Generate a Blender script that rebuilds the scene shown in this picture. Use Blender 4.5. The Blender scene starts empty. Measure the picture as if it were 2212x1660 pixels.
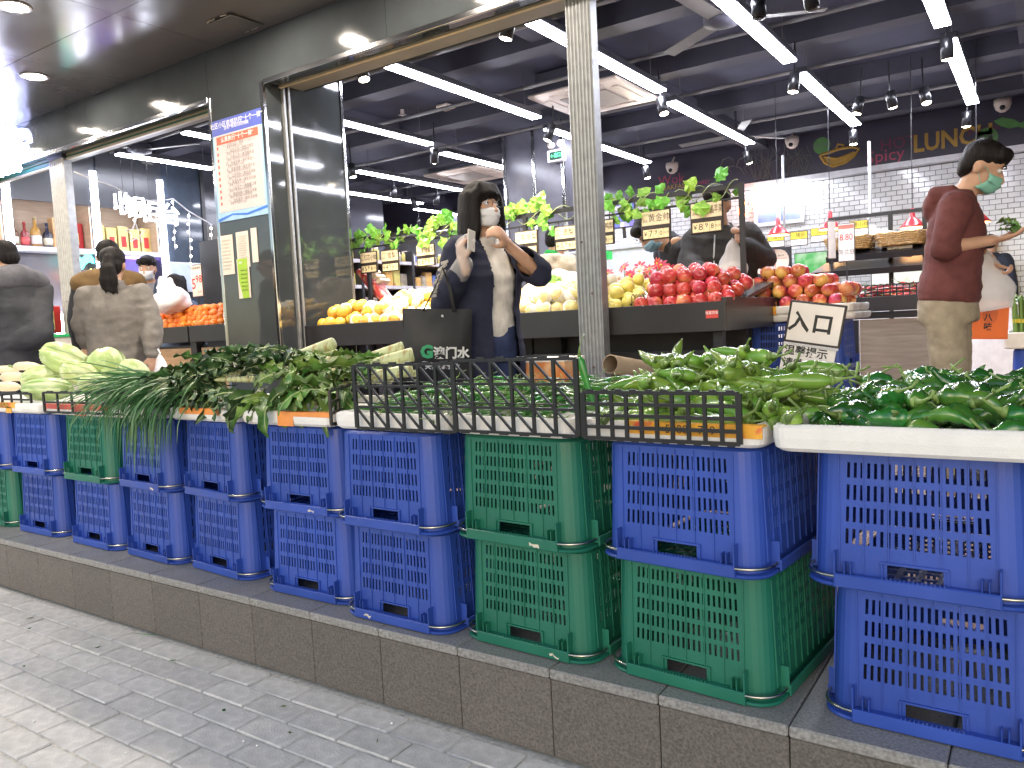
import bpy, bmesh, math, random
from mathutils import Vector, Matrix, Euler, noise
random.seed(7)
sc = bpy.context.scene
COL = sc.collection
# ------------------------------------------------------------------ camera
CAMZ = 1.11
FPX, CX, CY = 1702.26, 1106.0, 830.0
ROT = ((0.8281, 0.0, 0.5606), (0.5585, 0.0904, -0.8246), (-0.0503, 0.9959, 0.0751))
def _orth():
    d1 = Vector((-1405 - CX, 0.0, -FPX)).normalized(); X = -d1
    Y = Vector((2260 - CX, -(645 - CY), -FPX)).normalized(); Y = (Y - X * Y.dot(X)).normalized()
    return Matrix((X, Y, X.cross(Y)))
RM = _orth()
cam_d = bpy.data.cameras.new('camera'); cam = bpy.data.objects.new('camera', cam_d); COL.objects.link(cam)
cam.matrix_world = Matrix.Translation((0, 0, CAMZ)) @ RM.to_4x4()
cam_d.sensor_fit = 'HORIZONTAL'; cam_d.sensor_width = 36.0; cam_d.lens = FPX / 2212.0 * 36.0
cam_d.clip_start = 0.05; cam_d.clip_end = 300
sc.camera = cam
def ray(x, y): return RM @ Vector((x - CX, -(y - CY), -FPX))
def at(x, y, Y=None, Z=None, X=None, D=None):
    """where a sight line of the survey (in 2212x1660 units) meets a plane of the place"""
    d = ray(x, y); c = Vector((0, 0, CAMZ))
    if Y is not None: t = Y / d.y
    elif Z is not None: t = (Z - CAMZ) / d.z
    elif X is not None: t = X / d.x
    else: t = D / FPX
    return c + d * t
# ------------------------------------------------------------------ world, exposure
w = bpy.data.worlds.new('World'); sc.world = w; w.use_nodes = True
nt = w.node_tree; bg = nt.nodes['Background']
sky = nt.nodes.new('ShaderNodeTexSky'); sky.sky_type = 'NISHITA'; sky.sun_disc = False
sky.sun_elevation = math.radians(22); sky.sun_rotation = math.radians(160)
nt.links.new(sky.outputs[0], bg.inputs[0]); bg.inputs[1].default_value = 0.115
sc.view_settings.view_transform = 'Standard'; sc.view_settings.look = 'None'
sc.view_settings.exposure = 1.12; sc.view_settings.gamma = 1.0
cy = sc.cycles
cy.use_denoising = True
try: cy.denoiser = 'OPENIMAGEDENOISE'
except Exception: pass
cy.max_bounces = 8; cy.diffuse_bounces = 3; cy.glossy_bounces = 3; cy.transmission_bounces = 4; cy.transparent_max_bounces = 8
cy.sample_clamp_indirect = 4.0; cy.caustics_reflective = False; cy.caustics_refractive = False
cy.use_light_tree = True
# ------------------------------------------------------------------ materials
MATS = {}
def mat(name, col, rough=.5, metal=0.0, var=.1, scale=12.0, bump=0.0, bscale=120.0, emit=0.0, ecol=None, coat=0.0,
        rnd=0.0, hue=0.0, spec=.5, alpha=1.0, trans=0.0, col2=None, c2s=4.0, c2t=.55, stretch=None, sss=0.0, dirt=0.0):
    if name in MATS: return MATS[name]
    m = bpy.data.materials.new(name); MATS[name] = m; m.use_nodes = True
    t = m.node_tree; n = t.nodes; L = t.links; b = n['Principled BSDF']
    b.inputs['Roughness'].default_value = rough; b.inputs['Metallic'].default_value = metal
    b.inputs['Specular IOR Level'].default_value = spec
    b.inputs['Coat Weight'].default_value = coat; b.inputs['Coat Roughness'].default_value = .08
    b.inputs['Alpha'].default_value = alpha; b.inputs['Transmission Weight'].default_value = trans
    if sss: b.inputs['Subsurface Weight'].default_value = sss; b.inputs['Subsurface Radius'].default_value = (.02, .012, .008)
    tc = n.new('ShaderNodeTexCoord'); src = tc.outputs['Object']
    if stretch:
        mp = n.new('ShaderNodeMapping'); mp.inputs['Scale'].default_value = stretch
        L.new(src, mp.inputs[0]); src = mp.outputs[0]
    def rgb(c): return (c[0], c[1], c[2], 1)
    nz = n.new('ShaderNodeTexNoise'); nz.inputs['Scale'].default_value = scale; nz.inputs['Detail'].default_value = 5
    L.new(src, nz.inputs['Vector'])
    cr = n.new('ShaderNodeValToRGB'); e = cr.color_ramp.elements
    e[0].position = .3; e[1].position = .7
    e[0].color = rgb([max(0, c * (1 - var)) for c in col]); e[1].color = rgb([min(1, c * (1 + var)) for c in col])
    L.new(nz.outputs['Fac'], cr.inputs[0]); out = cr.outputs[0]
    if col2:
        nb = n.new('ShaderNodeTexNoise'); nb.inputs['Scale'].default_value = c2s; nb.inputs['Detail'].default_value = 3
        L.new(src, nb.inputs['Vector'])
        r2 = n.new('ShaderNodeValToRGB'); r2.color_ramp.elements[0].position = c2t - .08; r2.color_ramp.elements[1].position = c2t + .08
        L.new(nb.outputs['Fac'], r2.inputs[0])
        mx = n.new('ShaderNodeMix'); mx.data_type = 'RGBA'; L.new(r2.outputs[0], mx.inputs[0]); L.new(out, mx.inputs[6]); mx.inputs[7].default_value = rgb(col2); out = mx.outputs[2]
    if rnd or hue:
        oi = n.new('ShaderNodeObjectInfo'); hs = n.new('ShaderNodeHueSaturation')
        if rnd:
            mr = n.new('ShaderNodeMapRange'); mr.inputs[3].default_value = 1 - rnd; mr.inputs[4].default_value = 1 + rnd
            L.new(oi.outputs['Random'], mr.inputs[0]); L.new(mr.outputs[0], hs.inputs['Value'])
        if hue:
            ml = n.new('ShaderNodeMath'); ml.operation = 'MULTIPLY'; ml.inputs[1].default_value = 7.31; L.new(oi.outputs['Random'], ml.inputs[0])
            fr = n.new('ShaderNodeMath'); fr.operation = 'FRACT'; L.new(ml.outputs[0], fr.inputs[0])
            mr = n.new('ShaderNodeMapRange'); mr.inputs[3].default_value = .5 - hue; mr.inputs[4].default_value = .5 + hue
            L.new(fr.outputs[0], mr.inputs[0]); L.new(mr.outputs[0], hs.inputs['Hue'])
        L.new(out, hs.inputs['Color']); out = hs.outputs[0]
    if dirt:
        nd = n.new('ShaderNodeTexNoise'); nd.inputs['Scale'].default_value = 3.1; nd.inputs['Detail'].default_value = 8; nd.inputs['Roughness'].default_value = .7
        L.new(tc.outputs['Object'], nd.inputs['Vector'])
        mr = n.new('ShaderNodeMapRange'); mr.inputs[1].default_value = .45; mr.inputs[2].default_value = .75; mr.inputs[3].default_value = rough; mr.inputs[4].default_value = min(1, rough + dirt)
        L.new(nd.outputs['Fac'], mr.inputs[0]); L.new(mr.outputs[0], b.inputs['Roughness'])
    L.new(out, b.inputs['Base Color'])
    if bump:
        nb2 = n.new('ShaderNodeTexNoise'); nb2.inputs['Scale'].default_value = bscale; nb2.inputs['Detail'].default_value = 4
        L.new(src, nb2.inputs['Vector'])
        bp = n.new('ShaderNodeBump'); bp.inputs['Strength'].default_value = min(1, bump); bp.inputs['Distance'].default_value = .004
        L.new(nb2.outputs['Fac'], bp.inputs['Height']); L.new(bp.outputs[0], b.inputs['Normal'])
    if emit:
        b.inputs['Emission Strength'].default_value = emit
        b.inputs['Emission Color'].default_value = rgb(ecol or col)
    return m
# ------------------------------------------------------------------ mesh builder
class MB:
    def __init__(s): s.v = []; s.f = []
    def add(s, vs, fs):
        o = len(s.v); s.v += [tuple(v) for v in vs]; s.f += [tuple(i + o for i in f) for f in fs]; return s
    def box(s, c, d, M=None):
        hx, hy, hz = d[0] / 2, d[1] / 2, d[2] / 2
        vs = [Vector((x, y, z)) for x in (-hx, hx) for y in (-hy, hy) for z in (-hz, hz)]
        if M is not None: vs = [M @ v for v in vs]
        c = Vector(c); return s.add([v + c for v in vs], [(0, 1, 3, 2), (4, 6, 7, 5), (0, 4, 5, 1), (2, 3, 7, 6), (0, 2, 6, 4), (1, 5, 7, 3)])
    def bb(s, a, b):
        return s.box([(a[i] + b[i]) / 2 for i in range(3)], [abs(b[i] - a[i]) for i in range(3)])
    def rbox(s, c, d, r=.01, M=None):
        """box with chamfered edges"""
        hx, hy, hz = [q / 2 for q in d]; r = min(r, hx * .9, hy * .9, hz * .9)
        vs = []; idx = {}
        for sx in (-1, 1):
            for sy in (-1, 1):
                for sz in (-1, 1):
                    for a in range(3):
                        p = [sx * (hx - r), sy * (hy - r), sz * (hz - r)]
                        p[a] = (sx * hx, sy * hy, sz * hz)[a]; idx[(sx, sy, sz, a)] = len(vs); vs.append(Vector(p))
        fs = []
        for a in range(3):
            b_, c_ = (a + 1) % 3, (a + 2) % 3
            for sg in (-1, 1):
                q = []
                for u, w_ in ((-1, -1), (1, -1), (1, 1), (-1, 1)):
                    k = [0, 0, 0]; k[a] = sg; k[b_] = u; k[c_] = w_; q.append(idx[(*k, a)])
                fs.append(tuple(q if sg > 0 else q[::-1]))
            for u in (-1, 1):
                for w_ in (-1, 1):
                    k0 = [0, 0, 0]; k1 = [0, 0, 0]; k0[a] = -1; k1[a] = 1
                    for k in (k0, k1): k[b_] = u; k[c_] = w_
                    q = [idx[(*k0, b_)], idx[(*k1, b_)], idx[(*k1, c_)], idx[(*k0, c_)]]
                    fs.append(tuple(q if u * w_ > 0 else q[::-1]))
        for sx in (-1, 1):
            for sy in (-1, 1):
                for sz in (-1, 1):
                    q = [idx[(sx, sy, sz, a)] for a in range(3)]; fs.append(tuple(q if sx * sy * sz > 0 else q[::-1]))
        if M is not None: vs = [M @ v for v in vs]
        c = Vector(c); return s.add([v + c for v in vs], fs)
    def tube(s, pts, r, n=8, cap=True, flat=1.0):
        pts = [Vector(p) for p in pts]; rs = r if isinstance(r, (list, tuple)) else [r] * len(pts)
        vs = []; up = None
        for i, p in enumerate(pts):
            t = (pts[min(i + 1, len(pts) - 1)] - pts[max(i - 1, 0)])
            t = t.normalized() if t.length > 1e-9 else Vector((0, 0, 1))
            if up is None: up = Vector((0, 0, 1)) if abs(t.z) < .9 else Vector((1, 0, 0))
            a = t.cross(up)
            if a.length < 1e-6: a = t.cross(Vector((0, 1, 0)))
            a.normalize(); b = a.cross(t).normalized(); up = b
            for k in range(n):
                q = 2 * math.pi * k / n; vs.append(p + (a * math.cos(q) + b * math.sin(q) * flat) * rs[i])
        fs = [(i * n + k, i * n + (k + 1) % n, (i + 1) * n + (k + 1) % n, (i + 1) * n + k) for i in range(len(pts) - 1) for k in range(n)]
        if cap: fs += [tuple(range(n - 1, -1, -1)), tuple((len(pts) - 1) * n + k for k in range(n))]
        return s.add(vs, fs)
    def lathe(s, prof, n=16, M=None, c=(0, 0, 0)):
        vs = []; fs = []
        for r, z in prof:
            for k in range(n): vs.append(Vector((r * math.cos(2 * math.pi * k / n), r * math.sin(2 * math.pi * k / n), z)))
        for i in range(len(prof) - 1):
            for k in range(n): fs.append((i * n + k, i * n + (k + 1) % n, (i + 1) * n + (k + 1) % n, (i + 1) * n + k))
        fs += [tuple(range(n - 1, -1, -1)), tuple((len(prof) - 1) * n + k for k in range(n))]
        if M is not None: vs = [M @ v for v in vs]
        c = Vector(c); return s.add([v + c for v in vs], fs)
    def ell(s, c, r, M=None, nu=12, nv=8):
        prof = [(math.sin(math.pi * i / nv), -math.cos(math.pi * i / nv)) for i in range(nv + 1)]
        prof[0] = (.02, -1); prof[-1] = (.02, 1)
        S = Matrix.Diagonal(Vector(r)); return s.lathe(prof, nu, (M @ S) if M is not None else S, c)
    def quad(s, a, b, c, d): return s.add([a, b, c, d], [(0, 1, 2, 3)])
    def poly(s, pts, d):
        """flat outline in its plane extruded by vector d"""
        n = len(pts); d = Vector(d); p = [Vector(q) for q in pts]
        return s.add(p + [q + d for q in p], [tuple(range(n - 1, -1, -1)), tuple(range(n, 2 * n))] + [(i, (i + 1) % n, n + (i + 1) % n, n + i) for i in range(n)])
    def mesh(s, name, smooth=False):
        me = bpy.data.meshes.new(name); me.from_pydata(s.v, [], s.f)
        if smooth: me.polygons.foreach_set('use_smooth', [True] * len(me.polygons))
        me.update(); return me
    def build(s, name, m, parent=None, smooth=False, loc=None, bevel=0, fix=False):
        me = s.mesh(name, smooth)
        if fix:
            b = bmesh.new(); b.from_mesh(me); bmesh.ops.recalc_face_normals(b, faces=b.faces); b.to_mesh(me); b.free()
        return link(name, me, m, parent, loc, bevel)
def link(name, me, m, parent=None, loc=None, bevel=0):
    o = bpy.data.objects.new(name, me)
    if m is not None:
        if len(me.materials) == 0: me.materials.append(m)
        elif me.materials[0] is not m: o.material_slots[0].link = 'OBJECT'; o.material_slots[0].material = m
    COL.objects.link(o)
    if parent: o.parent = parent
    if loc is not None: o.location = loc
    if bevel:
        b = o.modifiers.new('edge', 'BEVEL'); b.width = bevel; b.segments = 2; b.limit_method = 'ANGLE'
    return o
def tag(o, label, cat, group=None):
    o['label'] = label; o['category'] = cat
    if group: o['group'] = group
    return o
def struct(o, kind='structure'): o['kind'] = kind; return o
def thing(name, label, cat, loc=(0, 0, 0), rz=0, group=None):
    o = bpy.data.objects.new(name, None); COL.objects.link(o); o.location = loc; o.rotation_euler = (0, 0, rz); o.empty_display_size = .05
    return tag(o, label, cat, group)
def dup(root, loc=None, rot=None, label=None, scale=None):
    r = root.copy(); COL.objects.link(r)
    if loc is not None: r.location = loc
    if rot is not None: r.rotation_euler = rot
    if scale is not None: r.scale = scale if hasattr(scale, '__len__') else (scale,) * 3
    if label: r['label'] = label
    for ch in list(root.children):
        c = ch.copy(); COL.objects.link(c); c.parent = r
        for g in list(ch.children):
            d = g.copy(); COL.objects.link(d); d.parent = c
    return r
BENCH = bpy.data.scenes.new('bench')
def baked(o, kill=True):
    """mesh of an object with its modifiers evaluated"""
    if o.name in COL.objects: COL.objects.unlink(o)
    BENCH.collection.objects.link(o); 
    with bpy.context.temp_override(scene=BENCH, view_layer=BENCH.view_layers[0]): dg = bpy.context.evaluated_depsgraph_get()
    me = bpy.data.meshes.new_from_object(o.evaluated_get(dg), depsgraph=dg)
    if kill: bpy.data.objects.remove(o)
    return me
_TXT = {}
def text_mesh(body, size=1.0, bold=0.0, align='CENTER', depth=0.0, spacing=1.0, sx=1.0):
    key = (body, size, bold, align, depth, spacing, sx)
    if key in _TXT: return _TXT[key]
    cu = bpy.data.curves.new('lettering', 'FONT'); cu.body = body; cu.size = size; cu.offset = bold; cu.align_x = align; cu.align_y = 'CENTER'
    cu.space_character = spacing; cu.extrude = depth; cu.resolution_u = 2
    o = bpy.data.objects.new('lettering', cu); COL.objects.link(o)
    me = baked(o); bpy.data.curves.remove(cu)
    if sx != 1.0: me.transform(Matrix.Diagonal((sx, 1, 1, 1)))
    _TXT[key] = me; return me
RX = Matrix.Rotation(math.pi / 2, 4, 'X')          # lettering: upright, read from -Y
RXL = Matrix.Rotation(math.pi / 2, 4, 'Z') @ RX     # upright, read from +X
def text(body, size, m, parent, loc, M=None, name='lettering', **k):
    o = link(name, text_mesh(body, size, **k), m, parent)
    o.matrix_local = Matrix.Translation(loc) @ (M if M is not None else RX); return o
# ================================================================== the setting
KY, PZ, YF, FZ = 1.628, 0.24, 3.70, 0.24      # kerb face, platform top, shop front, shop floor
CEIL = 3.50; BACK = 11.4
m_joint = mat('paving_sand', (.52, .50, .45), .95, var=.25, scale=60)
m_paver = mat('paver_concrete', (.60, .585, .56), .85, var=.14, scale=30, bump=.5, bscale=160, rnd=.09, col2=(.50, .49, .47), c2s=9, c2t=.62)
g = MB().bb((-60, -60, -.5), (60, 60, -.005)).build('pavement', m_joint); struct(g)
PX_, PY_ = .202, .1
pm = MB().rbox((0, 0, -.02), (PX_ - .006, PY_ - .006, .04), .004).mesh('paving_stone')
pav = []
r = 0; y = KY - .006
far = MB()
while y > -.6:
    x0 = (.5 * PX_ if r % 2 else 0) - 8.08
    for i in range(60):
        cx_, cy_ = x0 + i * PX_, y - PY_ / 2
        dd = RM.transposed() @ (Vector((cx_, cy_, 0)) - Vector((0, 0, CAMZ)))
        u = CX + FPX * dd.x / -dd.z; v = CY - FPX * dd.y / -dd.z
        pav.append((dd.z < -.3 and -80 < u < 2300 and v < 1760, -dd.z, cx_, cy_))
    y -= PY_; r += 1
vis = sorted([p for p in pav if p[0]], key=lambda p: p[1])
for k, (a, d_, x, yy) in enumerate(vis[:300]):
    o = link('paving_stone', pm, m_paver, g, (x, yy, random.uniform(-.0025, .0025))); o.rotation_euler = (random.uniform(-.008, .008), random.uniform(-.008, .008), random.uniform(-.01, .01))
for (a, d_, x, yy) in vis[300:] + [p for p in pav if not p[0] and p[3] > .2 and p[2] < 3]:
    far.rbox((x, yy, -.02 + random.uniform(-.002, .002)), (PX_ - .006, PY_ - .006, .04), .004)
o = far.build('paving_stones', m_paver, g); struct(o, 'stuff')
# raised platform with granite facing and coping
m_gran = mat('granite_tile', (.125, .112, .10), .42, var=.4, scale=170, bump=.15, bscale=200, dirt=.3, rnd=.07)
m_cop = mat('coping_granite', (.24, .235, .225), .4, var=.35, scale=150, dirt=.35, rnd=.06)
m_core = mat('mortar_dark', (.02, .02, .022), .95)
pl = MB().bb((-14, KY + .03, -.3), (6, 13, PZ - .03)).build('platform', m_core); struct(pl)
tm = MB().rbox((0, 0, 0), (.293, .02, PZ - .036), .002).mesh('facing_tile'); cm = MB().rbox((0, 0, 0), (.293, .62, .026), .004).mesh('coping_stone')
for i in range(-28, 8):
    x = -1.337 + .2955 * i + .148
    link('facing_tile', tm, m_gran, pl, (x, KY + .017, (PZ - .03) / 2 + .004))
    link('coping_stone', cm, m_cop, pl, (x + .0, KY + .31, PZ - .013))
m_floor = mat('floor_tile', (.30, .22, .19), .22, var=.12, scale=5, dirt=.2)
fl = MB().bb((-14, KY + .622, .05), (6, BACK + .4, FZ)).build('shop_floor', m_floor); struct(fl)
# ------------------------------------------------------------------ shop front (fascia, pillar, lintel)
m_pan = mat('polished_panel', (.050, .057, .062), .045, var=.15, scale=3, dirt=.10, spec=.7)
m_lint = mat('lintel_panel', (.21, .19, .165), .45, var=.12, scale=4)
m_chr = mat('chrome_trim', (.55, .55, .56), .12, 1.0, var=.05)
ZL = at(565, 180, Y=YF).z; ZS = at(556, 70, Y=YF).z
PLX = at(452, 235, Y=YF).x; PRX = at(568, 190, Y=YF).x
sf = thing('shop_front', 'dark polished panel shop front with fascia beam, broad pillar and chrome trim', 'shop front', (PLX, YF, PZ))
def sfb(name, a, b, m, bev=0): 
    o = MB().bb(a, b).build(name, m, sf, bevel=bev); o.matrix_parent_inverse = Matrix.Translation((-PLX, -YF, -PZ)); return o
seams = [-13.5, -10.6, -8.1, at(193, 330, Y=YF).x, PLX, at(845, 150, Y=YF).x - .02, at(1105, 20, Y=YF).x, .9, 5.5]
for a, b in zip(seams[:-1], seams[1:]):
    sfb('fascia_panel', (a + .002, YF, ZL), (b - .002, YF + .12, ZS + .25), m_pan)
PB = at(735, 182, X=PRX).y
for a, b, n in ((PLX, PRX, 'pillar_panel'),):
    sfb(n, (a, YF - .004, PZ), (b, YF + .05, ZL - .001), m_pan)
sfb('pillar_panel', (PRX - .05, YF + .052, PZ), (PRX - .002, at(606, 195, X=PRX).y, ZL + .2), m_pan)
sfb('pillar_panel', (PRX - .05, at(624, 195, X=PRX).y, PZ), (PRX - .004, PB, CEIL), m_pan)
sfb('pillar_panel', (PLX + .002, YF + .052, PZ), (PLX + .05, PB, CEIL), m_pan)
sfb('pillar_back', (PLX + .06, PB - .06, PZ), (PRX - .06, PB - .01, CEIL), m_pan)
LB = at(1098, 66, Z=ZL).y
for a, b in ((-13.5, PLX - .01), (PRX + .01, 5.5)):
    sfb('lintel', (a, YF + .022, ZL + .014), (b, LB, ZL + .2), m_lint)
    sfb('lintel_edge', (a, LB - .004, ZL + .016), (b, LB + .03, CEIL), m_core)
    sfb('chrome_edge', (a, YF - .006, ZL - .012), (b, YF + .02, ZL + .022), m_chr, .003)
    sfb('shutter_track', (a, YF + .125, ZL - .012), (b, YF + .15, ZL + .012), mat('track_paint', (.55, .43, .26), .5))
for x in (PRX - .012, PLX + .012):
    sfb('chrome_edge', (x - .016, YF - .010, PZ), (x + .016, YF + .016, ZL + .01), m_chr, .003)
sfb('chrome_edge', (PRX - .03, PB - .016, PZ), (PRX + .006, PB + .012, CEIL), m_chr, .003)
chy = at(614, 195, X=PRX).y
m_galv = mat('galvanised_steel', (.32, .33, .34), .42, .6, var=.13, scale=22, bump=.1, bscale=60, dirt=.2)
sfb('shutter_channel', (PRX - .03, chy - .032, PZ), (PRX + .022, chy - .012, ZL + .15), m_galv, .003)
sfb('shutter_channel', (PRX - .03, chy + .012, PZ), (PRX + .022, chy + .032, ZL + .15), m_galv, .003)
sfb('wall_core', (-13.5, YF + .14, ZS - .02), (5.5, YF + .3, ZS + .24), m_core)
# ribbed steel posts and green roller shutters
def post(x0, x1, y, ztop, label):
    wd = x1 - x0; t = thing('shutter_post', label, 'post', ((x0 + x1) / 2, y, FZ), group='removable shutter posts')
    b = MB(); n = 7; prof = []
    for k in range(n * 4 + 1):
        u = k / (n * 4); d = .008 if (k % 4) in (1, 2) else 0
        if k in (0, n * 4): d = 0
        prof.append((-wd / 2 + wd * u, -.035 - d))
    prof += [(wd / 2, .035), (-wd / 2, .035)]
    b.poly([(px, py, 0) for px, py in prof], (0, 0, ztop - FZ)); b.build('shaft', m_galv, t, fix=True)
    MB().bb((-wd / 2 - .012, -.05, ztop - FZ - .05), (wd / 2 + .012, .05, ztop - FZ + .04)).build('top_bracket', mat('dark_bracket', (.03, .03, .035), .4), t, bevel=.004)
    for z in (ztop - FZ - .03,): MB().ell((-.02, -.046, z - .06), (.008, .005, .008)).build('bolt', m_galv, t, True)
    for dx, dz in ((.012, .62), (-.03, 1.3), (.02, 1.02)): MB().ell((dx, -.044, dz), (.006, .004, .006)).build('rivet', mat('rust', (.09, .05, .03), .9), t, True)
PYB = YF + .14
a = at(1229, 60, Y=PYB); b = at(1283, 60, Y=PYB)
post(a.x, b.x, PYB, ZL + .02, 'ribbed galvanised steel post right of the woman with the tote bag')
a0 = at(117, 375, Y=PYB); b0 = at(148, 375, Y=PYB)
post(a0.x, b0.x, PYB, ZL + .02, 'ribbed galvanised steel post in front of the liquor shelves')
m_green = mat('shutter_green', (.03, .16, .115), .4, var=.12, scale=8)
def shutter(x0, x1, drop, label):
    t = thing('roller_shutter', label, 'shutter', ((x0 + x1) / 2, PYB, ZL), group='rolled up shutters')
    h = (x1 - x0) / 2
    for k in range(3): MB().rbox((0, -.0 - .006 * (k % 2), -drop + .04 + k * .042), (2 * h, .022, .040), .006).build('slat', m_green, t)
    MB().rbox((0, 0, -drop + .008), (2 * h, .035, .022), .005).build('bottom_bar', mat('shutter_bar', (.5, .45, .36), .4, .3), t)
shutter(b0.x + .01, PLX - .01, .045, 'green roller shutter edge rolled up above the grey sweater woman')
shutter(-12.5, a0.x - .01, .075, 'green roller shutter edge rolled up left of the steel post at the left')
shutter(b.x + .01, 1.9, .06, 'green roller shutter edge rolled up at top right of the big steel post')
# ------------------------------------------------------------------ canopy soffit
m_sof = mat('soffit_panel', (.13, .118, .112), .16, .15, var=.1, scale=2, dirt=.12)
so = MB().bb((-14, .5, ZS + .012), (5.5, YF + .12, ZS + .05)).build('canopy_soffit', m_core); struct(so)
kk = (ZS - CAMZ) / (2.9 - 1.275)      # survey scale of the canopy
ys = [.52, 1.3, 2.265 * kk, YF - .002]
xs = sorted([-3.795 * kk + .94 * kk * i for i in range(-9, 9)])
for i in range(len(xs) - 1):
    for j in range(len(ys) - 1):
        MB().bb((xs[i] + .002, ys[j] + .002, ZS), (xs[i + 1] - .002, ys[j + 1] - .002, ZS + .011)).build('soffit_panel', m_sof, so)
m_dl = mat('downlight_glass', (1, .9, .75), .4, emit=270, ecol=(1, .88, .74))
m_ring = mat('downlight_ring', (.75, .72, .68), .3, .3)
DL = [(x * kk, 2.45 * kk) for x in (-1.35, -2.27, -3.19, -5.0, -5.97, -6.87, -7.8)] + [(x * kk, 1.92 * kk) for x in (-4.05,)] + [(x * kk, .9 * kk) for x in (-6.9, -5.0, -3.19)]  # last row, nearest the street, is added unseen to brighten the left paving
lit = {0: 'at far right', 1: 'above the woman with the tote bag', 2: 'by the lifted panel of the canopy', 3: 'nearest the glowing sign letters', 4: 'second from the glowing sign letters', 5: 'over the far left of the shop', 6: 'at the far left end of the row'}
for i, (x, y) in enumerate(DL):
    lab = 'round warm recessed downlight in the dark canopy ' + (lit.get(i) or ('nearest the top left corner of the photo' if i == 7 else 'in the added unseen outer row, %s' % {8: 'far left', 9: 'middle', 10: 'right'}[i]))
    t = thing('downlight', lab, 'downlight', (x, y, ZS), group='canopy downlights')
    MB().lathe([(.085, 0), (.10, -.004), (.095, -.009), (.08, -.006)], 24).build('ring', m_ring, t, True)
    MB().lathe([(.081, -.005), (.055, -.010), (.01, -.012)], 24).build('lens', m_dl, t, True)
# lifted access panel and torn patches on the canopy
t = thing('access_panel', 'sagging square access hatch with flaking edges in the canopy', 'hatch', (-3.45 * kk, 2.72 * kk, ZS))
MB().box((0, 0, -.012), (.22, .26, .006), Matrix.Rotation(.05, 3, 'X')).build('panel', m_sof, t)
for k in range(9):
    a = random.uniform(-.12, .12); MB().box((a, -.135 if k % 2 else .13, -.006), (.05, .008, .004), Matrix.Rotation(random.uniform(-.3, .3), 3, 'Z')).build('torn_edge', mat('paint_flake', (.6, .5, .4), .8), t)
# glowing sign letters on the fascia (left, cut by the frame)
m_sign = mat('white_letter', (.95, .95, 1), .4, emit=10, ecol=(.50, .56, 1))
t = thing('fascia_letter', 'white glowing channel letter of the shop sign on the fascia at the left edge', 'sign', at(14, 335, Y=YF - .06))
text('然', .44, m_sign, t, (0, 0, 0), depth=.03, bold=.01)
t = thing('fascia_letter', 'white glowing channel letter beyond the left edge, seen reflected in the canopy', 'sign', at(-110, 385, Y=YF - .06))
text('鲜', .44, m_sign, t, (0, 0, 0), depth=.03, bold=.01)
# ------------------------------------------------------------------ interior shell
m_ceil = mat('ceiling_paint', (.034, .035, .062), .8, var=.2, scale=3)
m_beam = mat('beam_paint', (.046, .044, .062), .75, var=.15, scale=3)
ce = MB().bb((-14, YF + .32, CEIL), (6, BACK + .4, CEIL + .2)).build('shop_ceiling', m_ceil); struct(ce)
for y in (4.3, 5.6, 7.0, 8.6, 10.2): MB().bb((-13.9, y, CEIL - .16), (5.9, y + .22, CEIL - .001)).build('ceiling_beam', m_beam, ce)
for x in (-9.2, -6.4, -3.45, -.2, 2.2): MB().bb((x, YF + .4, CEIL - .12), (x + .26, BACK, CEIL - .002)).build('ceiling_beam', m_beam, ce)
m_pipe = mat('conduit', (.16, .15, .15), .5)
for y, z in ((4.05, .2), (5.05, .21), (6.35, .2), (7.6, .22), (9.3, .2)):
    MB().tube([(-13, y, CEIL - z), (5, y, CEIL - z)], .018, 8).build('conduit', m_pipe, ce, True)
m_wall = mat('dark_wall', (.045, .047, .055), .3, var=.1, scale=2)
wl = MB().bb((-14.2, YF + .3, 0), (-14, BACK, CEIL)).build('wall_left', m_wall); struct(wl)
wr = MB().bb((6, YF + .3, 0), (6.2, BACK, CEIL)).build('wall_right', m_wall); struct(wr)
# back wall: painted band above, white brick tiles below
m_grout = mat('tile_grout', (.22, .23, .25), .9)
bw = MB().bb((-14, BACK + .01, 0), (6, BACK + .3, CEIL)).build('tiled_wall', m_grout); struct(bw)
ZB = at(1627, 399, Y=BACK).z
m_band = mat('band_paint', (.048, .042, .066), .45, var=.12, scale=2)
MB().bb((-13.9, BACK - .10, ZB), (5.9, BACK + .008, CEIL - .002)).build('painted_band', m_band, bw)
MB().bb((-13.9, BACK - .16, ZB - .07), (5.9, BACK - .0, ZB - .002)).build('cornice', mat('cornice_white', (.75, .76, .8), .4), bw)
m_tile = mat('white_tile', (.78, .80, .82), .12, var=.03, rnd=.03)
TW, TH = .128, .0635
tmesh = MB().rbox((0, 0, 0), (TW - .006, .012, TH - .006), .003).mesh('wall_tile')
tl = []
row = 0; z = ZB - .11
while z > .3:
    for i in range(-60, 30):
        x = i * TW + (TW / 2 if row % 2 else 0); tl.append((abs(x + 1.3) + 1.3 * abs(z - 2.5), x, z))
    z -= TH; row += 1
tl.sort(); rest = MB()
for k, (d_, x, z) in enumerate(tl):
    if k < 300: link('wall_tile', tmesh, m_tile, bw, (x, BACK + .004, z))
    elif x > -6.5 and x < 2.5: rest.rbox((x, BACK + .004, z), (TW - .006, .012, TH - .006), .003)
struct(rest.build('wall_tiles', m_tile, bw), 'stuff')
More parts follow.
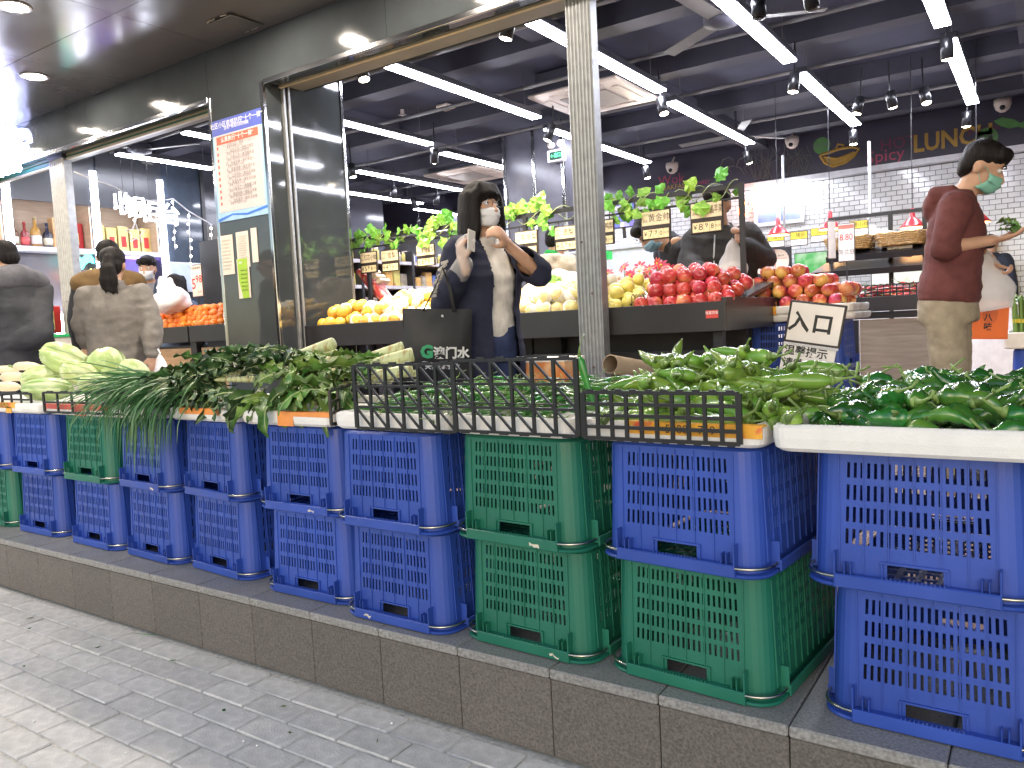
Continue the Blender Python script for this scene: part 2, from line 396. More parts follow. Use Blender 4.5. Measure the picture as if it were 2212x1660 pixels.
# ------------------------------------------------------------------ linear LED lamps
LZ = 3.12
m_led = mat('led_diffuser', (1, 1, 1), .4, emit=32, ecol=(.86, .88, 1.0))
m_ledh = mat('lamp_housing', (.05, .05, .06), .4)
def s3(x, y): return ((800 + x * .4217) * .6779, y * .4217 * .6779)
def s5(x, y): return ((1600 + x * .4217) * .6779, y * .4217 * .6779)
def s7(x, y): return ((2400 + x * .4217) * .6779, y * .4217 * .6779)
def s1(x, y): return (x * .4217 * .6779, y * .4217 * .6779)
LED = [(s5(240, 160), s5(1180, 700)), (s5(1305, 770), s5(1850, 1095)), (s3(1050, 500), (1158, 257)), (s7(-420, -190), s7(265, 475)), (s7(390, 555), s7(745, 955)),
       (s7(1240, -280), s7(1440, 200)), (s7(1510, 300), s7(1635, 790)), (s3(460, 850), s3(1320, 1105)), (s3(1500, 1150), s3(2300, 1385)), (s3(840, 1290), s3(1555, 1450)),
       (s3(160, 1345), s3(1215, 1555)), (s3(1300, 1575), s3(1900, 1690)), (s1(900, 1165), s1(1590, 1285)), (s1(500, 1300), s1(1600, 1470)), (s1(1390, 1005), s1(1800, 1085)),
       (s5(380, 970), s5(1070, 1240)), (s5(480, 1395), s5(760, 1470))]
rows = []
LEDX = []
for p, q in LED:
    A = at(*p, Z=LZ); B = at(*q, Z=LZ); LEDX.append(((A.x + B.x) / 2, A.y, B.y))
wher = ['running left of the big steel post towards the air conditioner', 'beyond the air conditioner, right of the big post', 'left of the big steel post near the opening', 'long one at top centre right', 'second in its row, above the soup tureen painting', 'at the top right corner', 'above the man in the maroon hoodie', 'beside the pillar panel, upper', 'above the head of the woman with the tote bag', 'third row beside the pillar panel', 'fourth row beside the pillar panel', 'far row behind the woman', 'in the left opening, upper of the two', 'in the left opening over the cashier sign', 'at the top of the left opening next to the poster', 'in the deep row right of the big post', 'deepest one right of the big post']
def led(x, y0, y1, lab):
    t = thing('linear_lamp', lab, 'ceiling lamp', (x, (y0 + y1) / 2, LZ), group='linear LED lamps')
    h = (y1 - y0) / 2
    MB().rbox((0, 0, .036), (.117, 2 * h, .05), .006).build('housing', m_ledh, t)
    n = max(1, round(2 * h / 1.2))
    for k in range(n):
        MB().rbox((0, -h + (k + .5) * 2 * h / n, .004), (.109, 2 * h / n - .006, .016), .005).build('diffuser', m_led, t)
    for y in (-h * .8, h * .8): MB().tube([(0, y, .06), (0, y, CEIL - LZ)], .003, 5).build('hanger', m_pipe, t)
for (x, y0, y1), lab in zip(LEDX, wher): led(x, y0, y1, 'white linear LED lamp ' + lab)
# ================================================================== crates
CH = .287
m_blue = mat('crate_blue', (.028, .072, .36), .36, var=.1, scale=6, bump=.08, bscale=90, rnd=.12, dirt=.2)
m_crgreen = mat('crate_green', (.013, .145, .092), .38, var=.1, scale=6, bump=.08, bscale=90, rnd=.08, dirt=.2)
m_wire = mat('wire_steel', (.5, .48, .42), .25, 1.0, var=.2, scale=40)
def crate_body(rows, hrow, tops, nf=20, ns=27):
    b0 = (.200, .271); b1 = (.190, .261); r = .05
    us = []                                # (side, along, hole)
    def ring(hw, hd):
        out = []
        for side in range(4):
            L = (hw - r) if side % 2 == 0 else (hd - r); n = nf if side % 2 == 0 else ns
            grp = 4 if side % 2 == 0 else 3
            st = [(-L, 0)]
            m = .012; pit = (2 * L - 2 * m) / n; sw = pit * (.46 if side % 2 == 0 else .5)
            for k in range(n):
                c = -L + m + (k + .5) * pit
                st += [(c - sw / 2, 1), (c + sw / 2, 0)]
            st.append((L, 0))
            for a, h in st:
                p = [(a, -hd), (hw, a), (-a, hd), (-hw, -a)][side]; out.append((p, h, side, a))
            cc = [(hw - r, -hd + r), (hw - r, hd - r), (-hw + r, hd - r), (-hw + r, -hd + r)][side]; a0 = [-90, 0, 90, 180][side]
            for k in range(1, 6):
                an = math.radians(a0 + 15 * k); out.append(((cc[0] + r * math.cos(an), cc[1] + r * math.sin(an)), 0, 4, 0))
        return out
    zs = [(0, 0), (.013, 2), (.055, 0)]
    for t in reversed(tops): zs += [(t - hrow, 1), (t, 0)]
    zs += [(CH - .008, 0)]
    R0 = ring(*b0); R1 = ring(*b1); n = len(R0); mb = MB(); vs = []
    for z, _ in zs:
        t = z / CH; vs += [(R0[i][0][0] * (1 - t) + R1[i][0][0] * t, R0[i][0][1] * (1 - t) + R1[i][0][1] * t, z) for i in range(n)]
    R2 = ring(b1[0] - .008, b1[1] - .008); vs += [(p[0][0], p[0][1], CH - .001) for p in R2]
    R3 = ring(b1[0] - .03, b1[1] - .03); vs += [(p[0][0], p[0][1], CH - .001) for p in R3]
    fs = []
    for j in range(len(zs) + 1):
        zf = zs[j][1] if j < len(zs) else 0
        for i in range(n):
            i2 = (i + 1) % n
            if zf == 1 and R0[i][1] == 1: continue
            if zf == 2 and R0[i][2] in (0, 2) and R0[i2][2] == R0[i][2] and abs((R0[i][3] + R0[i2][3]) / 2) < .052: continue
            fs.append((j * n + i, j * n + i2, (j + 1) * n + i2, (j + 1) * n + i))
    mb.add(vs, fs)
    o = mb.build('body', None); sm = o.modifiers.new('s', 'SOLIDIFY'); sm.thickness = .0028; sm.offset = -1
    me = baked(o)
    # floor lattice of the upturned crate
    lat = MB(); hw, hd = b1[0] - .028, b1[1] - .028
    for k in range(9): x = -hw + 2 * hw * k / 8; lat.bb((x - .006, -hd, CH - .006), (x + .006, hd, CH - .0015))
    for k in range(12): y = -hd + 2 * hd * k / 11; lat.bb((-hw, y - .006, CH - .0058), (hw, y + .006, CH - .0018))
    bm = bmesh.new(); bm.from_mesh(me); tmp = lat.mesh('t'); bm.from_mesh(tmp)
    rib = MB()
    for sgn in (-1, 1):
        for k in range(7):
            x = -.142 + .0473 * k
            for z0, z1 in (((.06, CH - .012),) if 1 < k < 5 else ((.03, CH - .012),)):
                y0 = .271 - .010 * z0 / CH; y1 = .271 - .010 * z1 / CH
                vs = [(x - .0012, sgn * (y0 - .001), z0), (x + .0012, sgn * (y0 - .001), z0), (x + .0012, sgn * (y0 + .0025), z0), (x - .0012, sgn * (y0 + .0025), z0)]
                rib.add(vs + [(a, sgn * (y1 + (abs(b_) - y0)), z1) for a, b_, c in vs], [(0, 1, 2, 3), (4, 5, 6, 7), (0, 1, 5, 4), (1, 2, 6, 5), (2, 3, 7, 6), (3, 0, 4, 7)])
        # frame round the hand hole
        rib.bb((-.062, sgn * .268, .058), (.062, sgn * .274, .0615))
        for x in (-.060, .060): rib.bb((x - .002, sgn * .268, .014), (x + .002, sgn * .2745, .0575))
        for k in range(12):
            y = -.225 + .041 * k; x = .200
            rib.add([(sgn * (x - .001), y - .0012, .03), (sgn * (x + .0025), y - .0012, .03), (sgn * (x + .0025), y + .0012, .03), (sgn * (x - .001), y + .0012, .03), (sgn * .190, y - .0012, CH - .012), (sgn * .193, y - .0012, CH - .012), (sgn * .193, y + .0012, CH - .012), (sgn * .190, y + .0012, CH - .012)], [(0, 1, 2, 3), (4, 5, 6, 7), (0, 1, 5, 4), (1, 2, 6, 5), (2, 3, 7, 6), (3, 0, 4, 7)])
    t2 = rib.mesh('t2'); bm.from_mesh(t2); bmesh.ops.recalc_face_normals(bm, faces=bm.faces); bm.to_mesh(me); bm.free()
    return me
def crate_rim():
    b = MB(); r = .06; hw, hd = .212, .284
    def loop(hw, hd, r, z):
        out = []
        for cx_, cy_, a0 in ((hw - r, -hd + r, -90), (hw - r, hd - r, 0), (-hw + r, hd - r, 90), (-hw + r, -hd + r, 180)):
            for k in range(7): a = math.radians(a0 + 15 * k); out.append((cx_ + r * math.cos(a), cy_ + r * math.sin(a), z))
        return out
    Ls = [loop(.195, .267, .05, .0005), loop(hw, hd, r, 0), loop(hw + .003, hd + .003, r, .004), loop(hw, hd, r, .008), loop(.1955, .2675, .05, .010)]
    n = len(Ls[0]); vs = sum(Ls, []); fs = [(j * n + i, j * n + (i + 1) % n, (j + 1) * n + (i + 1) % n, (j + 1) * n + i) for j in range(4) for i in range(n)]
    b.add(vs, fs)
    for s in (-1, 1):
        y = s * .291
        b.rbox((0, y, .0165), (.30, .006, .029), .0025)
        b.box((0, s * .281, .0275), (.296, .022, .0028))
        for x in (-.149, .149):
            b.rbox((x, s * .280, .052), (.0035, .024, .048), .001)
            b.rbox((x, s * .280, .015), (.0035, .024, .029), .001)
        for x in (-.118, -.130, .118, .130): b.rbox((x, s * .279, .041), (.0025, .02, .026), .001)
        for k in range(15): b.box((-.056 + .008 * k, s * .290, .0325), (.0018, .006, .005))
        x = s * .2185
        b.rbox((x, 0, .0165), (.005, .40, .027), .002)
        for y in (-.199, .199): b.rbox((s * .208, y, .042), (.02, .0035, .06), .001)
    return b.mesh('rim')
def crate_wire(sgn):
    pts = []
    for k in range(7):
        a = math.radians(-180 - 0 + 15 * k) if False else math.radians(180 + 15 * k)
        pts.append((-.152 + .062 * math.cos(a), -.222 + .062 * math.sin(a) - .004, .024))
    pts = [(-.2135, -.15, .024)] + pts + [(0, -.286, .020)]
    m = [(-p[0], p[1], p[2]) for p in pts[:-1]][::-1]; pts += m
    return MB().tube([(p[0] * (1 if sgn < 0 else 1), p[1] * (1 if sgn < 0 else -1), p[2]) for p in pts], .0036, 7).mesh('wire_handle', True)
BODY4 = crate_body(4, .032, [.262, .2155, .169, .1225]); BODY5 = crate_body(5, .026, [.268, .230, .192, .154, .116])
RIM = crate_rim(); WF = crate_wire(-1); WB = crate_wire(1)
def crate(x, yfront, z, rz, green, label):
    t = thing('plastic_crate', label, 'crate', (x, yfront + .291, z), rz, 'upturned plastic crates under the vegetable trays')
    m = m_crgreen if green else m_blue
    for nm, me, mm in (('body', BODY5 if green else BODY4, m), ('rim', RIM, m), ('wire_handle', WF, m_wire), ('wire_handle', WB, m_wire)):
        o = bpy.data.objects.new(nm, me); COL.objects.link(o); o.parent = t
        if not me.materials: me.materials.append(None)
        o.material_slots[0].link = 'OBJECT'; o.material_slots[0].material = mm
    return t
ST = [(-4.42, 1.75, 0, 1, 0), (-3.952, 1.75, 0, 0, 0), (-3.443, 1.743, -.03, 0, 1), (-2.994, 1.74, -.05, 0, 0), (-2.547, 1.743, -.08, 0, 0), (-2.045, 1.711, 0, 0, 0), (-1.603, 1.662, -.02, 0, 0), (-1.146, 1.682, -.045, 1, 1), (-.680, 1.678, -.08, 1, 0), (-.181, 1.700, -.025, 0, 0), (.31, 1.70, 0, 0, 0), (-4.90, 1.75, 0, 0, 0)]
whr = ['cut by the left edge of the photo', 'under the cabbages', 'under the red taped tray', 'under the hanging chives', 'under the dark greens', 'under the celtuce leaves', 'under the left slanted lattice panel', 'under the right slanted lattice panel', 'under the square grid panel', 'under the thick white tray', 'beyond the right edge', 'beyond the left edge']
for i, (x, y, rz, lg, ug) in enumerate(ST):
    crate(x, y, PZ + .001, rz, lg, 'upturned %s crate, lower of the stack %s' % ('green' if lg else 'blue', whr[i]))
    crate(x - .012 + random.uniform(-.006, .006) - (.02 if i == 9 else 0), y - .004, PZ + .002 + CH, rz + random.uniform(-.015, .015), ug, 'upturned %s crate, upper of the stack %s' % ('green' if ug else 'blue', whr[i]))
rd = random.Random(77)
for c_ in [o for o in COL.objects if o.name.startswith('plastic_crate')]:
    for q_ in range(rd.choice((0, 0, 0, 1))):
        x = rd.uniform(-.12, .10); n_ = 7; pts = [(x + .034 * i / n_ + rd.uniform(-.003, .003), -.2946, .012 + rd.uniform(0, .008) + .002 * math.sin(i)) for i in range(n_)] ; pts += [(p[0] + rd.uniform(-.002, .002), p[1], p[2] - rd.uniform(.003, .009)) for p in pts[::-1]]
        MB().poly(pts, (0, .0008, 0)).build('torn_label', mat('torn_paper', (.62, .56, .46), .8, var=.2, scale=60), c_, fix=True)
TZ = PZ + 2 * CH + .005
# ================================================================== foam trays
m_foam = mat('foam', (.80, .79, .76), .7, var=.06, scale=14, bump=.35, bscale=260, rnd=.04, col2=(.62, .58, .52), c2s=5, c2t=.66)
def tray_mesh(w, d, h, r=.03, t=.028):
    def loop(hw, hd, r, z):
        out = []
        for cx_, cy_, a0 in ((hw - r, -hd + r, -90), (hw - r, hd - r, 0), (-hw + r, hd - r, 90), (-hw + r, -hd + r, 180)):
            for k in range(5): a = math.radians(a0 + 22.5 * k); out.append((cx_ + r * math.cos(a), cy_ + r * math.sin(a), z))
        return out
    hw, hd = w / 2, d / 2
    Ls = [loop(hw - .012, hd - .012, r, 0), loop(hw - .003, hd - .003, r, .008), loop(hw, hd, r, h * .5), loop(hw, hd, r, h - .006), loop(hw - .006, hd - .006, r, h), loop(hw - t + .004, hd - t + .004, r * .8, h), loop(hw - t, hd - t, r * .8, h - .006), loop(hw - t - .006, hd - t - .006, r * .8, h * .35)]
    n = len(Ls[0]); b = MB(); b.add(sum(Ls, []), [(j * n + i, j * n + (i + 1) % n, (j + 1) * n + (i + 1) % n, (j + 1) * n + i) for j in range(len(Ls) - 1) for i in range(n)] + [tuple(range(n - 1, -1, -1)), tuple((len(Ls) - 1) * n + k for k in range(n))])
    return b.mesh('foam_tray')
m_ink = mat('print_dark', (.03, .025, .02), .7); m_red = mat('print_red', (.55, .03, .03), .6)
m_tapey = mat('tape_yellow', (.85, .42, .05), .35, var=.2, scale=25, col2=(.75, .12, .06), c2s=30, c2t=.66); m_taper = mat('tape_red', (.62, .10, .08), .35, var=.15)
m_tapeo = mat('tape_orange', (.80, .30, .08), .35, var=.15)
def tray(x0, x1, y0, y1, h, label, rz=0, tapes=(), z=None):
    z = TZ if z is None else z
    t = tag(link('foam_tray', tray_mesh(x1 - x0, y1 - y0, h), m_foam, None, ((x0 + x1) / 2, (y0 + y1) / 2, z)), label, 'tray', 'white foam trays on the crates'); t.rotation_euler = (0, 0, rz)
    w_ = x1 - x0; d_ = y1 - y0
    for (u0, u1, v0, v1, m, txt) in tapes:     # tape wrapped over the front edge, fractions of width and height
        a = -w_ / 2 + w_ * u0; b = -w_ / 2 + w_ * u1
        MB().bb((a, -d_ / 2 - .0012, h * v0), (b, -d_ / 2 + .001, h * v1)).build('tape', m, t)
        if v1 >= .99: MB().bb((a, -d_ / 2 + .001, h - .002), (b, -d_ / 2 + .03, h + .001)).build('tape', m, t)
        if txt: text(txt, .028, m_ink, t, ((a + b) / 2, -d_ / 2 - .0022, h * (v0 + v1) / 2))
    return t
tray(-.475, .36, 1.648, 2.22, .056, 'thick clean white foam tray heaped with dark wrinkled peppers', -.02)
tray(-.955, -.485, 1.68, 2.24, .05, 'white foam tray with yellow printed tape under the pale green peppers', -.05, [(.3, 1, .45, 1, m_tapey, '5088   719')])
tray(-1.36, -.965, 1.69, 2.24, .05, 'plain white foam tray behind the right lattice panel under thin chillies', -.04)
tray(-1.83, -1.375, 1.69, 2.24, .05, 'plain white foam tray sticking out left of the lattice panels', -.02)
tray(-2.30, -1.85, 1.70, 2.24, .046, 'white foam tray with brown tape under the celtuce leaves', 0, [(.45, .62, 0, 1, m_tapeo, None), (.62, 1, .7, 1, m_tapeo, None)])
tray(-2.76, -2.32, 1.72, 2.26, .046, 'white foam tray with orange tape under the dark wilted greens', -.05, [(.2, .8, .55, 1, m_tapeo, None)])
tray(-3.70, -2.79, 1.715, 2.27, .046, 'white foam tray with wide red tape under the chives', -.03, [(0, .62, .55, 1, m_taper, None), (.3, .4, 0, .6, m_taper, None)])
tray(-4.20, -3.74, 1.72, 2.27, .046, 'white foam tray with yellow lettered tape under the cabbages', 0, [(0, .5, .5, 1, m_tapey, '海南西瓜'), (.3, .42, 0, .6, m_tapey, None)])
tray(-4.75, -4.22, 1.72, 2.27, .046, 'white foam tray at the left edge holding white radishes', 0)
TT = TZ + .03
# ================================================================== black lattice panels
m_blk = mat('black_plastic', (.012, .012, .014), .38, var=.2, scale=30)
def lattice(p0, p1, h, cols, kind, label, lean=0.0, rows=4):
    p0 = Vector(p0); p1 = Vector(p1); L = (p1 - p0).length; rz = math.atan2(p1.y - p0.y, p1.x - p0.x)
    b = MB(); tk = .007; bw_ = .0085
    cw = L / cols
    for k in range(cols + 1): 
        wv = bw_ if 0 < k < cols else .013
        b.box((cw * k, 0, h / 2), (wv, tk, h))
    if kind == 'diag':
        for z in (0, h * .34, h * .67, h):
            b.box((L / 2, 0, z), (L, tk * .9, .007))
            if 0 < z < h: b.box((L / 2, 0, z + .012), (L, tk * .8, .003))
        for k in range(cols):
            for z0, z1 in ((0, .34), (.34, .67), (.67, 1)):
                a = Vector((cw * k, 0, h * z1)); c = Vector((cw * (k + 1), 0, h * z0)); d = c - a
                b.box((a + c) / 2, (d.length, tk * .85, .0055), Matrix.Rotation(-math.atan2(d.z, d.x), 3, 'Y'))
    else:
        for k in range(rows + 1): b.box((L / 2, 0, h * k / rows), (L, tk * .9, .0085))
        if kind == 'aitch':
            pass
    for k in range(cols): b.box((cw * (k + .5), 0, h + .005), (cw * .42, tk * .85, .006)); b.box((cw * (k + .5), 0, -.004), (cw * .42, tk * .85, .005))
    o = b.build('lattice_panel', m_blk); o.location = p0; o.rotation_euler = (lean, 0, rz)
    return tag(o, label, 'panel', 'black plastic lattice panels')
def fr(x, y, Y): return at(x, y, Y=Y)
a = fr(1263, 945, 1.655); b_ = fr(1598, 955, 1.648); lattice(a, b_, fr(1263, 848, 1.655).z - a.z, 10, 'grid', 'black square grid panel in front of the pale green peppers')
a = fr(985, 930, 1.665); b_ = fr(1250, 938, 1.655); lattice(a, b_, fr(985, 780, 1.665).z - a.z, 6, 'diag', 'black slanted lattice panel, right one of the tall pair before the thin chillies')
a = fr(772, 924, 1.668); b_ = fr(986, 932, 1.664); lattice(a, b_, fr(772, 790, 1.668).z - a.z, 6, 'diag', 'black slanted lattice panel, left one of the tall pair before the thin chillies')
a = fr(716, 918, 1.69); b_ = fr(764, 880, 1.9); b_.z = a.z; lattice(a, b_, .105, 3, 'grid', 'small black grid panel turned sideways at the end of the celtuce tray', rows=3)
a = fr(97, 890, 1.70); b_ = fr(292, 880, 1.715); b_.z = a.z; lattice(a, b_, .085, 6, 'grid', 'low black grid panel standing before the cabbages', rows=2)
a = fr(224, 870, 1.72); b_ = fr(330, 855, 1.74); b_.z = a.z; lattice(a, b_, .055, 4, 'grid', 'low black grid panel half buried in the chives', rows=2)
a = fr(6, 875, 1.74); b_ = fr(68, 872, 1.74); b_.z = a.z; lattice(a, b_, .055, 3, 'grid', 'short black grid panel before the white radishes', rows=2)
# ================================================================== peppers and chillies
def pepper_mesh(L, R, bend, wr, seed, hook=0.0, n=10, m=16):
    rd = random.Random(seed); vs = []; ph = rd.uniform(0, 6)
    pts = []; 
    for i in range(m + 1):
        t = i / m; x = (t - .5) * L; an = bend * (t - .5)
        pts.append(Vector((x, bend * L * .35 * ((t - .5) ** 2) * 4 * (1 + .6 * math.sin(ph)), hook * L * max(0, t - .55) ** 2 * 3)))
    rs = []
    for i in range(m + 1):
        t = i / m
        q = (.30 + .70 * min(1, t / .12) ** .6) if t < .12 else 1.0
        q *= max(.02, (1 - max(0, (t - .22) / .78) ** 1.7)) ** .75
        rs.append(R * q)
    b = MB(); b.tube(pts, rs, n)
    out = []
    for v in b.v:
        v = Vector(v); d = noise.noise(Vector((v.x / L * 7 + seed * 3.1, v.y / R * .7, v.z / R * .7))) * wr * R + noise.noise(Vector((v.x / L * 2.2 + seed, 7 * (v.y > 0), 3.))) * wr * R * .8
        c = min(pts, key=lambda p: abs(p.x - v.x)); e = v - c
        if e.length > 1e-6: v = v + e.normalized() * d
        out.append(tuple(v))
    b.v = out
    return b.mesh('pepper', True), pts[0]
def stem_mesh(p, R, L, seed):
    rd = random.Random(seed); b = MB(); c = Vector(p)
    pts = [c + Vector((-.25 * R, 0, 0)) * 0, c + Vector((-L * .4, 0, L * .12)), c + Vector((-L * .8, L * rd.uniform(-.3, .3), L * .35)), c + Vector((-L, L * rd.uniform(-.6, .6), L * rd.uniform(.2, .7)))]
    b.tube(pts, [R * .5, R * .16, R * .13, R * .17], 6); b.lathe([(R * .1, -R * .25), (R * .5, -R * .1), (R * .62, R * .18), (R * .45, R * .3)], 8, Matrix.Rotation(math.pi / 2, 3, 'Y'), c)
    return b.mesh('stem', True)
m_pdark = mat('pepper_dark', (.032, .15, .022), .17, var=.5, scale=9, bump=.6, bscale=40, coat=.5, rnd=.4, hue=.025, col2=(.08, .21, .03), c2s=9, c2t=.58)
m_pale = mat('pepper_pale', (.19, .36, .055), .2, var=.25, scale=8, bump=.15, bscale=35, coat=.4, rnd=.22, hue=.02, col2=(.28, .42, .10), c2s=9, c2t=.6)
m_chil = mat('chilli_green', (.06, .24, .035), .22, var=.3, scale=14, coat=.4, rnd=.4, hue=.03)
m_stem = mat('pepper_stem', (.17, .27, .07), .5, var=.25, scale=40, rnd=.2)
def kind(n, L, R, wr, bend, m, seedo, hook=.4, stemL=.045, nn=10, mm=16):
    out = []
    for k in range(n):
        rd = random.Random(seedo + k)
        me, p = pepper_mesh(L * rd.uniform(.75, 1.2), R * rd.uniform(.8, 1.15), rd.uniform(-bend, bend), wr, seedo + k, rd.uniform(-hook, hook), nn, mm)
        me.materials.append(m); sm = stem_mesh(p, R, stemL * rd.uniform(.7, 1.2), seedo + k); sm.materials.append(m_stem); out.append((me, sm))
    return out
def heap(name, kinds, label, group, spots, cat):
    for (x, y, z, rot, k, s_) in spots:
        me, sm = kinds[k % len(kinds)]
        o = bpy.data.objects.new(name, me); COL.objects.link(o); o.location = (x, y, z); o.rotation_euler = rot; o.scale = (s_,) * 3; tag(o, label, cat, group)
        s2 = bpy.data.objects.new('stem', sm); COL.objects.link(s2); s2.parent = o
def pile(x0, x1, y0, y1, layers, step, r, base, seed, yawspread=3.14, yaw0=0, front=0.0):
    rd = random.Random(seed); out = []
    for li, cnt in enumerate(layers):
        f = li / max(1, len(layers))
        for k in range(cnt):
            u, v = rd.random(), rd.random()
            x = x0 + (x1 - x0) * (f * .12 + u * (1 - f * .24)); y = y0 + (y1 - y0) * (f * .30 + v * (1 - f * .34))
            z = base + r + li * step + front * (y - y0) + rd.uniform(-.004, .006)
            out.append((x, y, z, (rd.uniform(0, 6.28) if li < 0 else rd.uniform(-.9, .9), rd.uniform(-.22, .22), yaw0 + rd.uniform(-yawspread, yawspread)), rd.randrange(99), rd.uniform(.85, 1.15)))
    return out
KD = kind(9, .125, .0195, .48, .9, m_pdark, 11, .7); KP = kind(7, .158, .0202, .22, .6, m_pale, 31, .4); KC = kind(5, .105, .0068, .12, .5, m_chil, 51, .3, .03, 7, 10)
heap('dark_pepper', KD, 'glossy wrinkled dark green pepper in the heap on the thick white tray', 'dark wrinkled peppers on the thick tray', pile(-.43, .33, 1.70, 2.19, [66, 62, 54], .022, .013, TT, 3, front=.05), 'pepper')
heap('pale_pepper', KP, 'long pale green pepper in the heap behind the square grid panel', 'pale peppers behind the grid panel', pile(-.94, -.44, 1.70, 2.2, [40, 38, 32, 20], .024, .015, TT, 5, 1.0, 2.7, .04) + pile(-.90, -.60, 1.86, 2.12, [9, 7], .026, .015, TT + .10, 15, 1.1, 2.6, .04), 'pepper')
heap('green_chilli', KC, 'thin green chilli in the heap behind the slanted lattice panels', 'thin chillies behind the lattice panels', pile(-1.80, -.98, 1.72, 2.2, [80, 80, 75, 62], .016, .006, TT, 7, 1.4, 2.9, .06), 'chilli')
p = at(1268, 845, Y=1.75); heap('green_chilli', KC, 'long thin chilli standing upright between the lattice panels and the pale peppers', 'thin chillies behind the lattice panels', [(p.x, p.y, p.z + .02, (0, 1.35, .2), 2, 1.35)], 'chilli')
# ================================================================== cabbages, radishes
m_cab = mat('cabbage', (.40, .56, .20), .36, var=.22, scale=7, bump=.6, bscale=34, rnd=.12, hue=.03, col2=(.66, .74, .44), c2s=9, c2t=.54, coat=.1, stretch=(.6, 1.6, 1.6))
m_rad = mat('radish', (.72, .62, .42), .4, var=.12, scale=12, bump=.2)
def lump(a, b, c, seed, amp=.06, nu=28, nv=18, ridge=0.0):
    mb = MB(); mb.ell((0, 0, 0), (1, 1, 1), None, nu, nv); out = []
    for v in mb.v:
        v = Vector(v); ph = math.atan2(v.y, v.z); d = 1 + amp * noise.noise(v * 1.4 + Vector((seed, 0, 0))) + amp * .35 * abs(math.sin(v.y * 5 + 3 * noise.noise(v * 2 + Vector((seed, 3, 1)))))
        if ridge: d += ridge * max(0, .55 - v.x * .6) * (1 - abs(math.sin(ph * 2.5 + seed + 1.2 * noise.noise(v * 1.5)))) ** 3 + .02 * noise.noise(v * 5 + Vector((seed, 1, 2)))
        v *= d
        out.append((v.x * a, v.y * b, v.z * c))
    mb.v = out; return mb
def cab_leaf(a, b, c, seed):
    mb = MB(); n, m = 9, 7; rd = random.Random(seed); vs = []; fs = []
    for i in range(n):
        for j in range(m):
            u = -1.15 + 2.1 * i / (n - 1); v = (-.95 + 1.9 * j / (m - 1)) * (1 - .25 * abs(u))
            q = 1.035 + .05 * noise.noise(Vector((u * 2.4, v * 2.4, seed))) + .10 * max(0, u - .55) + .022 * (j == m // 2) * (u < .5) + .05 * (abs(v) > .6)
            vs.append((a * q * math.sin(u * 1.2), b * q * math.cos(u * 1.2) * math.sin(v), c * q * math.cos(u * 1.2) * math.cos(v)))
    for i in range(n - 1):
        for j in range(m - 1): fs.append((i * m + j, (i + 1) * m + j, (i + 1) * m + j + 1, i * m + j + 1))
    mb.add(vs, fs); return mb
CAB = [(138, 774, 1.98, 99, 60, .35, 'large pale cabbage lying on top of the cabbage heap'), (231, 788, 2.0, 70, 72, 1.3, 'cabbage standing upright right of the largest one'), (173, 806, 1.88, 84, 50, .35, 'whitish cabbage leaning in the middle of the heap'),
       (88, 814, 1.92, 84, 44, -.15, 'greenish cabbage lying low left of the heap'), (103, 841, 1.82, 108, 48, .02, 'flat cabbage lying over the front edge behind the grid panel'), (290, 803, 2.02, 66, 46, .5, 'yellow green cabbage at the right end of the heap'), (205, 832, 1.85, 70, 46, .2, 'cabbage half hidden behind the low grid panel'), (262, 836, 1.9, 60, 40, 0, 'cabbage at the back of the chives')]
for k, (x, y, Y, wd, ht, tl_, lab) in enumerate(CAB):
    p = at(x, y, Y=Y); dist = (p - Vector((0, 0, CAMZ))).dot(RM @ Vector((0, 0, -1))); sc_ = dist / FPX
    t = thing('cabbage', lab, 'cabbage', p, 0, 'cabbages in the heap')
    a, c = wd * sc_ / 2, ht * sc_ / 2; b = min(a, c) * 1.05
    M = Matrix.Rotation(.55, 4, 'Z') @ Matrix.Rotation(tl_, 4, 'Y'); 
    o = lump(a, b, c, k * 3.3, .07, 40, 28, .09).build('head', m_cab, t, True); o.matrix_local = M
    for q in range(3):
        lf = cab_leaf(a, b, c, k * 5 + q).build('outer_leaf', m_cab, o, True); lf.rotation_euler = (q * 2.1 + k, 0, 0)
        lf.modifiers.new('t', 'SOLIDIFY').thickness = .0025
for k, (x, y, Y, wd, ht, lab) in enumerate([(60, 792, 2.05, 74, 22, 'long white radish at the top of the radish tray'), (18, 800, 2.0, 60, 22, 'white radish lying left of the top one'), (35, 815, 1.92, 80, 22, 'white radish at the front of the tray'), (20, 836, 1.86, 60, 24, 'muddy white radish cut by the left edge')]):
    p = at(x, y, Y=Y); s_ = 3.7 / FPX; t = thing('radish', lab, 'radish', p, 0, 'white radishes')
    pts = [Vector((wd * s_ * (u - .5), 0, .004 * math.sin(u * 5))) for u in (0, .08, .2, .5, .75, .92, 1)]
    o = MB().tube(pts, [ht * s_ * q for q in (.2, .38, .48, .5, .42, .22, .04)], 14).build('root', m_rad, t, True); o.rotation_euler = (0, 0, .5)
    MB().tube([pts[0], pts[0] + Vector((-.03, 0, .01))], [.008, .005], 6).build('leaf_stub', m_stem, o, True)
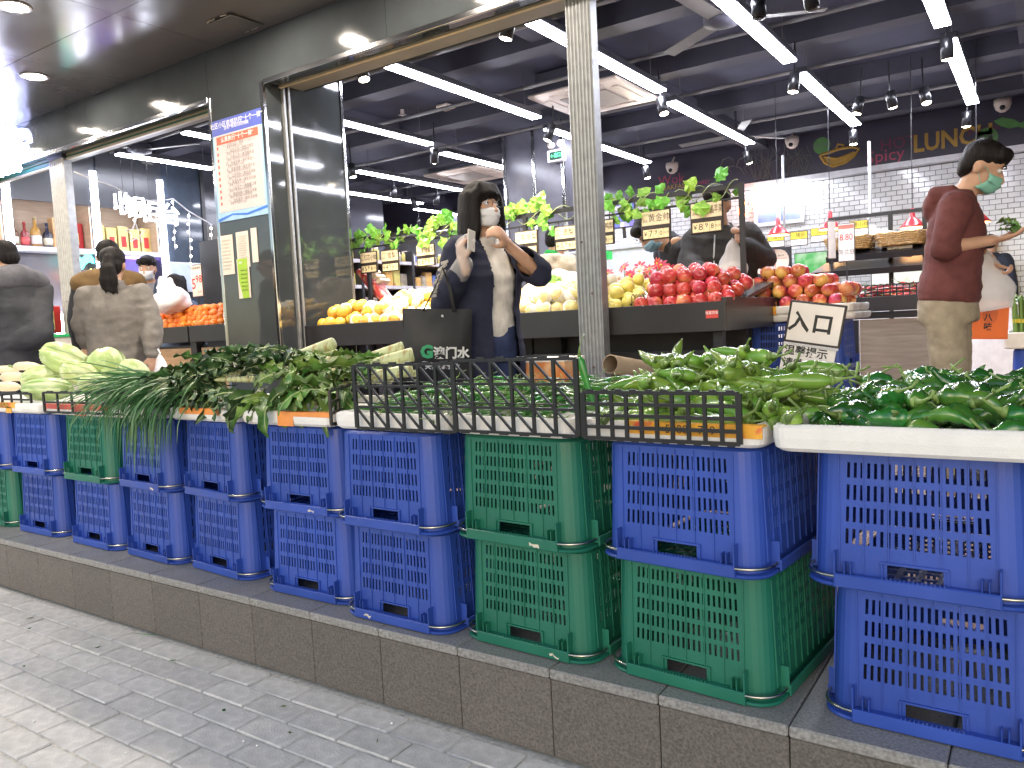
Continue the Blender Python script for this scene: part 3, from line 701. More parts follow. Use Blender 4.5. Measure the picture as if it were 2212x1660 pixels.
# ================================================================== celtuce: stems and leaves
m_cst = mat('celtuce_stem', (.55, .60, .33), .42, var=.14, scale=10, bump=.2, bscale=50, col2=(.42, .30, .13), c2s=22, c2t=.62, stretch=(3, 1, 1))
m_scar = mat('stem_scar', (.30, .21, .09), .7, var=.3, scale=60)
m_lf = mat('lettuce_leaf', (.09, .20, .035), .42, var=.4, scale=16, bump=.5, bscale=60, rnd=.45, hue=.03, col2=(.17, .28, .06), c2s=14, c2t=.56)
m_lfd = mat('wilted_shaded_leaf', (.034, .085, .028), .42, var=.45, scale=16, bump=.5, bscale=60, rnd=.45, hue=.03, col2=(.08, .15, .04), c2s=14, c2t=.6)  # wilted tone, with the shade on the left greens put into the colour
m_mid = mat('leaf_midrib', (.38, .46, .20), .45, var=.15, scale=30, rnd=.2)
def leaf_mesh(L, W, droop, curl, seed, nl=12, nw=6):
    rd = random.Random(seed); vs = []; fs = []; x = z = 0.0; an = rd.uniform(.1, .5); spine = []
    for i in range(nl + 1): spine.append((x, z, an)); an -= droop / nl * (1.5 * i / nl + .3); x += L / nl * math.cos(an); z += L / nl * math.sin(an)
    tw = rd.uniform(-.6, .6)
    for i, (x, z, an) in enumerate(spine):
        t = i / nl; wd = W * (.12 + .95 * math.sin(math.pi * min(1, max(0, (t - .10) / .93)) ** .75)) * (1 + .15 * rd.uniform(-1, 1))
        for j in range(nw + 1):
            u = 2 * j / nw - 1; lift = curl * wd * u * u + (.30 * wd * math.sin(t * 24 + seed * 2 + 2.2 * u) * abs(u) ** 1.5 * (t > .12)); y = u * wd / 2 * (1 - .2 * abs(curl))
            c, s_ = math.cos(tw * t), math.sin(tw * t)
            vs.append((x - math.sin(an) * lift, y * c - lift * s_ * .5, z + math.cos(an) * lift * c + y * s_))
    for i in range(nl):
        for j in range(nw): q = i * (nw + 1) + j; fs.append((q, q + nw + 1, q + nw + 2, q + 1))
    me = MB().add(vs, fs).mesh('leaf', True)
    rib = MB().tube([(x, 0, z + .001) for x, z, a in spine[:-1]], [.0052 * (1 - .85 * i / nl) * W / .05 for i in range(nl)], 6, flat=.6).mesh('midrib', True); rib.materials.append(m_mid)
    return me, rib
LFM = [leaf_mesh(random.uniform(.16, .23), random.uniform(.040, .062), random.uniform(1.2, 2.9), random.uniform(-.3, .5), 60 + k) for k in range(12)]
for me, rb in LFM: me.materials.append(m_lf)
def celtuce(loc, yaw, nleaf, dark, label, sl=.16, sr=.017, pitch=0.0, seed=0, fl=(-.1, .5), lscale=1.0):
    rd = random.Random(seed); t = thing('celtuce', label, 'celtuce', loc, yaw, 'celtuce plants heaped on the trays')
    b = MB(); dirv = Vector((-math.cos(pitch), 0, -math.sin(pitch)))
    b.tube([dirv * (sl * q) for q in (-.05, 0, .3, .7, .97, 1.0)], [sr * q for q in (.4, .6, .85, 1.0, 1.08, .9)], 14); b.build('stalk', m_cst, t, True)
    sc_ = MB()
    for q in (.25, .4, .54, .67, .79, .9):
        sc_.tube([dirv * (sl * q + .003 * math.cos(a)) + Matrix.Rotation(a, 3, 'X') @ Vector((0, 0, sr * (.62 + .45 * q))) for a in [q * 40 + .35 * i for i in range(9)]], .0016, 4)
    sc_.build('leaf_scars', m_scar, t)
    for k in range(nleaf):
        me, rb = LFM[rd.randrange(len(LFM))]
        o = bpy.data.objects.new('leaf', me); COL.objects.link(o); o.parent = t
        if dark: o.material_slots[0].link = 'OBJECT'; o.material_slots[0].material = m_lfd
        o.rotation_euler = (rd.uniform(-1.2, 1.2), rd.uniform(*fl) * -1, rd.uniform(-.9, .9)); s_ = rd.uniform(.7, 1.2) * lscale; o.scale = (s_, s_, s_)
        o.location = (-rd.uniform(0, .05), rd.uniform(-.01, .01), rd.uniform(0, .02))
        r2 = bpy.data.objects.new('midrib', rb); COL.objects.link(r2); r2.parent = o
    return t
lab_d = 'wilted celtuce with drooping shade-dark leaves in the heap left of the stalks'; lab_l = 'bright celtuce with curling leaves hanging over the tray by the lattice panel'
k = 0
for i in range(46):
    u = random.random(); x = -2.98 + 1.06 * u; y = random.uniform(1.80, 2.12); f = (y - 1.80) / .32
    dark = u < .62; zz = TT + .025 + .085 * f + .075 * math.sin(math.pi * min(1, u * 1.3)) + random.uniform(0, .03)
    celtuce((x, y, zz), -math.pi / 2 + random.uniform(-.9, .5), 7, dark, lab_d if dark else lab_l, sl=.14, sr=.012, seed=i, pitch=.05, lscale=.82)
for (x, y, zz, yw, dk) in [(-2.0, 1.80, TT + .05, -1.75, 0), (-2.1, 1.78, TT + .05, -1.5, 0), (-2.2, 1.76, TT + .04, -1.7, 0), (-2.3, 1.78, TT + .05, -1.3, 1), (-2.42, 1.78, TT + .05, -1.6, 1), (-2.55, 1.80, TT + .04, -1.8, 1), (-2.68, 1.80, TT + .05, -1.4, 1), (-2.8, 1.80, TT + .04, -1.7, 1), (-1.93, 1.84, TT + .06, -1.2, 0)]:
    celtuce((x, y, zz), yw, 7, dk, lab_d if dk else lab_l, sl=.12, sr=.012, seed=k + 90, pitch=.1, fl=(-.5, .25), lscale=.88); k += 1
for i, (x0, y0, x1, y1, Y0, Y1, r_, lab) in enumerate([(625, 775, 722, 742, 2.05, 2.12, 13, 'celtuce with the highest thick root end, pointing up right'), (660, 778, 730, 765, 2.10, 2.2, 11, 'celtuce stalk just below the highest one'), (690, 785, 757, 772, 2.0, 2.1, 12, 'celtuce stalk with a cut end below the highest one'), (777, 778, 872, 749, 2.1, 2.2, 11, 'celtuce stalk behind the left lattice panel, upper of two'), (805, 786, 893, 766, 2.05, 2.15, 14, 'brownish celtuce stalk behind the left lattice panel, lower of two'), (700, 812, 765, 800, 1.95, 2.05, 13, 'celtuce stalk at the end of the grid panel'), (800, 812, 890, 800, 1.98, 2.1, 12, 'celtuce stalk showing through the lattice')]):
    A = at(x0, y0, Y=Y0); B = at(x1, y1, Y=Y1); d = B - A; s_ = 3.0 / FPX
    t = celtuce(A, math.atan2(-d.y, -d.x), 4, i > 5, lab, sl=d.length, sr=r_ * s_, pitch=-math.asin(d.z / d.length), seed=200 + i, fl=(-.2, .3), lscale=.8)
# ================================================================== garlic chives
m_chv = mat('chive_blade', (.07, .20, .065), .4, var=.35, scale=20, rnd=.2, col2=(.16, .30, .13), c2s=8, c2t=.56)
def chives(n, base, spread, seed, label, droop=(.6, 2.6), length=(.26, .42), yaw=(-2.2, -.9)):
    rd = random.Random(seed); b = MB()
    for k in range(n):
        x = y = 0; p = Vector((rd.gauss(0, spread[0]), rd.gauss(0, spread[1]), rd.uniform(0, spread[2]))); ya = rd.uniform(*yaw); L = rd.uniform(*length); an = rd.uniform(.0, .45); dr = rd.uniform(*droop); N = 9; pts = []
        for i in range(N + 1):
            pts.append(p.copy()); an -= dr / N * (.4 + 1.4 * i / N); ya += rd.uniform(-.08, .08); an = max(an, -1.45)
            p = p + Vector((math.cos(ya) * math.cos(an), math.sin(ya) * math.cos(an), math.sin(an))) * (L / N)
        wd = rd.uniform(.0025, .0042); vs = []
        for i, q in enumerate(pts):
            t = (pts[min(i + 1, N)] - pts[max(i - 1, 0)]).normalized(); sd = t.cross(Vector((0, 0, 1)))
            sd = (sd.normalized() if sd.length > 1e-4 else Vector((1, 0, 0))); sd = Matrix.Rotation(rd.uniform(-.3, .3) + k, 3, t) @ sd; w_ = wd * (1 - (i / N) ** 3)
            vs += [q - sd * w_, q + sd * w_]
        b.add(vs, [(2 * i, 2 * i + 1, 2 * i + 3, 2 * i + 2) for i in range(N)])
    t = thing('garlic_chives', label, 'chives', base, 0, 'bunches of garlic chives'); o = b.build('blades', m_chv, t, True); struct(o, 'stuff')
    MB().tube([(-.03, .0, .012), (.0, .02, .03), (.03, .0, .012)], .003, 6).build('tie_band', m_red, t)
chives(230, (-2.93, 1.90, TT + .055), (.11, .035, .05), 4, 'bunch of garlic chives with long blades hanging over the blue crate', yaw=(-2.5, -1.2))
chives(150, (-3.12, 1.95, TT + .05), (.10, .04, .05), 5, 'bunch of garlic chives lying loosely behind the grid panel', droop=(.2, 1.4), yaw=(-2.9, -1.5))
chives(80, (-2.78, 1.84, TT + .05), (.06, .03, .03), 6, 'limp chives dangling lowest in front of the crates', droop=(2.2, 3.4), length=(.3, .45), yaw=(-2.2, -1.2))
# ================================================================== main fruit stand
m_bd = mat('stand_black', (.022, .021, .024), .34, var=.12, scale=6)
m_leg = mat('stand_leg', (.02, .02, .024), .4)
YS = 3.9
sr_, sl_ = at(1565, 650, Y=YS), at(657, 702, Y=YS); SX0, SX1, SZ = max(sl_.x, PRX + .012), sr_.x, sr_.z; SB = at(1568, 694, Y=YS).z - .05
SD = 1.0
def group(name, label, cat, loc, group=None): return thing(name, label, cat, loc, 0, group)
def part(t, name, a, b, m, bev=0):
    """box between two world points, child of an unrotated thing"""
    L = t.location; o = MB().bb(Vector(a) - L, Vector(b) - L).build(name, m, t, bevel=bev); return o
def ptube(t, name, pts, r, m, n=8): 
    L = t.location; return MB().tube([Vector(p) - L for p in pts], r, n).build(name, m, t, True)
st = group('fruit_stand', 'long black fruit display stand with sloping bed behind the woman', 'stand', (SX1, YS, FZ))
part(st, 'front_board', (SX0, YS, SB), (SX1, YS + .025, SZ), m_bd, .003)
part(st, 'end_board', (SX1 - .025, YS + .027, SB), (SX1, YS + SD, SZ + .02), m_bd, .003)
part(st, 'lower_rail', (SX0, YS + .12, SB - .16), (SX1 - .08, YS + .15, SB - .10), m_leg, .003)
part(st, 'under_shelf', (SX0, YS + .2, FZ + .18), (SX1 - .08, YS + SD, FZ + .21), m_leg)
o = MB().add([(SX0 - SX1, .026, SZ - FZ - .05), (-.026, .026, SZ - FZ - .05), (-.026, SD, SZ - FZ + .12), (SX0 - SX1, SD, SZ - FZ + .12)], [(0, 1, 2, 3)]).build('bed', m_bd, st); o.modifiers.new('t', 'SOLIDIFY').thickness = .02
part(st, 'added_shade_board', (SX0, YS + SD - .02, FZ + .22), (SX1 - .03, YS + SD, SZ + .08), m_bd)  # dark board added so the space under the bed looks shaded
for x in (SX0 + .05, (SX0 + SX1) / 2, SX1 - .1):
    for y in (YS + .1, YS + SD - .08): part(st, 'leg', (x, y, FZ), (x + .05, y + .05, SB - .001), m_leg)
t = thing('sticker', 'small red and white maker label on the black front board', 'label', at(1538, 679, Y=YS - .002))
MB().box((0, 0, 0), (.065, .001, .04)).build('paper', mat('label_red', (.55, .06, .05), .5), t); text('铭富货架', .017, mat('print_white', (.85, .85, .85), .6), t, (0, -.0012, .006))
# rail frame above the stand
YR = 4.62
RT = at(1601, 394, Y=YR); RL = at(640, 534, Y=YR)
fm = group('sign_frame', 'black steel frame with two rails carrying vines above the fruit stand', 'frame', (RT.x, YR, FZ))
for x in (RT.x, RT.x - 1.5, RT.x - 3.0): part(fm, 'post', (x - .014, YR - .014, FZ), (x + .014, YR + .014, RT.z), m_leg)
part(fm, 'rail', (RL.x - .6, YR - .012, RT.z - .03), (RT.x - .015, YR + .012, RT.z - .002), m_leg)
Z2 = at(1600, 425, Y=YR).z
part(fm, 'rail', (RL.x - .6, YR - .006, Z2 - .012), (RT.x - .015, YR + .006, Z2), m_leg)
# price signs
m_pap = mat('sign_paper', (.80, .68, .48), .6, var=.05, emit=0); m_papy = mat('digit_card', (.86, .74, .46), .6, var=.06); m_frm = mat('sign_frame_black', (.03, .022, .02), .45)
def psign(x0, y0, x1, y1, name_, price, label, Y=YR - .02, hooks=True):
    A = at(x0, y0, Y=Y); B = at(x1, y1, Y=Y); w_ = abs(B.x - A.x); w_ = max(w_, .12); h = w_ * .92
    c = Vector(((A.x + B.x) / 2, Y, (A.z + B.z) / 2)); t = thing('price_sign', label, 'price sign', c, 0, 'hanging fruit price signs'); k = w_ / .15
    MB().rbox((0, 0, 0), (w_, .012, h), .005).build('frame', m_frm, t)
    MB().box((0, -.0065, h * .22), (w_ * .92, .002, h * .46)).build('name_card', m_pap, t)
    for i in range(5): MB().box(((i - 2) * w_ * .172, -.0065, -h * .30), (w_ * .162, .002, h * .30)).build('digit_card', m_papy, t)
    text(name_, .040 * k, m_ink, t, (w_ * .12, -.0082, h * .21), sx=min(1.0, 3.0 / len(name_)) * .9)
    text('品名', .013 * k, m_ink, t, (-w_ * .34, -.0082, h * .13)); text('果蔬园', .011 * k, mat('print_green', (.2, .3, .12), .6), t, (-w_ * .30, -.0082, h * .34))
    ds = [('¥', .03), (price[0], .042), (price[1], .030), (price[2], .030), ('元/斤', .012)]
    for i, (d_, s_) in enumerate(ds): text(d_, s_ * k, m_ink, t, ((i - 2) * w_ * .172, -.0082, -h * .30 + (.008 if i == 2 else 0)))
    for sx_ in (-.3, .3): MB().tube([(w_ * sx_, 0, h / 2), (w_ * sx_, 0, max(h / 2 + .01, Z2 - c.z))], .0025, 5).build('hook', m_leg, t)
psign(778, 548, 817, 587, '红芯小柚', '598', 'price sign reading 5 98 partly under leaves, leftmost of the row')
psign(823, 541, 864, 586, '雪梨', '498', 'price sign for pears reading 4 98 in the row above the stand')
psign(899, 527, 942, 576, '皇冠蜜梨', '698', 'price sign reading 6 98 left of the woman')
psign(1112, 500, 1164, 552, '丰水梨', '598', 'price sign half hidden by the elbow of the woman')
psign(1197, 487, 1250, 543, '贡梨', '598', 'price sign reading 5 98 left of the big steel post')
psign(1274, 478, 1329, 528, '水晶鸭梨', '598', 'price sign half hidden behind the big steel post')
psign(1384, 456, 1451, 516, '黄金帅', '790', 'price sign reading 7 90 over the golden apples')
psign(1490, 437, 1564, 503, '陕西水晶苹果', '898', 'price sign reading 8 98 over the red apples')
# ------------------------------------------------------------------ ivy garland
m_ivy = mat('ivy_leaf', (.16, .42, .05), .45, var=.3, scale=30, rnd=.35, hue=.03, col2=(.34, .55, .14), c2s=40, c2t=.58); m_vst = mat('vine_stem', (.30, .36, .16), .5)
def ivy(seed):
    rd = random.Random(seed); b = MB(); R_ = .052
    out = []
    for k in range(11):
        a = -math.pi / 2 + 2 * math.pi * (k + .5) / 11; q = (1.0, .72, .95, .66, .9, 1.15, .9, .66, .95, .72, 1.0)[k] * rd.uniform(.92, 1.08)
        out.append((R_ * q * math.cos(a), R_ * q * math.sin(a) + R_ * .9, rd.uniform(-.012, .006)))
    vs = [(0, 0, .006), (0, R_, .006)] + out
    fs = [(1, 2 + k, 2 + (k + 1) % 11) for k in range(10)] + [(1, 12, 0), (1, 0, 2)]
    return b.add(vs, fs).mesh('leaf', False)
IV = [ivy(k) for k in range(5)]
for me in IV: me.materials.append(m_ivy)
def garland(xa, xb, n, label, seed):
    rd = random.Random(seed); t = thing('ivy_garland', label, 'garland', ((xa + xb) / 2, YR, RT.z), 0, 'plastic ivy garlands on the sign frame')
    for q in range(2):
        pts = []; N = 26
        for i in range(N + 1):
            u = i / N; a = u * 9 + q * 2 + seed; pts.append((xa + (xb - xa) * u - t.location.x, .03 * math.cos(a), -.03 + .045 * math.sin(a * 1.3)))
        MB().tube(pts, .003, 5).build('vine_stem', m_vst, t, True)
    for k in range(n):
        o = bpy.data.objects.new('leaf', rd.choice(IV)); COL.objects.link(o); o.parent = t
        o.location = (xa + (xb - xa) * rd.random() - t.location.x, rd.uniform(-.06, .04), rd.uniform(-.13, .04)); o.rotation_euler = (math.pi / 2 + rd.uniform(-.6, .5), rd.uniform(-2.6, 2.6), rd.uniform(-.5, .5)); s_ = rd.uniform(.6, 1.1); o.scale = (s_,) * 3
def xr(x): return at(x, 480, Y=YR).x
garland(xr(690), xr(830), 26, 'thick plastic ivy on the rail next to the pillar', 1); garland(xr(830), xr(990), 30, 'thick plastic ivy on the rail left of the woman', 2)
garland(xr(1075), xr(1240), 20, 'plastic ivy on the rail between the woman and the big post', 3); garland(xr(1300), xr(1450), 20, 'plastic ivy with large leaves right of the big post', 4); garland(xr(1450), xr(1600), 12, 'thin plastic ivy at the right end of the rail', 5)
# ------------------------------------------------------------------ fruit
def fruit_mesh(prof, n=14, sq=1.0):
    return MB().lathe(prof, n).mesh('fruit', True)
def sph(r, dim, top, N=10, tap=0.0):
    out = []
    for i in range(N + 1):
        a = math.pi * i / N; rr = r * math.sin(a) * (1 - tap * math.cos(a + math.pi) * .5); z = -r * math.cos(a) * .93
        if i == 0: rr = .002; z += r * .12
        if i == N: rr = .002; z -= r * dim
        out.append((max(rr, .002), z))
    return out
m_apr = mat('apple_red', (.50, .045, .05), .26, var=.35, scale=14, rnd=.22, hue=.012, col2=(.70, .28, .12), c2s=7, c2t=.6, coat=.2)
m_apg = mat('apple_golden', (.70, .60, .16), .3, var=.12, scale=12, rnd=.08, hue=.012, coat=.15)
m_pry = mat('pear_yellow', (.74, .46, .07), .4, var=.12, scale=50, rnd=.1, hue=.012); m_prw = mat('pear_cream', (.72, .60, .26), .4, var=.12, scale=40, rnd=.1, hue=.015)
m_net = mat('foam_net', (.82, .78, .68), .7, var=.08, scale=60, bump=.6, bscale=150); m_dimp = mat('fruit_calyx', (.06, .045, .02), .8)
AP = fruit_mesh(sph(.042, .28, 0)); GA = fruit_mesh(sph(.041, .26, 0)); PR = fruit_mesh(sph(.044, .15, 0, tap=.12)); OR_ = fruit_mesh(sph(.033, .12, 0))
CALY = MB().lathe([(.001, -.0372), (.006, -.0362), (.004, -.032)], 7).mesh('calyx'); STM = MB().tube([(0, 0, .026), (.002, 0, .04), (.006, 0, .048)], .0015, 5).mesh('stalk')
b = MB()
N_ = 20
prof = [(.0465 + .0012 * math.cos(i * 3.14), z) for i, z in enumerate([-.034, -.025, -.016, -.008, 0, .008, .014])]; prof[0] = (.030, -.038)
NET = b.lathe(prof, N_).mesh('foam_net', True)
for me, m in ((AP, m_apr), (GA, m_apg), (PR, m_pry), (CALY, m_dimp), (STM, m_dimp), (NET, m_net)): me.materials.append(m)
def fruits(name, me, m, spots, label, grp, cat, net=0.0, seed=1, kids=(CALY,)):
    rd = random.Random(seed)
    for (x, y, z) in spots:
        o = bpy.data.objects.new(name, me); COL.objects.link(o); o.location = (x, y, z); tag(o, label, cat, grp)
        if m is not me.materials[0]: o.material_slots[0].link = 'OBJECT'; o.material_slots[0].material = m
        o.rotation_euler = (rd.gauss(1.2, .35), rd.gauss(0, .4), rd.gauss(0, .6)) if rd.random() < .7 else (rd.uniform(-1, 1), rd.uniform(-1, 1), rd.uniform(-3, 3)); s_ = rd.uniform(.93, 1.08); o.scale = (s_,) * 3
        for kme in kids:
            c = bpy.data.objects.new(kme.name.split('.')[0], kme); COL.objects.link(c); c.parent = o
        if rd.random() < net:
            c = bpy.data.objects.new('foam_net', NET); COL.objects.link(c); c.parent = o; c.rotation_euler = (rd.uniform(-.5, .5), rd.uniform(-.5, .5), 0)
def bedz(y): return SZ - .05 + .17 * (y - YS) / SD
def rowsp(xa, xb, nrows, layers, d, seed, rise=.0, jit=.006, y0=YS + .075, base=bedz):
    rd = random.Random(seed); out = []
    for L in range(layers):
        for r_ in range(nrows - 2 * L if layers < 9 else nrows):
            y = y0 + (r_ + L * .75) * d * .9; n = int((xb - xa) / d) - L
            for i in range(max(1, n)):
                x = xa + (i + .5 + .5 * ((r_ + L) % 2)) * d + (L * d * .25)
                if x > xb: continue
                out.append((x + rd.uniform(-jit, jit), y + rd.uniform(-jit, jit), base(y) + d * .52 + L * d * .74 + rise * r_ + rd.uniform(-.003, .006)))
    return out
def xs_(x): return at(x, 670, Y=YS + .1).x
fruits('red_apple', AP, m_apr, rowsp(xs_(1375), SX1 - .03, 7, 3, .083, 1, .006), 'red apple in the stacked heap at the right end of the stand', 'red apples on the long stand', 'apple')
fruits('golden_apple', GA, m_apg, rowsp(xs_(1292), xs_(1372), 7, 2, .083, 2, .008), 'golden apple in the heap left of the red apples', 'golden apples on the long stand', 'apple')
fruits('cream_pear', PR, m_prw, rowsp(xs_(1140), xs_(1288), 7, 2, .09, 3, .006), 'cream pear in a white foam net right of the woman', 'cream pears on the long stand', 'pear', net=.75, seed=3)
fruits('cream_pear', PR, m_prw, rowsp(xs_(880), xs_(1136), 7, 1, .09, 4, .010), 'cream pear in a white foam net behind the woman', 'cream pears behind the woman', 'pear', net=.8, seed=4)
fruits('netted_pear', PR, m_pry, rowsp(xs_(765), xs_(878), 8, 2, .09, 5, .006), 'pear in a white foam net in the middle of the left heap', 'netted pears on the long stand', 'pear', net=.85, seed=5)
fruits('yellow_pear', PR, m_pry, rowsp(SX0 + .06, xs_(763), 6, 2, .09, 6, .004), 'bare yellow pear in the heap next to the pillar', 'bare yellow pears on the long stand', 'pear', net=.25, seed=6)
def divider(x, lab):
    p = Vector((x, YS + .05, bedz(YS + .05) + .03)); t = thing('wire_divider', lab, 'divider', p, 0, 'small black dividers in the fruit'); b = MB()
    for k in range(7): b.tube([(0, k * .04, 0), (0, k * .04, .065), (0, k * .04 + .02, .08), (0, k * .04 + .04, .065)], .002, 5)
    for z in (.005, .035): b.tube([(0, 0, z), (0, .28, z)], .002, 5)
    b.build('wire', m_leg, t)
divider(xs_(1374), 'black looped divider between golden and red apples'); divider(xs_(764), 'black looped divider between bare and netted pears'); divider(xs_(1200), 'black looped divider among the cream pears')
# red gift boxes leaning behind the pears
for k in range(4):
    p = at(800 + k * 10, 610 + k * 9, Y=YS + .85); t = thing('gift_box', 'red and white fruit gift box, number %s in the leaning row behind the pears' % ['first', 'second', 'third', 'fourth'][k], 'box', p, .3, 'leaning gift boxes')
    M = Matrix.Rotation(-.6, 3, 'Y'); MB().rbox((0, 0, 0), (.04, .16, .24), .003, M).build('carton', mat('carton_red', (.6, .06, .06), .5, col2=(.75, .6, .42), c2s=14, c2t=.55), t); MB().rbox((-.001, 0, .11), (.046, .166, .03), .003, M).build('lid', mat('carton_cream', (.75, .62, .45), .5), t)
# artificial flowers behind the apples
m_pet = mat('petal_red', (.62, .03, .05), .5, rnd=.3, hue=.02); m_petw = mat('petal_white', (.85, .75, .72), .5); m_cen = mat('flower_centre', (.7, .5, .1), .6)
def flower(x, y, Y, r, m, label, seed):
    rd = random.Random(seed); p = at(x, y, Y=Y); t = thing('flower', label, 'flower', p, 0, 'artificial flowers behind the apples'); M = Matrix.Rotation(rd.uniform(.6, 1.5), 3, 'X') @ Matrix.Rotation(rd.uniform(-.5, .5), 3, 'Y')
    for k in range(7):
        a = 2 * math.pi * k / 7; R3 = M @ Matrix.Rotation(a, 3, 'Z'); vs = [R3 @ Vector(v) for v in ((.1 * r, 0, 0), (.6 * r, -.25 * r, .08 * r), (r, -.12 * r, 0), (1.05 * r, .1 * r, -.02 * r), (.6 * r, .26 * r, .08 * r))]
        MB().add(vs, [(0, 1, 2, 3, 4)]).build('petal', m, t)
    MB().ell((0, 0, 0), (r * .22,) * 3, None, 8, 6).build('centre', m_cen, t, True); MB().tube([(0, 0, 0), (0, .01, -.1)], .003, 5).build('stalk', m_vst, t)
for k in range(20):
    x = 1290 + 8.5 * k + random.uniform(-8, 8); y = 612 - k * 2.0 + random.uniform(-22, 16)
    m = m_petw if k % 4 == 2 else m_pet; flower(x, y, YS + .78 + random.uniform(-.1, .1), random.uniform(.03, .048), m, ('white' if k % 4 == 2 else 'red') + ' artificial flower in the bunch behind the apples', k)
lf_b = MB()
# bagged greens behind the pears
m_bag = mat('thin_bag', (.82, .83, .86), .25, var=.05, alpha=.75, bump=.6, bscale=25)
p = at(1205, 612, Y=YS + .85); t = thing('bagged_greens', 'clump of greens wrapped in clear plastic behind the cream pears', 'vegetable bag', p); lump(.17, .10, .08, 4.2, .35).build('bag', m_bag, t, True); lump(.12, .07, .055, 1.2, .4).build('greens', m_cab, t, True)
p = at(1178, 632, Y=YS + .7); t = thing('picket_planter', 'small brown picket planter with green sprigs between pears', 'planter', p)
for k in range(7): MB().rbox((-.08 + .026 * k, 0, .0), (.02, .008, .07), .003).build('picket', mat('picket_wood', (.42, .20, .07), .6), t)
for k in range(6):
    o = bpy.data.objects.new('sprig', IV[k % 5]); COL.objects.link(o); o.parent = t; o.location = (random.uniform(-.08, .08), .02, .05); o.rotation_euler = (random.uniform(.8, 1.8), random.uniform(-.6, .6), 0); o.scale = (.7,) * 3
# things under the stand: tube, fruit box
A = at(1318, 787, Y=2.75); B = at(1395, 800, Y=3.0); d = (B - A); d.normalize()
t = thing('cardboard_tube', 'empty brown cardboard tube sticking out behind the pale peppers', 'tube', A)
b = MB(); pr = [(.034, 0), (.038, 0), (.038, .6), (.034, .6), (.034, 0)]; q = d.to_track_quat('Z', 'Y').to_matrix(); b.lathe(pr, 20, q); b.f = [f for f in b.f if len(f) == 4]; b.build('tube', mat('kraft', (.34, .25, .17), .8, var=.15), t, True)
p = at(1200, 800, Y=3.35); t = thing('fruit_carton', 'orange printed fruit carton behind the right lattice panel', 'box', (p.x, p.y, p.z))
MB().rbox((0, 0, 0), (.22, .2, .10), .004).build('carton', mat('carton_orange', (.75, .25, .06), .55, col2=(.85, .55, .3), c2s=9), t); MB().rbox((0, 0, .055), (.225, .205, .02), .003).build('lid', mat('carton_white', (.8, .75, .68), .6), t)
# ================================================================== apple crate stack at the entrance, entry sign
YA = 4.75
A = at(1590, 668, Y=YA); B = at(1843, 672, Y=YA); AXL, AXR = A.x, B.x; AZT = A.z
zt1 = at(1590, 700, Y=YA).z
tray(AXL, AXR - .0, YA, YA + .52, A.z - zt1 - .0 - (A.z - zt1) * .45, 'white foam tray, upper one under the entrance apples, with yellow tape', 0, [(.23, .36, 0, 1, m_tapey, '加')], z=zt1 + (A.z - zt1) * .47)
tray(AXL + .005, AXR + .01, YA + .004, YA + .52, (A.z - zt1) * .45, 'white foam tray, lower one under the entrance apples', 0, z=zt1)
zc_ = zt1 - CH - .003
def crate_long(x, y, z, label):
    t = crate(x, y, z, 0, False, label); t.location = (x, y + .2, z); t.rotation_euler = (0, 0, math.pi / 2); return t
crate_long((AXL + AXR) / 2 + .0, YA + .03, zc_, 'upturned blue crate, upper one behind the entrance sign'); crate_long((AXL + AXR) / 2, YA + .03, zc_ - CH - .003, 'upturned blue crate, lower one behind the entrance sign')
if zc_ - CH - .003 > FZ + .02: part(group('pallet_box', 'low dark box under the crates behind the entrance sign', 'box', ((AXL + AXR) / 2, YA + .23, FZ)), 'box', (AXL + .05, YA + .05, FZ), (AXR - .05, YA + .45, zc_ - CH - .004), m_bd)
m_mix = mat('apple_mixed', (.55, .06, .06), .28, var=.3, scale=12, rnd=.2, hue=.03, col2=(.78, .42, .14), c2s=6, c2t=.52, coat=.15)
rd = random.Random(5); sp = []
for L, (n, m_) in enumerate([(6, 5), (6, 4), (5, 4), (3, 2)]):
    for i in range(n):
        for j in range(m_): sp.append((AXL + .06 + (i + .5 * (L % 2) + .3) * .094 + rd.uniform(-.006, .006), YA + .07 + (j + .5 * L) * .085, A.z + .022 + L * .062 + rd.uniform(-.004, .006)))
fruits('red_apple', AP, m_mix, sp, 'large red and yellow apple in the heap behind the entrance sign', 'mixed apples on the entrance crates', 'apple', seed=8)
p = at(1620, 615, Y=YA + .02); t = thing('shelf_tag', 'torn paper price tag on a black hook at the end of the stand', 'price tag', p); MB().box((0, 0, 0), (.05, .004, .06)).build('card', m_pap, t); text('8.98', .018, m_ink, t, (0, -.0032, 0)); MB().tube([(-.015, 0, .03), (-.015, 0, .05), (.015, 0, .05), (.015, 0, .03)], .002, 5).build('hook', m_leg, t)
# entry sign
YE = 4.5
c = at(1760, 700, Y=YE); t = thing('entrance_sign', 'tilted white framed entrance sign with handwritten sheet below in front of apple crates', 'sign', c); t.rotation_euler = (-.12, .17, 0)
W_ = .30; H_ = .235
m_ppr = mat('white_paper', (.74, .73, .71), .5, var=.04, bump=.1, bscale=15); m_brush = mat('brush_ink', (.012, .012, .012), .5)
MB().rbox((0, .004, 0), (W_, .008, H_), .004).build('frame', m_frm, t); MB().box((0, -.0012, 0), (W_ - .026, .002, H_ - .026)).build('board', m_ppr, t)
text('入口', .115, m_brush, t, (-.02, -.003, -.005), bold=.0035, spacing=1.15)
MB().rbox((-.005, .004, -H_ / 2 - .16), (W_ - .02, .004, .30), .002).build('sheet', m_ppr, t)
for k, (s_, z) in enumerate([('温馨提示', -.045), ('请戴口罩', -.115), ('测量体温', -.185)]): text(s_, .058, m_brush, t, (-.02, .0008, -H_ / 2 + z), bold=.0012)
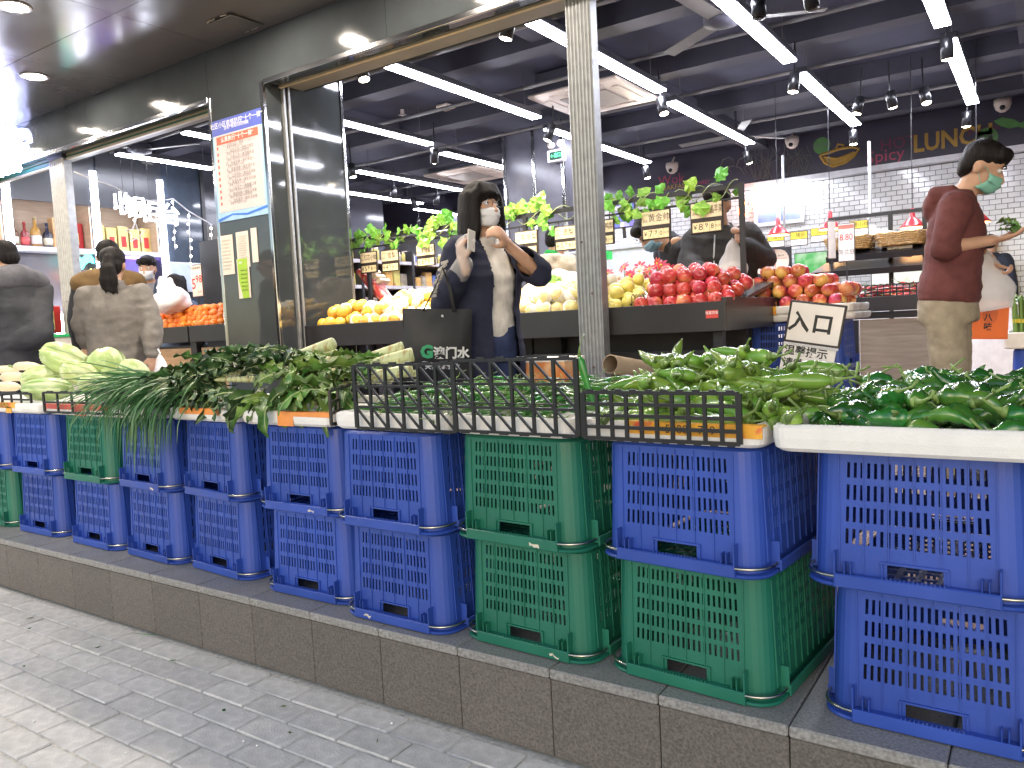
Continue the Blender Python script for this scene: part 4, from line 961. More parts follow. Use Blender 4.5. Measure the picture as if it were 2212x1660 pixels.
text('中', .03, m_brush, t, (.115, .0008, -H_ / 2 - .10)); MB().rbox((0, -.003, -H_ / 2 - .006), (W_ - .01, .003, .014), .001).build('clear_tape', mat('clear_tape', (.8, .8, .8), .1, alpha=.5), t)
MB().tube([(.0, .02, -.4), (.0, .02, .0)], .006, 6).build('support_stick', m_leg, t)
# ================================================================== red chilli table and wicker rack
YC = 6.4
A = at(1835, 645, Y=YC); B = at(2010, 640, Y=YC); zb = at(1850, 675, Y=YC).z
t = group('chilli_table', 'black table with pale wood door panel carrying red chillies', 'table', (A.x, YC, FZ)); m_wood = mat('pale_wood', (.30, .25, .20), .5, var=.2, scale=4, stretch=(1, 1, 12))
XE = B.x + .1
part(t, 'front_board', (A.x, YC, zb), (XE, YC + .03, A.z), m_bd, .003); part(t, 'table_top', (A.x, YC + .032, A.z - .08), (XE, YC + 1.0, A.z - .05), m_bd)
part(t, 'door_panel', (A.x + .06, YC + .05, FZ + .06), (A.x + .06 + .55, YC + .07, zb - .06), m_wood); part(t, 'top_rail', (A.x, YC + .04, zb - .055), (XE, YC + .075, zb - .004), m_leg)
for x in (A.x, A.x + .63, XE - .06): part(t, 'leg', (x, YC + .04, FZ), (x + .05, YC + .09, zb - .06), m_leg)
part(t, 'shelf', (A.x + .68, YC + .04, zb - .22), (XE, YC + .9, zb - .19), mat('brown_board', (.28, .14, .08), .5))
m_rch = mat('chilli_red', (.50, .02, .025), .22, var=.3, scale=14, coat=.4, rnd=.35, hue=.02)
KR = [(pm_.copy(), sm) for pm_, sm in KC]
for me, sm in KR: me.materials.clear(); me.materials.append(m_rch)
rd = random.Random(3)
heap('red_chilli', KR, 'red chilli in the black basket on the table behind the man in maroon', 'red chillies on the far table', [(rd.uniform(A.x + .05, XE - .05), YC + rd.uniform(.05, .55), A.z - .03 + rd.uniform(0, .13), (rd.uniform(-.6, .6), rd.uniform(-.25, .25), rd.uniform(-.5, .5)), rd.randrange(9), rd.uniform(1.1, 1.7)) for k in range(110)], 'chilli')
lattice((A.x + .02, YC + .02, A.z), (XE - .02, YC + .02, A.z), .085, 14, 'grid', 'black grid panel before the red chillies', rows=3)
p = at(1962, 770, Y=YC + .3); t = thing('storage_bucket', 'blue and white bucket under the chilli table', 'bucket', (p.x, p.y, FZ)); MB().lathe([(.10, 0), (.13, .25), (.135, .25), (.135, .27)], 20).build('bucket', mat('bucket_blue', (.05, .12, .5), .4), t, True)
p = at(1985, 765, Y=YC + .25); t = thing('storage_box', 'white carton with blue edge under the chilli table', 'box', (p.x + .1, p.y, FZ)); MB().rbox((0, 0, .15), (.24, .24, .3), .004).build('carton', mat('carton_white', (.8, .75, .68), .6), t)
# tiered black rack with wicker baskets
YK = 7.4
A = at(1762, 600, Y=YK); B = at(1998, 610, Y=YK)
t = group('basket_rack', 'tiered black rack with long wicker basket and white tags on the right', 'rack', (A.x, YK, FZ))
m_wick = mat('wicker', (.48, .30, .12), .7, var=.35, scale=60, bump=.8, bscale=90)
z1 = at(1880, 535, Y=YK).z; z2 = at(1880, 575, Y=YK).z
for x in (A.x + .05, A.x + .55, B.x - .05): part(t, 'post', (x, YK + .30, FZ), (x + .035, YK + .335, at(1800, 470, Y=YK).z), m_leg)
o = MB().box(((B.x - A.x) / 2, .12, z2 - FZ), (B.x - A.x, .6, .05), Matrix.Rotation(.18, 3, 'X')).build('lower_tray', m_bd, t)
o = MB().box(((B.x - A.x) / 2 + .05, .2, z1 - FZ - .03), (B.x - A.x - .1, .5, .05), Matrix.Rotation(.2, 3, 'X')).build('upper_tray', m_bd, t)
for x in (A.x + .1, B.x - .15): part(t, 'bracket', (x, YK - .1, z2 - .05), (x + .03, YK + .3, z2 - .02), m_leg)
part(t, 'top_bar', (A.x + .05, YK + .30, at(1800, 470, Y=YK).z), (B.x, YK + .33, at(1800, 470, Y=YK).z + .03), m_leg)
for k in range(2):
    b = MB(); L = (B.x - A.x) / 2 - .06; cx_ = A.x + .08 + L / 2 + k * (L + .04)
    tt = thing('wicker_basket', ['brown wicker basket on the rack left of the 8.80 sign', 'brown wicker basket on the rack near the man in maroon'][k], 'basket', (cx_, YK + .16, z1 + .0), 0, 'wicker baskets'); 
    for j in range(6):
        pts = []
        for q in range(29):
            a = 2 * math.pi * q / 28; e = .02; pts.append(((L / 2 - .02 + .006 * j) * max(-1, min(1, 1.25 * math.cos(a))), (.17 + .006 * j) * max(-1, min(1, 1.25 * math.sin(a))), .012 + .018 * j + .004 * (-1) ** q))
        b.tube(pts, .009, 5, False)
    b.build('weave', m_wick, tt); MB().bb((-L / 2 + .03, -.16, 0), (L / 2 - .03, .16, .012)).build('base', m_wick, tt)
    rd = random.Random(k); 
    for q in range(16): tag(link('ginger_root', lump(.035, .026, .022, q * 1.3, .4, 10, 8).mesh('ginger_root', True), m_rad, None, (cx_ + rd.uniform(-L / 2 + .05, L / 2 - .05), YK + .16 + rd.uniform(-.12, .12), z1 + .10 + rd.uniform(0, .02))), 'knobbly tan root in the wicker basket ' + ('left of the 8.80 sign' if k == 0 else 'near the man in maroon'), 'root', 'roots in the wicker baskets')
# twin 8.80 sign
for (x0, y0, x1, y1, lab, txt) in [(1809, 484, 1848, 565, 'white sign reading 8.80 on the rack, front one of the pair', 1), (1784, 478, 1808, 560, 'narrow white sign seen at an angle beside the 8.80 sign', 0)]:
    a = at(x0, y0, Y=6.9); b2 = at(x1, y1, Y=6.9); w_ = b2.x - a.x; h = a.z - b2.z; t = thing('price_board', lab, 'price sign', ((a.x + b2.x) / 2, 6.9, (a.z + b2.z) / 2), 0 if txt else .9, 'price boards on the rack')
    MB().rbox((0, 0, 0), (w_, .012, h), .006).build('frame', mat('board_frame', (.12, .10, .10), .4), t); MB().box((0, -.0066, 0), (w_ * .9, .002, h * .94)).build('board', mat('board_white', (.85, .80, .78), .4), t)
    if txt: MB().box((0, -.0082, h * .40), (w_ * .88, .001, h * .10)).build('header', mat('board_red', (.6, .2, .15), .5), t); text('8.80', .075, m_red, t, (0, -.0086, h * .13), sx=.8); text('荷兰豆', .045, mat('print_grey', (.2, .18, .16), .6), t, (0, -.0086, -h * .25))
    MB().tube([(0, 0, -h / 2), (0, 0, -h / 2 - .35)], .006, 6).build('stick', m_leg, t)
for k in range(7):
    p = at(1885 + 13 * k, 505 + k * 5 + (k % 2) * 4, Y=YK + .1); t = thing('rack_tag', 'small white price card on the wicker rack, place %s from the left' % ['one', 'two', 'three', 'four', 'five', 'six', 'seven'][k], 'price card', p, 0, 'white cards on the wicker rack')
    MB().rbox((0, 0, .03), (.055, .006, .085), .002).build('card', mat('board_white', (.85, .80, .78), .4), t); MB().rbox((0, 0, -.05), (.055, .006, .06), .002).build('card', mat('board_white', (.85, .80, .78), .4), t); text('4.98', .02, m_ink, t, (0, -.004, -.05))
# ================================================================== back counter area
m_steel = mat('white_metal', (.6, .62, .66), .35, .2)
def pend(x, y, lab):
    Yp = 8.6; p = at(x, y, Y=Yp); t = thing('pendant_lamp', lab, 'pendant lamp', p, 0, 'red pendant lamps')
    MB().lathe([(.115, -.035), (.118, -.03), (.10, -.012), (.06, .035), (.03, .06), (.024, .075), (.024, .13), (.012, .15)], 20).build('shade', mat('shade_red', (.42, .02, .03), .3, coat=.4), t, True)
    MB().lathe([(.108, -.040), (.10, -.037)], 20).build('bulb_disc', mat('warm_bulb', (1, .6, .3), .5, emit=9, ecol=(1, .5, .18)), t)
    MB().tube([(0, 0, .15), (0, 0, CEIL - p.z)], .004, 5).build('cord', m_leg, t)
for x, y, lab in ((1681, 501, 'red pendant lamp, leftmost, over the meat counter'), (1793, 488, 'red pendant lamp behind the 8.80 sign'), (1971, 484, 'red pendant lamp left of the man in maroon'), (2110, 473, 'red pendant lamp behind the man in maroon')): pend(x, y, lab)
YG = 9.6
ra = at(1625, 535 - 10, Y=YG)
t = group('meat_rail', 'steel pipe rail with bend hanging in front of the white tiles', 'rail', at(1630, 512, Y=YG)); zr = at(1700, 500, Y=YG).z
xa, xb = at(1600, 510, Y=YG).x, at(1868, 490, Y=YG).x
ptube(t, 'pipe', [(xa, YG, zr), (xb, YG, zr), (xb + .06, YG, zr + .06), (xb + .06, YG, ZB)], .018, m_steel)
ptube(t, 'pipe', [(at(1693, 440, Y=YG).x, YG, zr), (at(1693, 440, Y=YG).x, YG, ZB)], .016, m_steel)
m_yel = mat('sign_yellow', (.62, .50, .04), .5)
for k, (x, y, nm, pr_) in enumerate([(1676, 520, '猪骨', '17.80'), (1726, 516, '猪肝', '19.80'), (1771, 508, '五花', '34.80'), (1812, 500, '瘦肉', '26.80'), (1855, 493, '猪小排', '39.80'), (1640, 527, '干肉', '35.80')]):
    p = at(x, y, Y=YG - .05); t = thing('meat_price_sign', 'yellow topped price sign on the meat rail, %s' % ['second from left', 'third from left', 'fourth from left', 'fifth from left', 'rightmost under the pipe bend', 'tilted one by the black jacket'][k], 'price sign', p, 0, 'meat price signs')
    if k == 5: t.rotation_euler = (0, .5, 0)
    MB().rbox((0, 0, 0), (.20, .012, .17), .005).build('frame', m_frm, t); MB().box((0, -.0066, .037), (.185, .002, .078)).build('name_card', m_yel, t); MB().box((0, -.0066, -.042), (.185, .002, .062)).build('price_card', mat('board_white', (.85, .80, .78), .4), t)
    text(nm, .055, m_ink, t, (.02, -.0084, .037)); text(pr_, .05, m_ink, t, (0, -.0084, -.042)); MB().tube([(0, 0, .085), (0, 0, .085 + max(.01, zr - p.z - .085))], .003, 5).build('hook', m_leg, t)
t = group('meat_counter', 'white meat counter with glass and dark screens before the tiled wall', 'counter', (-2.5, 9.9, FZ))
part(t, 'base', (-4.2, 9.9, FZ), (1.2, 10.6, 1.05), mat('counter_white', (.7, .7, .72), .4)); part(t, 'top', (-4.22, 9.86, 1.052), (1.22, 10.62, 1.09), m_steel)
for a, b2, m, nm in (((1630, 540), (1712, 640), mat('dark_glass', (.05, .05, .055), .15), 'menu_screen'), ((1716, 548), (1790, 640), mat('poster_green', (.08, .42, .10), .4, col2=(.6, .7, .5), c2s=3), 'poster'), ((1880, 520), (2010, 610), mat('poster_pale', (.55, .72, .48), .4, col2=(.8, .85, .75), c2s=2, c2t=.5), 'poster')):
    p = at(*a, Y=10.9); q2 = at(*b2, Y=10.9); tt = thing(nm, {'dark_glass': 'dark menu screen behind the pig cuts board', 'poster_green': 'bright green poster on the wall behind the rack', 'poster_pale': 'pale green poster with smile logo behind the wicker rack'}[m.name], 'poster' if nm == 'poster' else 'screen', ((p.x + q2.x) / 2, 10.9, (p.z + q2.z) / 2)); MB().rbox((0, 0, 0), (abs(q2.x - p.x), .03, abs(p.z - q2.z)), .005).build('frame', m_frm, tt); MB().box((0, -.017, 0), (abs(q2.x - p.x) * .96, .004, abs(p.z - q2.z) * .96)).build('panel', m, tt)
p = at(1660, 566, Y=9.7); t = thing('pig_cuts_board', 'oval cream board with outlined pork cuts and names', 'sign', p); Rr = MB()
pts = [(.24 * math.cos(a), 0, .16 * math.sin(a) + (.02 * math.sin(3 * a))) for a in [2 * math.pi * k / 28 for k in range(28)]]; MB().poly(pts, (0, .012, 0)).build('board', mat('board_cream', (.78, .66, .55), .5), t, fix=True)
for a_, b_ in (((-.1, -.15), (-.1, .15)), ((.08, -.15), (.08, .15)), ((-.22, .03), (.22, .03))): MB().tube([(a_[0], -.002, a_[1]), (b_[0], -.002, b_[1])], .003, 4).build('outline', m_red, t)
text('排骨', .05, m_ink, t, (-.01, -.004, .06)); text('五花肉', .05, m_ink, t, (-.02, -.004, -.06)); text('猪头肉', .025, m_ink, t, (.15, -.004, .06))
# glowing signs on the tiles
m_glow = mat('glow_white', (1, 1, 1), .4, emit=7, ecol=(.95, .97, 1)); m_neono = mat('neon_orange', (1, .3, .1), .4, emit=6, ecol=(1, .28, .06))
for k, (x, ch) in enumerate(((1652, '放'), (1689, '心'), (1724, '肉'))):
    p = at(x, 434 - k * 5, Y=11.2); t = thing('glowing_letter', 'white glowing letter on the tiled wall, %s of three' % ['first', 'second', 'third'][k], 'sign', p, 0, 'glowing letters on tiles'); text(ch, .25, m_glow, t, (0, 0, 0), depth=.02, bold=.012)
p = at(1612, 440, Y=11.1); t = thing('neon_sign', 'orange neon outline of a pepper at the left of the glowing letters', 'sign', p)
MB().tube([(-.1, 0, -.14), (-.02, 0, -.16), (.08, 0, -.05), (.12, 0, .12), (.17, 0, .2), (.12, 0, .22), (.07, 0, .1), (-.02, 0, .0), (-.12, 0, -.06), (-.1, 0, -.14)], .012, 6).build('tube', m_neono, t, True)
p0 = at(1632, 440, Y=11.33); p1 = at(1735, 500, Y=11.33); t = thing('wall_window', 'bluish serving window with white frame under the glowing letters', 'window', ((p0.x + p1.x) / 2, 11.34, (p0.z + p1.z) / 2 + .1)); w_, h = p1.x - p0.x, .36
MB().box((0, .01, 0), (w_, .02, h)).build('pane', mat('pane_blue', (.18, .22, .40), .1), t)
for a_, b_ in ((-w_ / 2, h), (w_ / 2, h), (0, h)): MB().box((a_, -.012, 0), (.05, .03, h)).build('frame', m_steel, t)
for z_ in (-h / 2, h / 2): MB().box((0, -.014, z_), (w_ + .05, .03, .05)).build('frame', m_steel, t)
# painted graphics on the band
t = thing('band_mural', 'painted food words and drawings on the dark band above the tiles', 'mural', (0, BACK - .105, ZB))
def bt(s_, x, y, size, m, **k): p = at(x, y, Y=BACK - .105); text(s_, size, m, t, (p.x, 0, p.z - ZB), **k)
gy, gp, gg, gw = mat('paint_gold', (.45, .27, .05), .6), mat('paint_pink', (.42, .06, .12), .6), mat('paint_green', (.10, .26, .07), .6), mat('paint_chalk', (.16, .16, .15), .7)
bt('LUNCH', 2057, 301, .30, gy, bold=.008, sx=.85); bt('Spicy', 1912, 337, .22, gp); bt('Wok', 1450, 389, .2, gp); bt('BREAKFAST', 1452, 405, .10, gy); bt('SWEET', 1518, 395, .07, gp); bt('HOT', 1940, 310, .2, mat('paint_dim', (.16, .03, .06), .6)); bt('gourmet', 2125, 278, .1, mat('paint_dim', (.16, .03, .06), .6))
def circ(x, y, r, m, s_): 
    p = at(x, y, Y=BACK - .105); q = (p.x, 0, p.z - ZB); MB().poly([(q[0] + r * math.cos(2 * math.pi * k / 24), 0, q[2] + r * math.sin(2 * math.pi * k / 24)) for k in range(24)], (0, .004, 0)).build('disc', m, t, fix=True); text(s_, r * .8, gw, t, (q[0], -.003, q[2]))
circ(1775, 315, .11, gg, 'WOK'); circ(2131, 298, .12, gg, 'YUM')
def outl(pts, m, r=.012, nm='outline'):
    MB().tube([(lambda p: (p.x, -.001, p.z - ZB))(at(x, y, Y=BACK - .105)) for x, y in pts], r, 5).build(nm, m, t)
outl([(1772, 336), (1790, 330), (1815, 322), (1840, 318), (1856, 322), (1845, 338), (1825, 352), (1800, 360), (1782, 352), (1772, 336)], gy, .02); outl([(1780, 340), (1810, 343), (1845, 330)], gy, .016); outl([(1806, 322), (1810, 312), (1822, 314), (1820, 322)], gy, .016)
p = [(lambda q: (q.x, .0, q.z - ZB))(at(x, y, Y=BACK - .106)) for x, y in ((1774, 340), (1812, 345), (1852, 326), (1830, 352), (1800, 361), (1784, 354))]; MB().poly(p, (0, .004, 0)).build('bowl', gy, t, fix=True)
for ox in (0, 34): outl([(1556 + ox, 360), (1562 + ox, 345), (1574 + ox, 340), (1584 + ox, 346), (1586 + ox, 358), (1572 + ox, 362), (1580 + ox, 374), (1574 + ox, 377), (1566 + ox, 364), (1556 + ox, 360)], gw, .007)
rd = random.Random(2)
for k in range(46): 
    x0 = rd.uniform(1630, 1745); outl([(x0, 390 - (x0 - 1630) * .13), (x0 + rd.uniform(-14, 14), rd.uniform(350, 375) - (x0 - 1630) * .13), (x0 + rd.uniform(-24, 24), rd.uniform(318, 350) - (x0 - 1630) * .1)], gw, .004, 'cabbage_line')
p = [(lambda q: (q.x, .0, q.z - ZB))(at(x, y, Y=BACK - .106)) for x, y in ((2146, 262), (2165, 254), (2190, 258), (2205, 266), (2212, 262), (2212, 278), (2200, 274), (2180, 278), (2158, 272))]; MB().poly(p, (0, .004, 0)).build('fish', gg, t, fix=True)
# ================================================================== ceiling equipment
m_spotb = mat('spot_black', (.012, .012, .014), .3); m_spotl = mat('spot_lens', (1, .9, .75), .4, emit=30, ecol=(1, .86, .62))
SP = [(1092, 84, 1), (1435, 246, 1), (1182, 303, 1), (1399, 385, 1), (1619, 353, 1), (1713, 199, 1), (1850, 246, 1), (1929, 233, 1), (2002, 223, 1), (2047, 129, 1), (2087, 274, 1), (1844, 312, 1), (1640, 40, 0), (1756, 20, 0), (787, 172, 1), (938, 352, 1), (763, 383, 1), (850, 428, 0), (896, 448, 0), (942, 443, 0), (900, 490, 0)]
for k, (x, y, on) in enumerate(SP):
    p = at(x, y, Z=2.92); rd = random.Random(k)
    t = thing('track_spotlight', '%s black cylinder spotlight on the shop ceiling, %s' % ('lit' if on else 'unlit', ['by the lintel left of the big post', 'past the air conditioner', 'beside the exit sign', 'above the word Wok', 'above the mushrooms drawing', 'at the gap of the central lamp row', 'left of the track row of three', 'middle of the track row of three', 'right of the track row of three', 'beside the right lamp row', 'over the word LUNCH', 'over the soup tureen', 'at the top edge, tilted', 'at the top edge, hanging straight', 'next to the pillar panel', 'above the head of the woman', 'right beside the pillar edge', 'first of the dim three behind the woman', 'second of the dim three behind the woman', 'third of the dim three behind the woman', 'low one beside the woman'][k]), 'spotlight', p, 0, 'track spotlights')
    ax = Vector((rd.uniform(-.4, .4), rd.uniform(-.35, .25), 1)).normalized(); q = ax.to_track_quat('Z', 'Y').to_matrix()
    MB().lathe([(.040, 0), (.044, .0), (.044, .15), (.02, .155)], 16, q).build('barrel', m_spotb, t, True); MB().tube([ax * .14, ax * .16 + Vector((0, 0, .06)), Vector((ax.x * .2, ax.y * .2, CEIL - p.z - .17))], .008, 6).build('arm', m_spotb, t)
    MB().lathe([(.038, -.001), (.02, -.008), (.003, -.010)], 16, q).build('lens', m_spotl if on else m_spotb, t, True)
# real beams of the two spotlights that blow out the pears
for n_, (x, y) in enumerate(((1092, 84), (787, 172), (1399, 385))):
    p = at(x, y, Z=2.90); ld = bpy.data.lights.new('spot_beam', 'SPOT'); ld.energy = (160, 150, 120)[n_]; ld.spot_size = 1.0; ld.spot_blend = .6; ld.color = (1, .88, .66); ld.shadow_soft_size = .04
    lo = bpy.data.objects.new('spot_beam', ld); COL.objects.link(lo); lo.location = p - Vector((0, 0, .03)); tg = Vector(((xs_(1010), xs_(830), xs_(1400))[n_], YS + .4, 1.3)); lo.rotation_euler = (tg - lo.location).to_track_quat('-Z', 'Y').to_euler()
m_acw = mat('ac_white', (.66, .56, .48), .5, var=.04); m_acg = mat('ac_grille', (.32, .28, .24), .6)
def acunit(cx_, cy_, label):
    t = thing('cassette_unit', label, 'air conditioner', (cx_, cy_, CEIL - .24), 0, 'ceiling air conditioners')
    MB().rbox((0, 0, .01), (.95, .95, .035), .02).build('panel', m_acw, t); MB().rbox((0, 0, .13), (.84, .84, .2), .01).build('housing', m_beam, t); MB().rbox((0, 0, -.012), (.5, .5, .014), .01).build('intake_grille', m_acg, t)
    for k in range(4): MB().rbox(Matrix.Rotation(k * math.pi / 2, 3, 'Z') @ Vector((0, .36, -.010)), (.56, .07, .010) if k % 2 == 0 else (.07, .56, .010), .004).build('vent_flap', mat('ac_flap', (.6, .5, .42), .5), t)
p = at(1284, 214, Z=CEIL - .24); acunit(p.x, p.y, 'square cream cassette air conditioner behind the big steel post'); p = at(1015, 380, Z=CEIL - .24); acunit(p.x, p.y, 'square cream cassette air conditioner above the head of the woman')
for k, (x, y, Y_) in enumerate(((1711, 313, 11.1), (2166, 233, 11.0), (276, 370, 6.0), (1452, 368, 11.1))):
    p = at(x, y, Y=Y_); t = thing('security_camera', 'white dome security camera ' + ['by the cabbage drawing', 'at the right edge above the fish drawing', 'under the lamp in the left opening', 'next to the spotlight above Wok'][k], 'camera', p, 0, 'dome cameras')
    MB().lathe([(.09, .10), (.09, .04), (.07, -.02), (.03, -.05)], 16).build('dome', m_acw, t, True); MB().ell((0, -.07, -.01), (.03, .02, .03)).build('lens', m_spotb, t, True); MB().tube([(0, 0, .1), (0, .1, .2)], .015, 6).build('mount', m_acw, t)
for k, (x, y) in enumerate(((963, 231), (869, 243))):
    p = at(x, y, Z=CEIL - .03); t = thing('smoke_detector', ['square white detector on the ceiling left of the big post', 'small sprinkler head on the ceiling near the pillar'][k], 'detector', p); MB().rbox((0, 0, 0), (.16, .16, .035) if k == 0 else (.04, .04, .08), .012).build('cover', m_acw, t); MB().rbox((0, 0, -.03), (.07, .07, .02) if k == 0 else (.07, .07, .008), .006).build('sensor', m_acg, t)
for k, (x, y, x2, y2) in enumerate(((1560, 45, 1480, 95), (1590, 293, 1500, 310), (300, 325, 345, 320))):
    p = at(x, y, Z=CEIL - .32); q_ = at(x2, y2, Z=CEIL - .32); t = thing('ceiling_fan', 'dim ceiling fan ' + ['blades at the top right of the big post', 'far off above the mushroom drawing', 'in the left opening'][k], 'fan', p, 0, 'ceiling fans'); MB().lathe([(.12, .06), (.13, .03), (.13, -.02), (.05, -.04)], 16).build('motor', m_beam, t, True); MB().tube([(0, 0, .06), (0, 0, .31)], .015, 6).build('rod', m_beam, t)
    a0 = math.atan2(q_.y - p.y, q_.x - p.x)
    for j in range(3): MB().box(Matrix.Rotation(a0 + j * 2.094, 3, 'Z') @ Vector((.40, 0, 0)), (.6, .11, .008), Matrix.Rotation(a0 + j * 2.094, 3, 'Z') @ Matrix.Rotation(.15, 3, 'X')).build('blade', mat('fan_blade', (.12, .11, .10), .5), t)
# inner pillar with exit sign
p0 = at(1097, 470, Y=7.7); p1 = at(1222, 470, Y=7.7)
t = group('inner_pillar', 'square lilac grey pillar with chrome corners and exit sign behind the ivy', 'pillar', ((p0.x + p1.x) / 2, 7.7, FZ)); m_lil = mat('pillar_panel', (.15, .15, .19), .2, var=.08)
part(t, 'panel', (p0.x, 7.7, FZ), (p1.x - .38, 7.75, CEIL - .17), m_lil); part(t, 'panel', (p1.x - .37, 7.69, FZ), (p1.x, 7.75, CEIL - .17), m_lil)
part(t, 'core', (p0.x + .02, 7.76, FZ), (p1.x - .02, 8.3, CEIL - .17), m_beam)
for x in (p0.x, p1.x - .375, p1.x): part(t, 'chrome_corner', (x - .018, 7.675, FZ), (x + .018, 7.71, CEIL - .17), m_chr, .003)
p = at(1199, 337, Y=7.58); t = thing('exit_sign', 'green lit exit sign with twin emergency lamps on the inner pillar', 'exit sign', p); MB().rbox((0, .03, 0), (.20, .08, .13), .008).build('case', mat('case_white', (.75, .76, .82), .4), t); MB().box((.015, -.012, 0), (.15, .004, .085)).build('screen', mat('screen_dark', (.01, .05, .03), .3), t)
text('←出口', .055, mat('exit_green', (.1, .9, .3), .4, emit=2.5, ecol=(.1, .9, .3)), t, (.015, -.015, 0), sx=.8)
for s_ in (-.05, .07): MB().lathe([(.03, -.03), (.042, -.02), (.035, .02)], 14, Matrix.Rotation(1.3, 3, 'X'), (s_, 0, .12)).build('emergency_lamp', m_acw, t, True)
# monitor and service desk behind the golden apples
p = at(1343, 388, Y=7.5); t = thing('monitor', 'flat monitor with a grid of camera pictures behind the ivy', 'monitor', p); m_scr = mat('camera_grid', (.1, .1, .3), .4, emit=1.2, ecol=(.28, .25, .62), col2=(.5, .4, .35), c2s=30)
p = at(1343, 462, Y=7.5); t.location = p; MB().rbox((0, .02, 0), (.30, .03, .29), .006).build('bezel', m_bd, t)
for i in range(5):
    for j in range(5): MB().box((-.11 + i * .055, .003, -.11 + j * .055), (.051, .004, .050)).build('camera_tile', mat('cam_tile_%d' % ((i * 3 + j) % 4), [(.12, .10, .40), (.2, .2, .5), (.35, .3, .35), (.08, .10, .3)][(i * 3 + j) % 4], .4, emit=.8, ecol=[(.12, .10, .40), (.2, .2, .5), (.35, .3, .35), (.08, .10, .3)][(i * 3 + j) % 4]), t)
MB().tube([(0, .04, -.14), (0, .05, -.25)], .02, 8).build('stand', m_bd, t)
t = group('service_desk', 'pale service desk with glass and steel rail behind the flowers', 'desk', at(1340, 560, Y=7.6)); c = t.location
part(t, 'front', (c.x - 1.1, c.y, FZ), (c.x + .9, c.y + .04, c.z + .10), mat('desk_pale', (.62, .66, .70), .4)); part(t, 'top', (c.x - 1.1, c.y - .03, c.z + .102), (c.x + .9, c.y + .5, c.z + .13), m_steel)
part(t, 'green_box', (c.x - .12, c.y - .4, c.z - .02), (c.x + .06, c.y - .3, c.z + .06), mat('box_green', (.02, .5, .08), .4))
# ================================================================== left part of the shop: oranges, liquor wall, signs
YO = 3.9
A = at(340, 712, Y=YO); B = at(476, 700, Y=YO); zb = at(400, 740, Y=YO).z
t = group('orange_stand', 'dark stand with pale wood doors carrying oranges left of the pillar', 'stand', (A.x, YO, FZ)); XB = PLX - .012
m_oak = mat('oak_panel', (.42, .27, .15), .5, var=.18, scale=5, stretch=(1, 1, 10))
part(t, 'front_board', (A.x - .3, YO, zb), ((A.x + B.x) / 2 - .01, YO + .03, B.z), m_bd, .004); part(t, 'front_board', ((A.x + B.x) / 2 + .01, YO, zb), (XB, YO + .03, B.z), m_bd, .004)
part(t, 'bed', (A.x - .3, YO + .031, B.z - .05), (XB, YO + .9, B.z - .02), m_bd)
for x in (A.x - .3, (A.x + B.x) / 2 - .04, XB - .08): part(t, 'leg', (x, YO + .04, FZ), (x + .08, YO + .12, zb - .001), m_leg)
for x0, x1 in ((A.x - .2, (A.x + B.x) / 2 - .07), ((A.x + B.x) / 2 + .06, XB - .1)): part(t, 'door', (x0, YO + .07, FZ + .05), (x1, YO + .09, zb - .05), m_oak); part(t, 'door_frame', (x0 - .02, YO + .092, FZ + .03), (x1 + .02, YO + .10, zb - .03), m_leg)
m_org = mat('orange_peel', (.78, .20, .02), .38, var=.15, scale=20, rnd=.15, hue=.01, bump=.25, bscale=300); OR_.materials.append(m_org)
rd = random.Random(9); sp = []
for L in range(4):
    for i in range(15 - L):
        for j in range(6 - L):
            sp.append((A.x - .2 + (i + .5 * (L + j % 2)) * .068 + rd.uniform(-.014, .014), YO + .08 + (j + .6 * L) * .06 + rd.uniform(-.012, .012), B.z + .012 + L * .042 + j * .006 + rd.uniform(-.008, .010)))
fruits('tangerine', OR_, m_org, [q_ for q_ in sp if q_[0] < PLX - .05], 'orange tangerine in the heap left of the pillar', 'tangerines on the stand', 'tangerine', seed=12, kids=())
p = at(427, 607, Y=4.3); t = thing('price_board', 'tall white price board reading 5.98 standing in the tangerines', 'price sign', p); w_, h = .16, .29
MB().rbox((0, 0, 0), (w_, .014, h), .008).build('frame', m_frm, t); MB().box((0, -.0078, 0), (w_ * .9, .002, h * .94)).build('board', mat('board_pink', (.85, .70, .62), .4), t)
text('5', .13, m_red, t, (-.045, -.0096, -.03), bold=.002); text('98', .095, m_red, t, (.03, -.0096, .01), bold=.002); text('四会砂糖橘', .026, m_ink, t, (0, -.0096, .11)); text('元/斤', .028, m_ink, t, (.035, -.0096, -.10)); MB().tube([(0, 0, -h / 2), (0, 0, -h / 2 - .3)], .01, 6).build('pole', m_leg, t)
p = at(372, 648, Y=4.0); t = thing('shopping_bag', 'bulging white plastic shopping bag resting on the tangerines', 'bag', p); m_wb = mat('white_bag', (.84, .82, .84), .35, var=.05, alpha=.92, bump=.7, bscale=18)
lump(.17, .13, .11, 8.8, .3).build('bag', m_wb, t, True); o = lump(.08, .07, .09, 2.2, .4).build('knot', m_wb, t, True); o.location = (-.08, 0, .11)
